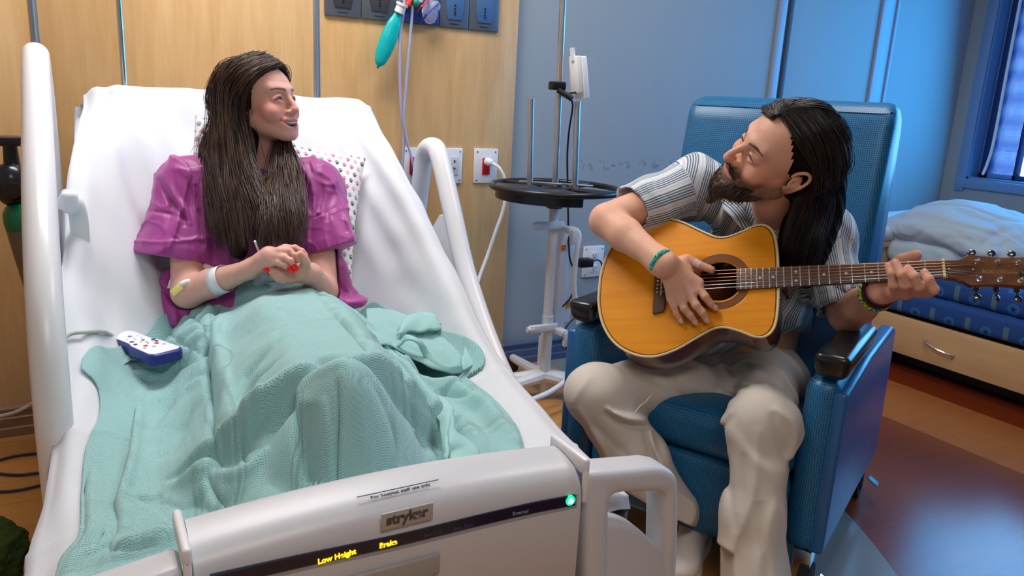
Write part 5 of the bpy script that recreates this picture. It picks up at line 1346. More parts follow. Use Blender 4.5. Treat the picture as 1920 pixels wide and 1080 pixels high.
# ---- trousers
m_pants = mk('cream_cotton_trousers', srgb(206, 198, 188), .9, bump=(700, .25, .0006))
q = SD()
hpR, hpL = P(1350, 690, 2.24), P(1448, 685, 2.20)
kR, kL = P(1122, 742, 2.00), P(1425, 790, 1.86)
anR, anL = P(1246, 958, 2.03), P(1408, 1135, 1.85)
q.ell((hpR+hpL)/2+A3((0, 0, -.035)), (.19, .17, .085), k=.04)
q.cone(hpR+A3((0, 0, -.02)), kR, .084, .076, k=.05).cone(hpL+A3((0, 0, -.02)), kL, .084, .074, k=.05)
q.cone(kR, kR+(anR-kR)*.5, .080, .088, k=.035).cone(kR+(anR-kR)*.5, anR, .088, .088, k=.03)
q.cone(kL, kL+(anL-kL)*.5, .073, .076, k=.035).cone(kL+(anL-kL)*.5, anL, .074, .098, k=.03)
q.ell(P(1112, 730, 1.99), (.07, .07, .06), k=.04).ell(P(1468, 795, 1.85), (.035, .04, .045), k=.03)
def pf(p):
    n0 = noise(p*5, 2)
    a = .007*noise(p*np.array([7, 7, 4]), 21)+.003*noise(p*np.array([18, 18, 9]), 22)-.006*np.exp(-(noise(p*np.array([8, 8, 3.5]), 23)/.10)**2)
    # radiating crotch folds, knee breaks, vertical drape below the knees
    low = smooth(.42, .30, p[..., 2]); hor = p@cv(1, 0, 0)
    a = a-low*.006*np.sin(hor*58+n0*2.2)
    hi_ = smooth(.40, .48, p[..., 2]); c0_ = P(1385, 745, 2.05); d_ = p-c0_
    ang = np.arctan2(d_@cv(0, 1, 0), d_@cv(1, 0, 0)); rr_ = np.linalg.norm(d_, axis=-1)
    a = a-hi_*.0042*np.sin(ang*11+n0*2)*np.exp(-((rr_-.10)/.07)**2)
    return a
q.disp(pf)
PF = [([(1132, 768), (1170, 790), (1216, 797)], .014, 8, 'p'), ([(1150, 772), (1185, 782), (1214, 786)], .008, 6, 'r'), ([(1212, 803), (1222, 840), (1242, 885)], .007, 8, 'p'), ([(1078, 765), (1108, 815), (1138, 870)], .007, 9, 'p'),
      ([(1310, 757), (1270, 735), (1220, 712), (1165, 695)], .006, 6, 'v'), ([(1310, 760), (1268, 752), (1228, 762)], .005, 6, 'v'), ([(1306, 748), (1280, 718), (1240, 692)], .005, 7, 'v'), ([(1312, 756), (1350, 728), (1400, 708)], .006, 6, 'v'), ([(1316, 762), (1345, 748), (1385, 742)], .005, 6, 'v'), ([(1314, 765), (1328, 800), (1350, 830)], .004, 6, 'v'),
      ([(1346, 835), (1352, 800), (1376, 772)], .005, 9, 'p'), ([(1343, 700), (1352, 740), (1360, 790)], .004, 6, 'v'), ([(1450, 762), (1484, 790), (1494, 822), (1482, 862)], .009, 8, 'r'), ([(1446, 772), (1462, 830), (1480, 880)], .009, 8, 'v'),
      ([(1422, 800), (1415, 900), (1400, 960), (1372, 1030), (1352, 1090)], .008, 11, 'r'), ([(1424, 940), (1432, 1020), (1442, 1090)], .009, 10, 'v'), ([(1366, 850), (1370, 930), (1380, 1000)], .006, 8, 'v'), ([(1395, 850), (1392, 900), (1384, 960)], .005, 8, 'v'), ([(1462, 900), (1466, 980), (1462, 1060)], .004, 7, 'v'),
      ([(1090, 790), (1130, 812), (1165, 850)], .005, 8, 'v'), ([(1160, 830), (1190, 880), (1220, 930)], .006, 9, 'v'), ([(1240, 940), (1262, 965), (1270, 1000)], .006, 7, 'p'), ([(1110, 700), (1085, 735), (1075, 760)], .004, 8, 'r')]
q.disp(lambda p: folds2(p, PF))
q.plane(anL+A3((0, 0, -.05)), (0, 0, -1), k=.004).func(lambda p: np.maximum(-((p-P(1262, 968, 2.0))@cv(-.45, -.85, .1)), -((p-P(1180, 968, 2.0))@cv(1, 0, 0))*0-((P(1335, 968, 2.0)-p)@cv(1, 0, 0))), P(1262, 1000, 2.0), 50, k=.004, op='s')

V, F = q.mesh(.0048)
link('trousers', fast_mesh(V, F), m_pants, man)
o = MB().tube(spline([P(1222, 739, 1.955), P(1212, 752, 1.935), P(1200, 762, 1.925), P(1190, 775, 1.92)], 6), .0016, 6).build('pocket_seam', m_pants, man)
# ---- shoes
m_shoe = mk('white_leather', srgb(222, 218, 212), .5); m_sole = mk('white_rubber', srgb(206, 200, 192), .7)
def shoe(heel, toe, nm, lab=None, zs=1.0):
    d = toe-heel; d[2] = 0; L_ = np.linalg.norm(d); d /= L_; s_ = np.cross(d, [0, 0, 1.]); u_ = A3((0, 0, 1)); h0 = A3((heel[0], heel[1], 0))
    g_ = lambda f, sd, z: h0+d*f*L_+s_*sd+u_*z*(zs if f < .45 else 1)
    q = SD(); R = np.array([d, s_, u_])
    q.ell(g_(.14, 0, .055), (.055, .040, .052), R, k=.01).ell(g_(.5, 0, .050), (.09, .041, .045), R, k=.04).ell(g_(.80, 0, .045), (.062, .048, .034), R, k=.04)
    q.cone(g_(.10, 0, .06), g_(.12, 0, .115), .040, .040, k=.03).cone(g_(.3, 0, .08), g_(.25, 0, .105), .04, .038, k=.03)
    q.cone(g_(.17, 0, .10), g_(.17, 0, .16), .032, .038, k=.006, op='s')
    q.plane(g_(.5, 0, .022), (0, 0, -1), k=.003)
    V, F = q.mesh(.003); up = link('shoe', fast_mesh(V, F), m_shoe, man)
    if lab: up['label'] = lab
    q = SD(); q.ell(g_(.17, 0, .015), (.062, .045, .1), R).ell(g_(.5, 0, .015), (.10, .043, .1), R, k=.04).ell(g_(.80, 0, .015), (.070, .052, .1), R, k=.04)
    q.plane(g_(.5, 0, .030), (0, 0, 1), k=.003).plane(g_(.5, 0, .002), (0, 0, -1), k=.003)
    q.disp(lambda p: .0018*np.sign(np.sin(((p-h0)@d)*520))*smooth(.03, .02, p[..., 2]))
    V, F = q.mesh(.003); link('sole', fast_mesh(V, F), m_sole, up)
    for k in range(5):
        f = .40+.055*k
        MB().tube(spline([g_(f, -.028, .078-.004*k), g_(f, 0, .094-.005*k), g_(f, .028, .078-.004*k)], 5), .0026, 6).build('lace', m_sole, up)
        for sd in (-.030, .030): MB().cyl(tuple(g_(f, sd, .074-.004*k)), tuple(g_(f, sd*1.12, .079-.004*k)), .003, n=10).build('eyelet', M_black, up)
    o = MB().add(_ring(g_(.13, 0, .10), .036)).build('opening_lining', M_black, up); return up
def _ring(c, r):
    b = bmesh.new(); bmesh.ops.create_circle(b, cap_ends=True, radius=r, segments=28); bmesh.ops.translate(b, vec=c, verts=b.verts); return b
hR_ = PZ(1312, 985, .06); tR_ = PZ(1262, 1110, .03)
shoe(A3((1.49, 1.42, 0)), A3((1.49, 1.42, 0))+(tR_-hR_)*A3((1, 1, 0))/np.linalg.norm((tR_-hR_)[:2])*.29, 'r', zs=1.3)
shoe(A3((anL[0]+.05, anL[1]+.04, 0)), A3((anL[0]-.12, anL[1]-.20, 0)), 'l')
# ---- hair and beard
m_mhair = hair_mat('black_brown_hair', srgb(24, 19, 19), srgb(44, 34, 31), .34)
hq = SD(); gm = lambda x, y, z: mC+(mB[0]*x+mB[1]*y+mB[2]*z)*MHS; RM = np.array(mB)
hq.ell(gm(0, -.030, .040), A3((.084, .100, .088))*MHS, RM)
hq.ell(gm(0, -.055, -.01), A3((.080, .070, .085))*MHS, RM, k=.03)
hq.curve([gm(.0, -.085, .0), P(1545, 320, 1.93), P(1546, 390, 1.99), P(1532, 450, 1.98), P(1512, 520, 1.97)], [.060, .055, .050, .042, .028], k=.03).curve([P(1514, 350, 1.88), P(1500, 400, 1.93), P(1486, 450, 1.95), P(1474, 500, 1.96)], [.036, .040, .036, .022], k=.03)
# cut the face and the ear free
hq.ell(gm(0, .098, -.030), A3((.090, .078, .100))*MHS, RM, k=.012, op='s')
hq.ell(gm(0, .100, .035), A3((.058, .052, .052))*MHS, RM, k=.015, op='s')
for sx in (1, -1): hq.cone(gm(sx*.085, .03, -.035), gm(sx*.090, -.018, -.012), .036, .026, k=.01, op='s')
def strand_disp(B_, c_):
    def f(p):
        l = p-c_; a = np.arctan2(l@B_[0], l@B_[1]+.03); return .0014*np.sin(a*60+8*noise(p*9, 4))+.002*noise(p*14, 7)
    return f
hq.disp(strand_disp(mB, mC))
V, F = hq.mesh(.003)
mh = link('hair', fast_mesh(V, F), mk('dark_underhair', srgb(18, 14, 13), .75, spec=.1), man)
gl = []
for pts in ([(.0, .060, .098), (-.055, .030, .082), (-.080, -.025, .045), (-.086, -.058, .0), (1506, 365, 1.83), (1488, 410, 1.87), (1472, 455, 1.89), (1460, 500, 1.92)],
            [(.0, .040, .110), (-.055, .005, .096), (-.088, -.035, .05), (-.088, -.07, .0), (1522, 355, 1.84), (1512, 405, 1.88), (1495, 455, 1.90), (1478, 525, 1.93)],
            [(.0, .010, .124), (-.05, -.025, .106), (-.082, -.065, .05), (-.075, -.095, .0), (1536, 350, 1.86), (1532, 400, 1.91), (1516, 460, 1.91), (1500, 540, 1.94)],
            [(.0, -.035, .126), (-.04, -.07, .098), (-.06, -.105, .05), (-.05, -.12, .0), (1550, 345, 1.89), (1550, 395, 1.93), (1536, 455, 1.93), (1515, 540, 1.94)],
            [(.0, -.07, .11), (-.02, -.10, .08), (-.03, -.12, .04), (-.02, -.13, .0), (1562, 330, 1.93), (1563, 375, 1.96), (1552, 430, 1.96), (1533, 510, 1.96)]):
    gl.append([gm(*t) if abs(t[0]) < 5 else P(*t) for t in pts])
V, F = hair_strands(gl, 2000, 3, r0=.0010, seg=24, jitter=.008)
link('hair_strands', fast_mesh(V, F), m_mhair, mh)
# crown, and the far side of the parting
gl = [[gm(.004, .062, .096), gm(.004, .02, .122), gm(.0, -.04, .124), gm(-.002, -.09, .09), gm(-.002, -.125, .03), gm(-.0, -.135, -.03)],
      [gm(.004, .062, .096), gm(.02, .03, .117), gm(.03, -.03, .12), gm(.03, -.085, .088), gm(.03, -.12, .03), gm(.03, -.13, -.03)],
      [gm(.0, .072, .090), gm(.045, .055, .088), gm(.064, .0, .086), gm(.07, -.05, .07), gm(.065, -.10, .02), gm(.06, -.12, -.03)],
      [gm(.0, .076, .086), gm(.045, .070, .070), gm(.072, .035, .05), gm(.083, .01, .0), gm(.082, -.02, -.05)]]
V, F = hair_strands(gl, 700, 4, r0=.0010, seg=18, jitter=.006); link('hair_strands', fast_mesh(V, F), m_mhair, mh)
# beard
m_beard = hair_mat('brown_beard', srgb(40, 27, 22), srgb(76, 54, 40), .5)
bq = SD()
bq.curve([gm(.060, .012, -.060), gm(.050, .040, -.090), gm(.026, .074, -.108), gm(0, .086, -.112), gm(-.026, .074, -.108), gm(-.050, .040, -.090), gm(-.060, .012, -.060)], [.008, .011, .015, .018, .015, .011, .008], k=.01)
bq.cone(gm(0, .084, -.108), gm(0, .088, -.155), .022, .012, k=.015)
bq.curve([gm(.030, .076, -.072), gm(.024, .086, -.090), gm(0, .096, -.094), gm(-.024, .086, -.090), gm(-.030, .076, -.072)], .0085, k=.01)
bq.disp(lambda p: .0035*noise(p*120, 3)+.002*noise(p*260, 5))
V, F = bq.mesh(.002); bd = link('beard', fast_mesh(V, F), m_beard, man)
gl = gl_b = []
for x in np.linspace(-.055, .055, 14):
    y = .086-14*x*x; z0 = -.10+6*x*x*1.2
    gl.append([gm(x, y+.008, z0+.012), gm(x*1.05, y+.016, z0-.012), gm(x*.9, y+.014, z0-.035), gm(x*.6, y+.004, z0-.060+abs(x)*.5)])
V, F = hair_strands([[gm(sx*.003, .1005, -.050), gm(sx*.014, .1005, -.055), gm(sx*.026, .091, -.062), gm(sx*.034, .081, -.074)] for sx in (1,)]*2, 90, 8, r0=.0006, seg=8, jitter=.0022); link('moustache', fast_mesh(V, F), m_beard, bd)
V, F = hair_strands([[gm(sx*.003, .1005, -.050), gm(sx*.014, .1005, -.055), gm(sx*.026, .091, -.062), gm(sx*.034, .081, -.074)] for sx in (-1,)]*2, 90, 9, r0=.0006, seg=8, jitter=.0022); link('moustache', fast_mesh(V, F), m_beard, bd)
gl = gl_b
V, F = hair_strands(gl, 620, 6, r0=.0007, seg=10, jitter=.005, curl=.003); link('beard_strands', fast_mesh(V, F), m_beard, bd)
# brows
for sx in (1, -1):
    q = SD(); q.curve([gm(sx*.011, .0905, .020), gm(sx*.026, .0900, .0255), gm(sx*.040, .0815, .0245), gm(sx*.051, .068, .016)], [.0028, .0032, .0026, .0012]); q.disp(lambda p: .0012*noise(p*400, 3))
    V, F = q.mesh(.0014); link('eyebrow', fast_mesh(V, F), m_beard, man)
lashes(man, mC, mB, MHS, mk('lash_black', srgb(26, 18, 16), .7))
# wrist bands, thumb plaster
def band(c, d, r, rr, mat, nm, lab=None, beads=0, flat=None):
    d = d/np.linalg.norm(d); e1 = np.cross(d, [0, 0, 1.]); e1 /= np.linalg.norm(e1); e2 = np.cross(d, e1); mb = MB()
    a = np.linspace(0, 2*math.pi, 49)
    if not beads: mb.tube([c+(e1*math.cos(t)+e2*math.sin(t))*r for t in a], rr, 10, caps=False)
    else:
        for ph in (0, math.pi): mb.tube([c+(e1*math.cos(t)+e2*math.sin(t))*(r+rr*.4*math.cos(beads*t+ph))+d*rr*.8*math.sin(beads*t+ph) for t in np.linspace(0, 2*math.pi, 240)], rr*.62, 7, caps=False)
    o = mb.build(nm, mat, None, smooth=True); tag(o, lab, 'bracelet'); return o
m_braid = mk('teal_braid', srgb(0, 150, 150), .6); n_ = N(m_braid, 'ShaderNodeTexNoise', Scale=190.0, Detail=1.0); L(m_braid, coords(m_braid), n_.inputs['Vector'])
L(m_braid, ramp(m_braid, n_.outputs[0], [(.4, srgb(0, 96, 120)), (.5, srgb(0, 160, 160)), (.62, srgb(90, 200, 120))]), bs(m_braid).inputs['Base Color'])
dW = wrR-elR; band(wrR-dW/np.linalg.norm(dW)*.004, dW, .033, .0052, m_braid, 'braided_bracelet', 'teal braided bracelet on the strumming wrist', beads=14)
m_rb = mk('rainbow_loops', srgb(120, 200, 60), .5); n_ = N(m_rb, 'ShaderNodeTexNoise', Scale=130.0, Detail=0.0); L(m_rb, coords(m_rb), n_.inputs['Vector'])
rc_ = ramp(m_rb, n_.outputs[0], [(0, srgb(40, 110, 200)), (.42, srgb(90, 210, 50)), (.52, srgb(230, 140, 30)), (.6, srgb(200, 220, 40))]); rc_.node.color_ramp.interpolation = 'CONSTANT'; L(m_rb, rc_, bs(m_rb).inputs['Base Color'])
dW = wrL-elL; dW /= np.linalg.norm(dW)
band(wrL-dW*.030, dW, .0375, .0050, m_rb, 'loop_bracelet', 'rainbow rubber loop bracelet on the fretting wrist', beads=12)
band(wrL-dW*.014, dW, .0350, .0042, mk('black_band', srgb(30, 24, 34), .5), 'wrist_band', 'black wristband beside the rainbow loop bracelet')
band(wrL-dW*.002, dW, .0335, .0036, mk('maroon_band', srgb(110, 20, 60), .5), 'wrist_band', 'maroon wristband nearest the fretting hand')
p0, p1 = onface(1300, 491, .036), onface(1312, 498, .031)
MB().cyl(tuple(p0), tuple(p1), .0118, .0108, n=20, caps=False).build('thumb_plaster', mk('pink_plaster', srgb(226, 190, 196), .6), man)
# ============================================================ THE PATIENT
wom = thing('person', 'smiling person with very long brown hair in a purple hospital gown sitting up in bed', 'person', tuple(P(470, 600, 1.95)))
WHS = .98
wF = cv(.90, .05, .36); wU = cv(-.15, .97, .15); wB = basis(wF, wU); wC = P(490, 193, 2.06)
gw = lambda x, y, z: wC+(wB[0]*x+wB[1]*y+wB[2]*z)*WHS; RW = np.array(wB)
q = SD(); head_sdf(q, wC, wB, WHS, True, 1.0)
wnb = P(482, 318, 2.13); wch = P(472, 405, 2.13); wpe = P(470, 575, 2.09)
q.cone(gw(0, -.010, -.050), wnb, .052, .058, k=.025)
q.cone(wnb, wch, .06, .11, k=.05).cone(wch, wpe, .11, .12, k=.05)
wsR, wsL = P(352, 350, 2.04), P(590, 352, 2.16)
weR, wwR = P(352, 548, 1.95), P(468, 505, 1.875)
weL, wwL = P(606, 545, 2.04), P(582, 513, 1.93)
q.cone(wsR, wsL, .05, .05, k=.05)
q.cone(wsR, weR, .048, .040, k=.03).cone(weR, weR+(wwR-weR)*.4, .039, .036, k=.012).cone(weR+(wwR-weR)*.4, wwR, .036, .0225, k=.012)
q.cone(wsL, weL, .048, .038, k=.03).cone(weL, wwL, .037, .026, k=.012)
# her right hand reaching across
wD = 1.86
q.cone(wwR, P(505, 481, wD), .022, .026, k=.014)
for kp in ((534, 466, 1.855), (524, 472, 1.845), (516, 482, 1.842), (508, 491, 1.845)): q.cone(P(492, 488, wD), P(*kp), .0155, .0105, k=.008)
wr = [(P(536, 466, 1.86), [P(553, 465, 1.862), P(566, 471, 1.862), P(573, 478, 1.865)], .0080),
      (P(526, 472, 1.85), [P(543, 471, 1.838), P(552, 479, 1.835), P(557, 487, 1.840)], .0082),
      (P(518, 482, 1.842), [P(534, 483, 1.830), P(545, 489, 1.826), P(550, 496, 1.832)], .0080),
      (P(509, 491, 1.844), [P(523, 493, 1.832), P(535, 498, 1.828), P(541, 502, 1.832)], .0072)]
for b_, pp, r_ in wr: finger(q, b_, pp, r_)
# her left hand, palm up under it
q.cone(wwL, P(566, 511, 1.90), .026, .027, k=.014)
for kp in ((548, 505, 1.88), (545, 512, 1.875), (543, 519, 1.875), (546, 525, 1.88)): q.cone(P(566, 512, 1.90), P(*kp), .018, .0105, k=.008)
wl = [(P(547, 504, 1.88), [P(532, 504, 1.872), P(520, 504, 1.866), P(511, 500, 1.866)], .0078),
      (P(545, 511, 1.875), [P(530, 512, 1.86), P(515, 508, 1.855), P(502, 500, 1.858)], .0080),
      (P(543, 518, 1.872), [P(528, 519, 1.858), P(516, 515, 1.853), P(505, 508, 1.855)], .0078),
      (P(546, 524, 1.875), [P(532, 527, 1.862), P(520, 523, 1.858), P(511, 517, 1.858)], .0070)]
for b_, pp, r_ in wl: finger(q, b_, pp, r_)
q.chain([P(572, 505, 1.89), P(573, 492, 1.865), P(567, 483, 1.85), P(563, 477, 1.845)], [.015, .0115, .0105, .0098], k=.01, kk=.003)
V, F = q.mesh(.0024)
wbase = lin(222, 170, 154)
col = head_color(V, wC, wB, WHS, wbase, True, 1.0, lin(96, 66, 54))
col = tips(col, V, [f_[1][-1] for f_ in wr+wl]+[P(563, 477, 1.845)], .012, wbase*np.array([1.05, .66, .64]))
body = link('body', fast_mesh(V, F, {'col': np.c_[col, np.ones(len(col))]}), m_skin, wom)
m_rednail = mk('red_nail_polish', srgb(250, 10, 6), .25)
for i_, (b_, pp, r_) in enumerate(wr+wl):
    if i_ in (2, 3, 5, 6):
        d_ = pp[-1]-pp[-2]; d_ /= np.linalg.norm(d_)
        n_ = cv(0, .25, 1)
        b = bmesh.new(); bmesh.ops.create_uvsphere(b, u_segments=14, v_segments=8, radius=1)
        nn = n_-n_.dot(d_)*d_; nn /= np.linalg.norm(nn)
        bmesh.ops.transform(b, matrix=frame(pp[-1]+d_*.006+nn*.0035, d_, np.cross(nn, d_)) @ Matrix.Diagonal((.0125, .0072, .0042, 1)), verts=b.verts)
        MB().add(b).build('fingernail', m_rednail, wom, smooth=True)
for sx in (1, -1):
    q = SD(); q.curve([gw(sx*.012, .0895, .021), gw(sx*.026, .0890, .0262), gw(sx*.040, .0805, .0255), gw(sx*.050, .068, .019)], [.0014, .0019, .0015, .0008])
    V, F = q.mesh(.0012); link('eyebrow', fast_mesh(V, F), mk('brow_brown_%d' % (sx+1), srgb(104, 74, 62), .7), wom)
lashes(wom, wC, wB, WHS, bpy.data.materials['lash_black'], .0015)
q = SD(); q.curve([gw(-.023, .0790, -.0585), gw(-.012, .0885, -.0635), gw(0, .0915, -.0645), gw(.012, .0885, -.0635), gw(.023, .0790, -.0585)], .0042, k=.001)
V, F = q.mesh(.0013); link('teeth', fast_mesh(V, F), mk('tooth_white', srgb(236, 232, 224), .25), wom)
# ---- gown
m_gown = mk('purple_gown', srgb(160, 56, 138), .48, sheen=.2)
add_bump(m_gown, 500, .12, .0005)
q = SD()
q.cone(wch, wpe, .120, .140, k=.05).cone(wnb+(wch-wnb)*.35, wch, .085, .115, k=.05).cone(wsR, wsL, .064, .062, k=.05)
q.cone(wnb, wsR, .050, .060, k=.05).cone(wnb, wsL, .048, .056, k=.05)
hR2 = P(330, 478, 1.985); hL2 = P(612, 468, 2.10)
q.cone(wsR, hR2, .075, .104, k=.04, flat=(cv(.25, 0, 1), .82)).cone(wsL, hL2, .072, .092, k=.04, flat=(cv(-.1, 0, 1), .85))
q.ell(P(345, 545, 2.01), (.085, .08, .065), k=.05).ell(P(335, 590, 1.98), (.06, .06, .05), k=.04).ell(P(625, 540, 2.10), (.08, .08, .09), k=.05).ell(P(655, 556, 2.06), (.06, .06, .035), k=.04)
def gf(p):
    n0 = noise(p*6, 41); h_ = p@cv(1, .1, 0); v_ = p@cv(0, 1, 0); d_ = p@cv(0, 0, 1)
    r_ = np.stack([h_+.18*v_, d_+.1*v_, v_], -1)
    a = .006*noise(r_*np.array([8, 8, 4]), 42)+.002*noise(p*22, 43)
    for sd_, fr, am, wd in ((44, (11, 9, 3.2), .0072, .10), (45, (19, 16, 7), .0042, .12), (46, (7, 7, 12), .0042, .07), (48, (34, 30, 22), .0018, .16)):
        n1 = noise(r_*np.array(fr)+.35*n0[..., None], sd_); a = a-am*np.exp(-(n1/wd)**2)+am*.35*n1
    # sewn seam round the sleeve
    top = smooth(.0, .10, (p-P(345, 420, 2.0))@cv(0, 1, 0)); return (a+.004)*(1-.35*top)
q.disp(gf)
nR = cv(-.16, -1, .05); nL = cv(.34, -1, .0)
GF = [([(300, 330), (322, 370), (345, 400), (352, 425)], .008, 8, 'p'), ([(352, 330), (360, 370), (355, 410)], .007, 7, 'v'), ([(372, 345), (378, 400), (384, 470)], .008, 7, 'p'), ([(325, 370), (318, 410), (318, 455)], .005, 7, 'v'), ([(276, 395), (320, 402), (362, 416)], .004, 3.5, 'v'),
      ([(560, 310), (580, 350), (585, 400)], .008, 8, 'p'), ([(600, 325), (602, 370), (590, 420)], .007, 7, 'v'), ([(630, 350), (615, 390), (612, 430)], .006, 7, 'v'), ([(585, 408), (620, 395), (645, 388)], .005, 4, 'v'), ([(575, 380), (572, 430), (572, 470)], .007, 7, 'p')]
q.disp(lambda p: folds2(p, GF))
q.plane(P(330, 486, 1.985), nR, k=.003)
V1 = None
# the plane cuts only the sleeves: the skirt of the gown is added afterwards
q.cone(hR2+cv(.005, .035, 0), hR2+cv(-.01, -.10, 0), .050, .100, k=.003, op='s')
q.cone(hL2+cv(-.01, .035, 0), hL2+cv(0, -.12, 0), .042, .086, k=.003, op='s')
q.func(lambda p: np.maximum(-((p-P(612, 474, 2.10))@(nL/np.linalg.norm(nL))), -((p-P(560, 470, 2.10))@cv(1, 0, 0))), P(612, 560, 2.1), 90, k=.003, op='s')
q.cone(wch+(wpe-wch)*.3, wpe, .122, .140, k=.02).ell(P(348, 545, 2.02), (.075, .075, .075), k=.03).ell(P(338, 590, 1.99), (.055, .06, .05), k=.04).ell(P(622, 530, 2.12), (.05, .07, .09), k=.04).ell(P(655, 562, 2.08), (.050, .05, .022), k=.04)
q.disp(lambda p: folds2(p, [([(300, 530), (330, 560), (350, 600)], .010, 8, 'p'), ([(320, 505), (318, 540), (322, 590)], .008, 7, 'v'), ([(610, 500), (618, 540), (640, 570)], .009, 8, 'p'), ([(640, 500), (635, 535), (660, 560)], .008, 7, 'v'), ([(655, 560), (675, 552), (690, 556)], .006, 5, 'v')]))
q.disp(lambda p: 1.0*gf(p)*smooth(-.10, -.16, (p-P(330, 486, 1.985))@cv(0, 1, 0)+.0))
# keep the forearms free
q.cone(weR+(wwR-weR)*-.02, wwR, .044, .036, k=.006, op='s').cone(weL, wwL, .042, .036, k=.006, op='s').cone(wsR+(weR-wsR)*.55, weR, .047, .046, k=.006, op='s').cone(wsL+(weL-wsL)*.55, weL, .046, .044, k=.006, op='s')
q.ell(gw(0, .01, -.13), (.062, .068, .060), RW, k=.012, op='s').cone(gw(.01, .05, -.13), P(488, 352, 2.0), .034, .014, k=.012, op='s')
V, F = q.mesh(.0034); gown = link('gown', fast_mesh(V, F), m_gown, wom)
mb = MB()
for t in np.linspace(0, 1, 22):
    p_ = P(346+t*34, 317-t*6, 1.952); mb.sphere(p_, .0011, 6)
stch = mb.build('seam_stitching', M_whitepl, gown)
# ---- hair
m_whair = hair_mat('dark_brown_hair', srgb(42, 27, 22), srgb(92, 68, 56), .32, .45)
hq = SD()
hq.ell(gw(0, -.026, .040), A3((.084, .098, .088))*WHS, RW).ell(gw(0, -.05, -.02), A3((.080, .070, .09))*WHS, RW, k=.03)
hq.curve([gw(.045, -.045, -.02), P(425, 290, 2.03), P(428, 350, 1.99), P(440, 410, 1.95), P(448, 470, 1.91)], [.048, .044, .040, .040, .022], k=.03)
hq.curve([gw(.04, -.01, -.055), P(462, 320, 2.0), P(485, 390, 1.945), P(500, 450, 1.90)], [.024, .024, .024, .016], k=.02)
hq.curve([gw(-.04, -.0, -.10), P(534, 300, 2.08), P(538, 350, 2.00), P(540, 410, 1.945), P(540, 455, 1.92)], [.024, .024, .026, .028, .016], k=.02)
hq.ell(gw(0, .098, -.040), A3((.088, .084, .100))*WHS, RW, k=.010, op='s').ell(gw(0, .090, .028), A3((.056, .056, .050))*WHS, RW, k=.012, op='s')
hq.cone(gw(.080, .05, -.03), gw(.082, .020, -.035), .040, .024, k=.01, op='s').cone(gw(.085, .006, -.045), gw(.085, .01, -.03), .014, .014, k=.008, op='s')
def hd(p):
    a = p@cv(1, 0, 0); v_ = p@cv(0, 1, 0); n0 = noise(p*7, 51)
    return .0012*np.sin(a*300+n0*9)+.002*noise(p*np.array([16, 16, 5]), 52)
hq.disp(hd)
m_under = mk('dark_brown_underhair', srgb(28, 18, 15), .7, spec=.1)
V, F = hq.mesh(.0028); wh = link('hair', fast_mesh(V, F), m_under, wom)
gl = []
for pts in ([(-.0, -.03, .126), (.045, -.075, .095), (.05, -.115, .03), (.045, -.115, -.03), (388, 290, 2.04), (390, 350, 2.01), (400, 420, 1.96), (408, 482, 1.92)],
            [(.0, .005, .130), (.055, -.045, .10), (.078, -.075, .04), (.075, -.085, -.03), (404, 290, 2.0), (410, 350, 1.965), (422, 420, 1.92), (432, 486, 1.885)],
            [(.0, .035, .122), (.06, -.005, .10), (.088, -.035, .05), (.090, -.050, -.02), (424, 285, 1.975), (430, 345, 1.94), (445, 415, 1.905), (455, 485, 1.875)],
            [(.0, .060, .108), (.058, .030, .088), (.087, -.008, .045), (.093, -.028, -.02), (442, 280, 1.97), (452, 340, 1.945), (470, 410, 1.905), (478, 482, 1.87)],
            [(.0, .075, .095), (.050, .055, .078), (.082, .020, .042), (.092, -.008, -.01), (458, 275, 1.99), (472, 335, 1.955), (498, 400, 1.91), (508, 475, 1.875)]):
    gl.append([gw(*t) if abs(t[0]) < 5 else P(*t) for t in pts])
V, F = hair_strands(gl, 3200, 13, r0=.0011, seg=26, jitter=.012)
link('hair_strands', fast_mesh(V, F), m_whair, wh)
gl = [[P(522, 268, 2.06), P(516, 320, 2.02), P(518, 370, 1.935), P(524, 420, 1.885), P(528, 474, 1.87)],
      [P(532, 266, 2.06), P(534, 320, 2.02), P(540, 370, 1.94), P(546, 420, 1.895), P(546, 470, 1.88)],
      [P(543, 268, 2.08), P(553, 320, 2.04), P(562, 370, 1.965), P(568, 420, 1.92), P(560, 468, 1.89)],
      [P(512, 330, 2.01), P(508, 360, 1.95), P(512, 400, 1.90), P(515, 440, 1.875), P(520, 478, 1.865)],
      [P(500, 335, 2.0), P(498, 370, 1.94), P(500, 420, 1.89), P(498, 455, 1.87), P(500, 480, 1.865)]]
V, F = hair_strands(gl, 2000, 14, r0=.0011, seg=20, jitter=.013); link('hair_strands', fast_mesh(V, F), m_whair, wh)
gl = [[gw(.0, .072, .097), gw(-.03, .076, .082), gw(-.055, .060, .055), gw(-.072, .03, .02), gw(-.078, .0, -.03)],
      [gw(.0, .045, .115), gw(-.04, .045, .098), gw(-.070, .02, .06), gw(-.082, -.01, .0), gw(-.08, -.02, -.06)]]
V, F = hair_strands(gl, 200, 15, r0=.0010, seg=14, jitter=.006); link('hair_strands', fast_mesh(V, F), m_whair, wh)
gl = [[gw(.05, -.11, .0), P(384, 240, 2.06), P(380, 280, 2.05), P(384, 330, 2.03)], [gw(.06, -.10, -.02), P(390, 260, 2.04), P(376, 262, 2.05), P(392, 320, 2.02)]]
V, F = hair_strands(gl, 34, 16, r0=.0006, seg=14, jitter=.012, clump=-.2); link('flyaway_hair', fast_mesh(V, F), m_whair, wh)
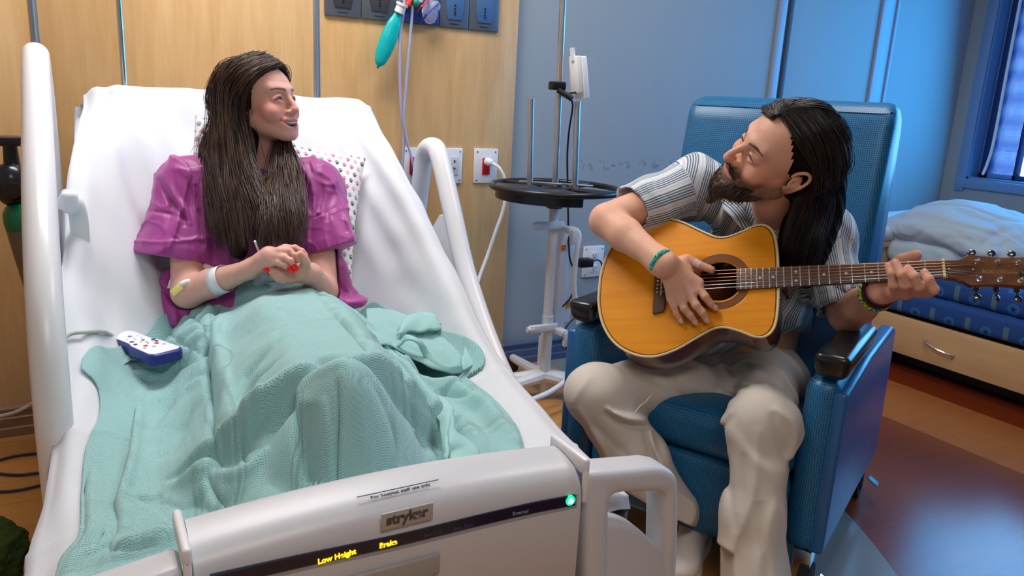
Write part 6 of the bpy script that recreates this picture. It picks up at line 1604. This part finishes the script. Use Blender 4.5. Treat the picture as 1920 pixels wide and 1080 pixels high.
# wristband, cotton pad, cup
dW = wwR-weR; dW /= np.linalg.norm(dW)
o = MB().tube([weR+(wwR-weR)*.47, weR+(wwR-weR)*.62], [.0368, .0352], 32, caps=False).build('patient_wristband', mk('white_band', srgb(232, 234, 238), .35), None, smooth=True)
md = o.modifiers.new('t', 'SOLIDIFY'); md.thickness = .001; tag(o, 'white paper patient wristband on the crossed forearm', 'wristband')
q = SD(); c_ = weR+(wwR-weR)*.05+cv(-.0, .016, .034); q.ell(c_+cv(.004, .006, 0), (.019, .008, .012), np.array([cv(.9, .3, .2), cv(-.3, .9, .1), cv(0, 0, 1)]))
o = link('cotton_pad', fast_mesh(*q.mesh(.002)), mk('cotton_white', srgb(236, 236, 230), .9)); tag(o, 'white cotton pad held at the crook of the arm', 'cotton pad')
o = MB().box(tuple(c_+cv(-.018, -.012, .006)), (.034, .003, .020), .0014, rot=frame((0, 0, 0), cv(.75, .62, .1), cv(-.1, .1, 1.0)).to_4x4()).build('yellow_plaster', mk('yellow_tape', srgb(236, 224, 130), .6)); tag(o, 'pale yellow tape strip on the inner elbow', 'tape')
cup = thing('plastic_cup', 'clear plastic cup with a white straw held in the lap', 'cup', tuple(P(503, 535, 1.90)))
ct, cb = P(490, 483, 1.905), P(497, 532, 1.905); ax_ = (ct-cb)/np.linalg.norm(ct-cb)
hgt = np.linalg.norm(ct-cb)
m_cup = mk('clear_plastic', (.9, .93, .96), .05, trans=.9, ior=1.2)
MB().lathe(cb, [(0, 0), (.026, 0), (.027, .002), (.034, hgt), (.0365, hgt+.001), (.0365, hgt+.003), (.033, hgt+.002), (.026, .004), (0, .003)], 36, ax_).build('cup', m_cup, cup, smooth=True)
MB().tube([P(500, 520, 1.905), P(490, 484, 1.89), P(478, 452, 1.85)], .0028, 10).build('straw', M_whitepl, cup)
text('cup_lettering', 'ABLE', .010, frame(P(492, 519, 1.885), cv(0, 1, 0), cv(-1, 0, .1)), M_whitepl, cup)
# ============================================================ THERMAL BLANKET
m_bl = mk('teal_waffle_blanket', srgb(132, 188, 184), .95, sheen=.25)
u_ = N(m_bl, 'ShaderNodeTexCoord').outputs['UV']; s_ = N(m_bl, 'ShaderNodeSeparateXYZ'); L(m_bl, u_, s_.inputs[0])
def tri(o, fr, off=None):
    v_ = math_(m_bl, 'MULTIPLY', s_.outputs[o], fr)
    if off is not None: v_ = math_(m_bl, 'ADD', v_, off)
    return math_(m_bl, 'ABSOLUTE', math_(m_bl, 'SUBTRACT', math_(m_bl, 'FRACT', v_), .5))
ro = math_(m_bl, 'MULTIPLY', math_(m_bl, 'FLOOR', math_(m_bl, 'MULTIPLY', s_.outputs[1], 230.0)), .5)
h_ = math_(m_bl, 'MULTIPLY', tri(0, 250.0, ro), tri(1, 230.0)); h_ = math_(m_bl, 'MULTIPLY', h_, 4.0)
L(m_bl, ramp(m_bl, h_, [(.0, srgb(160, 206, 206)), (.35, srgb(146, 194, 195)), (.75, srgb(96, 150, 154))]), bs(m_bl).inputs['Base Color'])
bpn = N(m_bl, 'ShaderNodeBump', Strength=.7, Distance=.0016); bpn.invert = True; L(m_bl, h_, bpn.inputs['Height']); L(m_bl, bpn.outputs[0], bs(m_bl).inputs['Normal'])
m_hem = mk('teal_satin_hem', srgb(146, 196, 194), .55, sheen=.2)
MATZ = .535
from mathutils.bvhtree import BVHTree
bv = BVHTree.FromPolygons([tuple(v) for v in SHEETG.reshape(-1, 3)], [tuple(int(i) for i in f) for f in np.stack([np.arange(SHEETG.shape[0]*SHEETG.shape[1]).reshape(SHEETG.shape[:2])[a] for a in ((slice(None, -1), slice(None, -1)), (slice(None, -1), slice(1, None)), (slice(1, None), slice(1, None)), (slice(1, None), slice(None, -1)))], -1).reshape(-1, 4)])
def bw(px, py, z=None):
    if z is not None: return PZ(px, py, z)[:2]
    d = P(px, py, 1)-CAMP; h = bv.ray_cast(Vector(CAMP), Vector(d))
    return np.array(h[0][:2]) if h[0] is not None else PZ(px, py, .55)[:2]
Lft = [bw(400, 575), bw(335, 600), bw(275, 628), bw(190, 655), bw(152, 690), bw(184, 735), bw(184, 790), bw(160, 850), bw(152, 930), bw(148, 1010), bw(110, 1075), np.array([-.08, .93])]
Rgt = [bw(600, 540, .70), bw(690, 575), bw(765, 605), bw(830, 622), bw(900, 655), bw(905, 692), bw(872, 708), bw(925, 752), bw(962, 795), bw(980, 842), np.array([.61, .93])]
NR, NC = 300, 330
Lc = resample(spline([np.r_[p, 0] for p in Lft], 10), NR)[:, :2]; Rc = resample(spline([np.r_[p, 0] for p in Rgt], 10), NR)[:, :2]
# end both sides behind the footboard
tt = np.linspace(0, 1, NR)[:, None]; ss = np.linspace(0, 1, NC)[None, :]
XY = Lc[:, None, :]*(1-ss[..., None])+Rc[:, None, :]*ss[..., None]
XY[..., 1] = np.maximum(XY[..., 1], .0)
def tent(X, Y, pts, tops, r, slope, wdt=None):
    d, s, a = dseg(X, Y, np.array([p[:2] for p in pts])); top = np.interp(a, np.linspace(0, 1, len(tops)), tops)
    e = np.maximum(d-r*.55, 0); return top-slope*(np.sqrt(e*e+.0016)-.04)-.25*np.minimum(d, r)**2/r*0
def sm(a, b, k): return -smin(-a, -b, k)
KN = PZ(640, 692, .735)
ST1, ST2, ST3 = -1, 1, 1
def wob(X, Y, sc=1.0, seed=0): return noise(np.stack([X*sc, Y*sc, X*0+seed*3.1], -1), seed)
def Hb(X, Y, t, s):
    Wx = X+.012*wob(X, Y, 7, 61); Wy = Y+.012*wob(X, Y, 7, 62)
    base = MATZ+.012+0*X
    h = base
    th = tent(Wx, Wy, [(.44, 1.95), (.41, 1.62), (KN[0], KN[1]+.03)], [.70, .725, .745], .10, 1.15)-2.4*np.clip(KN[1]+.01+.25*np.abs(X-KN[0])-Y, 0, None)
    h = sm(h, th, .03)      # raised thigh
    h = sm(h, tent(Wx, Wy, [(.30, 1.95), (.285, 1.5), (.275, 1.15), (.27, 1.02)], [.65, .63, .59, .585], .075, 1.3), .03)         # straight leg
    h = sm(h, tent(Wx, Wy, [(.56, 1.90), (.52, 1.66)], [.62, .60], .05, 1.0), .05)
    R_ = lambda pts: np.array([bw(a, b, z) for a, b, z in pts])
    def ridge(pts, amp, wd, asym=0.0):
        nonlocal h
        d, sd, al = dseg(Wx, Wy, R_(pts)); f = np.sin(np.clip(al, .02, .98)*math.pi)**.45
        h = h+1.5*amp*f*np.exp(-(d/(wd*(1+asym*sd)))**2)
    # folds fanning from the knee: narrow tents running down to the mattress
    T_ = lambda pts, slope, k=.018: sm(h, tent(Wx, Wy, [bw(a_, b_, z_) for a_, b_, z_ in pts], [z_ for _, _, z_ in pts], .012, slope), k)
    h = T_([(649, 680, .765), (608, 690, .745), (573, 722, .705), (535, 780, .655), (505, 845, .615), (455, 880, .595), (405, 890, .575)], 1.9)
    h = T_([(649, 680, .765), (690, 705, .735), (718, 760, .675), (742, 830, .615), (770, 860, .585)], 1.9)
    h = T_([(649, 682, .762), (652, 730, .68), (652, 860, .575)], 5.0, .006)
    ridge([(620, 740, .70), (612, 800, .62), (612, 870, .57)], -.022, .016)
    ridge([(520, 730, .67), (478, 770, .63), (462, 815, .60)], -.016, .014); ridge([(500, 790, .64), (470, 830, .60), (468, 865, .58)], .014, .012)
    def step(pts, amp, fade, sgn=1, soft=.004):
        nonlocal h
        d, sd, al = dseg(X, Y, R_(pts)); q_ = sgn*sd*d; f = np.sin(np.clip(al, .0, 1)*math.pi)**.35
        f = f*(al > .001)*(al < .999)
        h = h+amp*f*smooth(-soft, soft, q_)*np.exp(-np.clip(q_, 0, None)/fade)
    # left crease and the flat panel's long folds
    ridge([(398, 590, .63), (397, 680, .60), (404, 770, .575), (414, 872, .56)], -.022, .008)
    ridge([(412, 590, .65), (410, 680, .62), (420, 770, .60), (432, 860, .57)], .010, .014)
    ridge([(256, 715, .56), (248, 790, .56), (232, 880, .56), (205, 970, .56), (176, 1045, .56)], -.016, .007)
    ridge([(268, 720, .56), (260, 800, .56), (245, 890, .56), (220, 980, .56)], .010, .016)
    ridge([(190, 800, .56), (168, 880, .56), (156, 960, .56), (150, 1030, .56)], .012, .018)
    ridge([(395, 700, .60), (350, 740, .57), (305, 800, .56)], .010, .018); ridge([(390, 740, .60), (345, 790, .57), (300, 860, .56)], -.008, .016)
    ridge([(420, 880, .57), (385, 905, .56), (340, 900, .56)], .016, .014); ridge([(300, 930, .56), (350, 945, .56), (390, 925, .56)], -.016, .012)
    ridge([(240, 1000, .56), (300, 985, .56), (340, 975, .56)], -.014, .008); ridge([(200, 1040, .56), (280, 1010, .56), (340, 995, .56)], .016, .016)
    ridge([(560, 560, .70), (500, 600, .69), (480, 660, .66)], .006, .03)
    ridge([(520, 700, .67), (470, 740, .64), (455, 800, .60), (470, 850, .58)], -.012, .014)
    # diagonal folds to the right
    ridge([(590, 556, .70), (650, 600, .66), (710, 650, .62), (755, 705, .60), (800, 775, .58), (835, 845, .57)], -.020, .009)
    ridge([(610, 556, .70), (670, 600, .66), (730, 650, .62), (775, 705, .60), (822, 775, .58), (860, 845, .57)], .016, .016)
    ridge([(690, 700, .66), (735, 755, .62), (790, 830, .58)], -.020, .012)
    ridge([(660, 560, .67), (700, 595, .64), (742, 630, .62)], .020, .020); ridge([(690, 566, .65), (735, 600, .63), (760, 640, .61)], -.014, .010)
    ridge([(770, 640, .60), (830, 640, .60), (890, 660, .58)], .018, .018); ridge([(790, 665, .59), (840, 670, .58), (895, 685, .57)], -.010, .010)
    ridge([(780, 705, .58), (850, 715, .57), (920, 760, .57), (965, 815, .57)], .022, .020); ridge([(830, 760, .57), (880, 790, .57), (920, 840, .57)], .012, .02)
    # upper layers that overlap the flat panels
    step([(396, 660, .60), (345, 690, .58), (300, 700, .57), (240, 705, .57), (190, 735, .56), (170, 760, .56)], .026, .07, ST1)
    step([(398, 600, .63), (399, 680, .60), (404, 770, .58), (414, 872, .56)], .020, .06, ST2)
    step([(676, 650, .65), (735, 660, .61), (762, 700, .59), (800, 720, .58), (870, 722, .57)], .020, .05, ST3)
    step([(690, 720, .64), (745, 790, .60), (800, 850, .58)], .016, .05, ST3)
    # rolls round the lap
    ridge([(330, 598, .62), (380, 565, .65), (440, 548, .68), (500, 545, .70)], .030, .022); ridge([(350, 628, .60), (385, 600, .63), (430, 580, .66)], -.016, .010)
    ridge([(250, 640, .58), (320, 655, .58), (385, 640, .60)], .022, .018); ridge([(210, 690, .57), (280, 690, .57), (350, 680, .58), (395, 665, .60)], .018, .014); ridge([(230, 672, .57), (310, 674, .57), (380, 655, .59)], -.010, .008)
    h = h+.0045*wob(X, Y, 16, 64)+.0022*wob(X, Y, 34, 65)+.006*wob(X*1.6, Y*.6, 9, 66)
    d_ = np.minimum(s, 1-s); e = smooth(0, .022, d_); et = smooth(0, .02, t)
    return np.where(True, (MATZ+.004)*(1-e)+h*e, h)
Z = Hb(XY[..., 0], XY[..., 1], tt+0*ss, ss+0*tt)
Gb = np.dstack([XY, Z])
# the sheet rises where the backrest starts: keep the cloth above it
cc4 = lambda *t: [(55+a_*.526, 526+b_*.526) for a_, b_ in t]
BF = [(cc4((655, 160), (650, 260), (655, 400), (665, 560), (690, 680)), .012, 5, 'v'), (cc4((380, 370), (370, 480), (350, 640), (290, 820), (235, 975)), .010, 4, 'v'), (cc4((395, 370), (386, 480), (366, 640), (310, 820), (260, 975)), .006, 6, 'r'),
      (cc4((655, 245), (560, 300), (460, 335), (345, 370)), .012, 5, 'v'), (cc4((345, 370), (280, 392), (240, 440)), .010, 5, 'v'), (cc4((640, 225), (560, 262), (460, 300), (350, 330)), .009, 9, 'r'), (cc4((440, 130), (520, 200), (590, 250), (650, 262)), .010, 5, 'v'), (cc4((560, 110), (620, 160), (640, 230)), .010, 5, 'v'), (cc4((600, 90), (650, 120), (660, 190)), .008, 8, 'r'), (cc4((640, 140), (720, 90), (800, 55), (830, 30)), .010, 6, 'v'), (cc4((620, 110), (700, 60), (780, 30)), .008, 9, 'r'),
      (cc4((870, 480), (800, 530), (765, 570)), .007, 5, 'v'), (cc4((765, 570), (768, 630), (790, 670)), .009, 6, 'v'), (cc4((760, 440), (740, 500), (745, 560)), .006, 7, 'v'), (cc4((640, 700), (670, 760), (710, 810)), .016, 5, 'v'), (cc4((640, 690), (720, 700), (800, 665), (860, 600)), .010, 8, 'r'), (cc4((620, 720), (640, 790), (670, 830)), .010, 6, 'r'),
      (cc4((370, 770), (430, 792), (480, 772)), .009, 5, 'v'), (cc4((470, 800), (500, 845), (560, 850), (620, 805)), .010, 8, 'v'), (cc4((160, 1010), (300, 962), (465, 940)), .008, 4, 'v'), (cc4((200, 980), (300, 940), (460, 915)), .006, 8, 'r'),
      (cc4((1010, 30), (1090, 120), (1160, 200), (1210, 262)), .013, 5, 'v'), (cc4((1040, 20), (1120, 110), (1190, 190), (1240, 250)), .008, 8, 'r'), (cc4((1240, 330), (1310, 440), (1400, 540), (1485, 612)), .016, 6, 'v'), (cc4((1270, 320), (1340, 420), (1430, 520), (1500, 590)), .009, 8, 'r'),
      (cc4((1200, 330), (1260, 440), (1300, 560), (1314, 670)), .014, 7, 'v'), (cc4((1100, 350), (1105, 450), (1100, 600), (1098, 730)), .018, 6, 'v'), (cc4((990, 440), (995, 560), (1022, 720)), .055, 20, 'v'), (cc4((1050, 420), (1062, 560), (1068, 720)), .012, 8, 'r'),
      (cc4((1080, 100), (1150, 180), (1230, 215), (1300, 205)), .009, 6, 'v'), (cc4((1380, 330), (1450, 392), (1540, 412), (1592, 385)), .009, 6, 'v'), (cc4((1130, 290), (1060, 322), (985, 372), (930, 440), (900, 500)), .008, 7, 'r'), (cc4((900, 160), (880, 250), (820, 330)), .003, 10, 'v'), (cc4((200, 560), (188, 700), (190, 860)), .006, 7, 'r'), (cc4((540, 380), (600, 340), (640, 330)), .005, 6, 'v'), (cc4((440, 520), (520, 440), (620, 370)), .006, 8, 'v'), (cc4((1700, 470), (1740, 540), (1755, 600)), .006, 8, 'r')]
Gb[..., 2] = np.maximum(Gb[..., 2]-folds2(Gb, BF), MATZ+.004)
fl_ = Gb.reshape(-1, 3)
for i in range(len(fl_)):
    hit = bv.ray_cast(Vector((fl_[i, 0], fl_[i, 1], 1.6)), Vector((0, 0, -1)))
    if hit[0] is not None and hit[0].z+.005 > fl_[i, 2]: fl_[i, 2] = hit[0].z+.005
Gb = fl_.reshape(Gb.shape)
F = np.arange(NR*NC).reshape(NR, NC); F = np.stack([F[:-1, :-1], F[1:, :-1], F[1:, 1:], F[:-1, 1:]], -1).reshape(-1, 4)
me = fast_mesh(Gb.reshape(-1, 3), F)
# uv from arc length so the weave keeps its size on slopes
du = np.linalg.norm(np.diff(Gb, axis=1), axis=-1); dv = np.linalg.norm(np.diff(Gb, axis=0), axis=-1)
U_ = np.c_[np.zeros(NR), np.cumsum(du, 1)]; U_ -= U_[:, NC//2][:, None]; V_ = np.r_[np.zeros((1, NC)), np.cumsum(dv, 0)]
uvl = me.uv_layers.new(name='uv'); uva = np.stack([U_.ravel(), V_.ravel()], 1)[F.ravel()]; uvl.data.foreach_set('uv', uva.astype(np.float32).ravel())
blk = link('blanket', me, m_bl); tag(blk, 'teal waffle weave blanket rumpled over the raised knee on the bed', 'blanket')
md = blk.modifiers.new('thick', 'SOLIDIFY'); md.thickness = .004; md.offset = 1
# satin hems and turned-up corners
def ribbon(a, b, nm, mat=m_hem, puff=.01, n=40, m=9, sd=1, th=.003):
    a, b = resample(spline(a, 8), n), resample(spline(b, 8), n); rows = []
    for w_ in np.linspace(0, 1, m):
        r = a*(1-w_)+b*w_; r[:, 2] += puff*math.sin(w_*math.pi); r += .005*np.stack([noise(r*34, sd), noise(r*34, sd+1), noise(r*30, sd+2)], -1); rows.append(r)
    g_ = np.array(rows); idx = np.arange(n*m).reshape(m, n); f = np.stack([idx[:-1, :-1], idx[:-1, 1:], idx[1:, 1:], idx[1:, :-1]], -1).reshape(-1, 4)
    me = fast_mesh(g_.reshape(-1, 3), f); uvl = me.uv_layers.new(name='uv'); co = g_.reshape(-1, 3)[f.ravel()][:, :2]; uvl.data.foreach_set('uv', co.astype(np.float32).ravel())
    o = link(nm, me, mat, blk); md = o.modifiers.new('thick', 'SOLIDIFY'); md.thickness = th; return o
Q = lambda *t: [PZ(*p) for p in t]
ribbon(Q((178, 650, .575), (150, 690, .575), (150, 720, .57), (185, 765, .565)), Q((268, 655, .60), (225, 690, .60), (205, 715, .59), (212, 760, .575)), 'satin_hem', puff=.015)
ribbon(Q((142, 745, .550), (150, 765, .552), (165, 782, .552)), Q((180, 725, .575), (188, 745, .57), (190, 780, .562)), 'satin_hem', puff=.006)
C4 = lambda pts, dz=0: [PZ(55+a_*.526, 526+b_*.526, z_+dz) for a_, b_, z_ in pts]
def flap(a, b, mat, nm, puff, n=40, m=26, sd=5): return ribbon(C4(a), C4(b), nm, mat, puff, n, m, sd)
flap([(1200, 105, .655), (1300, 110, .635), (1420, 150, .61), (1530, 165, .60), (1600, 215, .59)], [(1200, 235, .635), (1290, 240, .625), (1400, 300, .60), (1500, 330, .575), (1610, 300, .572)], m_bl, 'turned_corner', .012)
flap([(1290, 250, .615), (1345, 212, .650), (1385, 225, .645), (1410, 280, .605), (1450, 318, .585), (1520, 328, .578), (1630, 298, .575)], [(1296, 232, .625), (1345, 196, .655), (1395, 208, .650), (1432, 262, .615), (1470, 298, .595), (1530, 305, .590), (1628, 272, .585)], m_hem, 'satin_hem', .003, m=6)
flap([(1505, 180, .610), (1560, 190, .600), (1605, 235, .590), (1632, 290, .576)], [(1540, 190, .615), (1548, 240, .605), (1540, 290, .592), (1545, 322, .580)], m_hem, 'satin_hem', .004, m=10)
flap([(1310, 195, .640), (1345, 130, .660), (1400, 112, .660), (1442, 118, .650), (1448, 150, .64), (1478, 152, .63)], [(1320, 200, .635), (1360, 180, .640), (1410, 185, .632), (1440, 180, .628), (1465, 172, .622), (1476, 160, .62)], m_hem, 'satin_hem', .006, m=12)
flap([(1290, 240, .615), (1330, 290, .600), (1352, 340, .590), (1360, 370, .580)], [(1310, 225, .620), (1352, 270, .605), (1372, 320, .592), (1372, 365, .580)], m_hem, 'satin_hem', .006, m=6)
flap([(1395, 395, .600), (1455, 415, .605), (1505, 450, .605), (1508, 520, .600), (1490, 640, .585)], [(1400, 405, .595), (1440, 470, .590), (1475, 540, .588), (1482, 600, .585), (1478, 645, .580)], m_hem, 'satin_hem', .004, m=12)
flap([(1508, 455, .605), (1520, 530, .600), (1560, 560, .595), (1600, 600, .585), (1610, 640, .575)], [(1500, 520, .600), (1500, 570, .597), (1500, 600, .590), (1495, 625, .582), (1490, 650, .578)], m_hem, 'satin_hem', .004, m=12)
# ---- hand control on the blanket
m_navyc = mk('navy_housing', srgb(36, 42, 132), .3); m_pad = mk('white_keypad', srgb(232, 234, 240), .35)
ra, rb = PZ(226, 634, .615), PZ(312, 668, .615)
rx = (rb-ra); rl = np.linalg.norm(rx)+.022; rx /= np.linalg.norm(rx); ry = np.cross([0, 0, 1.], rx)
rc_ = (ra+rb)/2; RM_ = frame(tuple(rc_), rx, ry)
ctl = thing('bed_remote', 'navy blue hand control with white keypad lying on the blanket', 'remote', mat=RM_)
hl = rl/2; ot = [(-hl, -.022), (-hl+.01, -.030), (-.01, -.030), (.015, -.037), (hl-.012, -.040), (hl, -.030), (hl, .030), (hl-.012, .040), (.015, .037), (-.01, .030), (-hl+.01, .030), (-hl, .022)]
MB().prism(ot, -.014, .012, None, .006).build('housing', m_navyc, ctl, local=True)
MB().prism([(a*.93, b*.90) for a, b in ot], .0115, .0132, None, .0008).build('keypad', m_pad, ctl, local=True)
kc = {'b': srgb(80, 110, 200), 'n': srgb(40, 50, 110), 'r': srgb(220, 40, 46), 'y': srgb(236, 190, 80), 'g': srgb(120, 190, 140), 'l': srgb(150, 180, 235), 's': srgb(176, 182, 196)}
km = {k: mk('key_'+k, v, .4) for k, v in kc.items()}
for x, y, sx, sy, k in [(-.052, .0, .008, .006, 'b'), (-.045, .015, .003, .003, 's'), (-.035, .0, .003, .003, 's'), (-.035, -.016, .003, .003, 's'), (-.025, .012, .003, .003, 's'), (-.022, -.004, .004, .004, 's'),
                        (-.012, -.018, .008, .007, 'n'), (-.008, .006, .007, .005, 'n'), (.004, .024, .009, .007, 'n'), (.002, -.004, .006, .004, 'l'), (.010, .004, .007, .004, 'y'), (.012, .018, .006, .004, 'l'), (.010, -.022, .007, .006, 'n'), (.020, .022, .008, .005, 'n'),
                        (.020, .002, .006, .003, 'g'), (.034, -.012, .009, .007, 'r'), (.034, .014, .009, .007, 'r'), (.048, -.022, .006, .005, 'l'), (.050, -.002, .006, .005, 'l'), (.050, .022, .006, .005, 'l')]:
    MB().lathe((x, y, .0125), [(0, 0), (1, 0), (1, .0016), (0, .0016)], 20).build('button', km[k], ctl, local=True).data.transform(Matrix.Translation((x, y, 0)) @ Matrix.Diagonal((sx*.62, sy*.72, 1, 1)) @ Matrix.Translation((-x, -y, 0)))
def onsheet(px, py, h=.008):
    d = P(px, py, 1)-CAMP; r_ = bv.ray_cast(Vector(CAMP), Vector(d)); return np.array(r_[0])+A3((0, 0, h))-d/np.linalg.norm(d)*.006
cbl = spline([np.array(ra)-rx*.012+A3((0, 0, -.004)), onsheet(196, 632, .012), onsheet(160, 630), onsheet(138, 632), onsheet(125, 638), onsheet(116, 652), onsheet(112, 680, .004)], 8)
MB().tube([Matrix(RM_).inverted() @ Vector(p) for p in cbl], .0042, 10).build('lead', mk('grey_lead', srgb(176, 178, 172), .5), ctl, local=True)
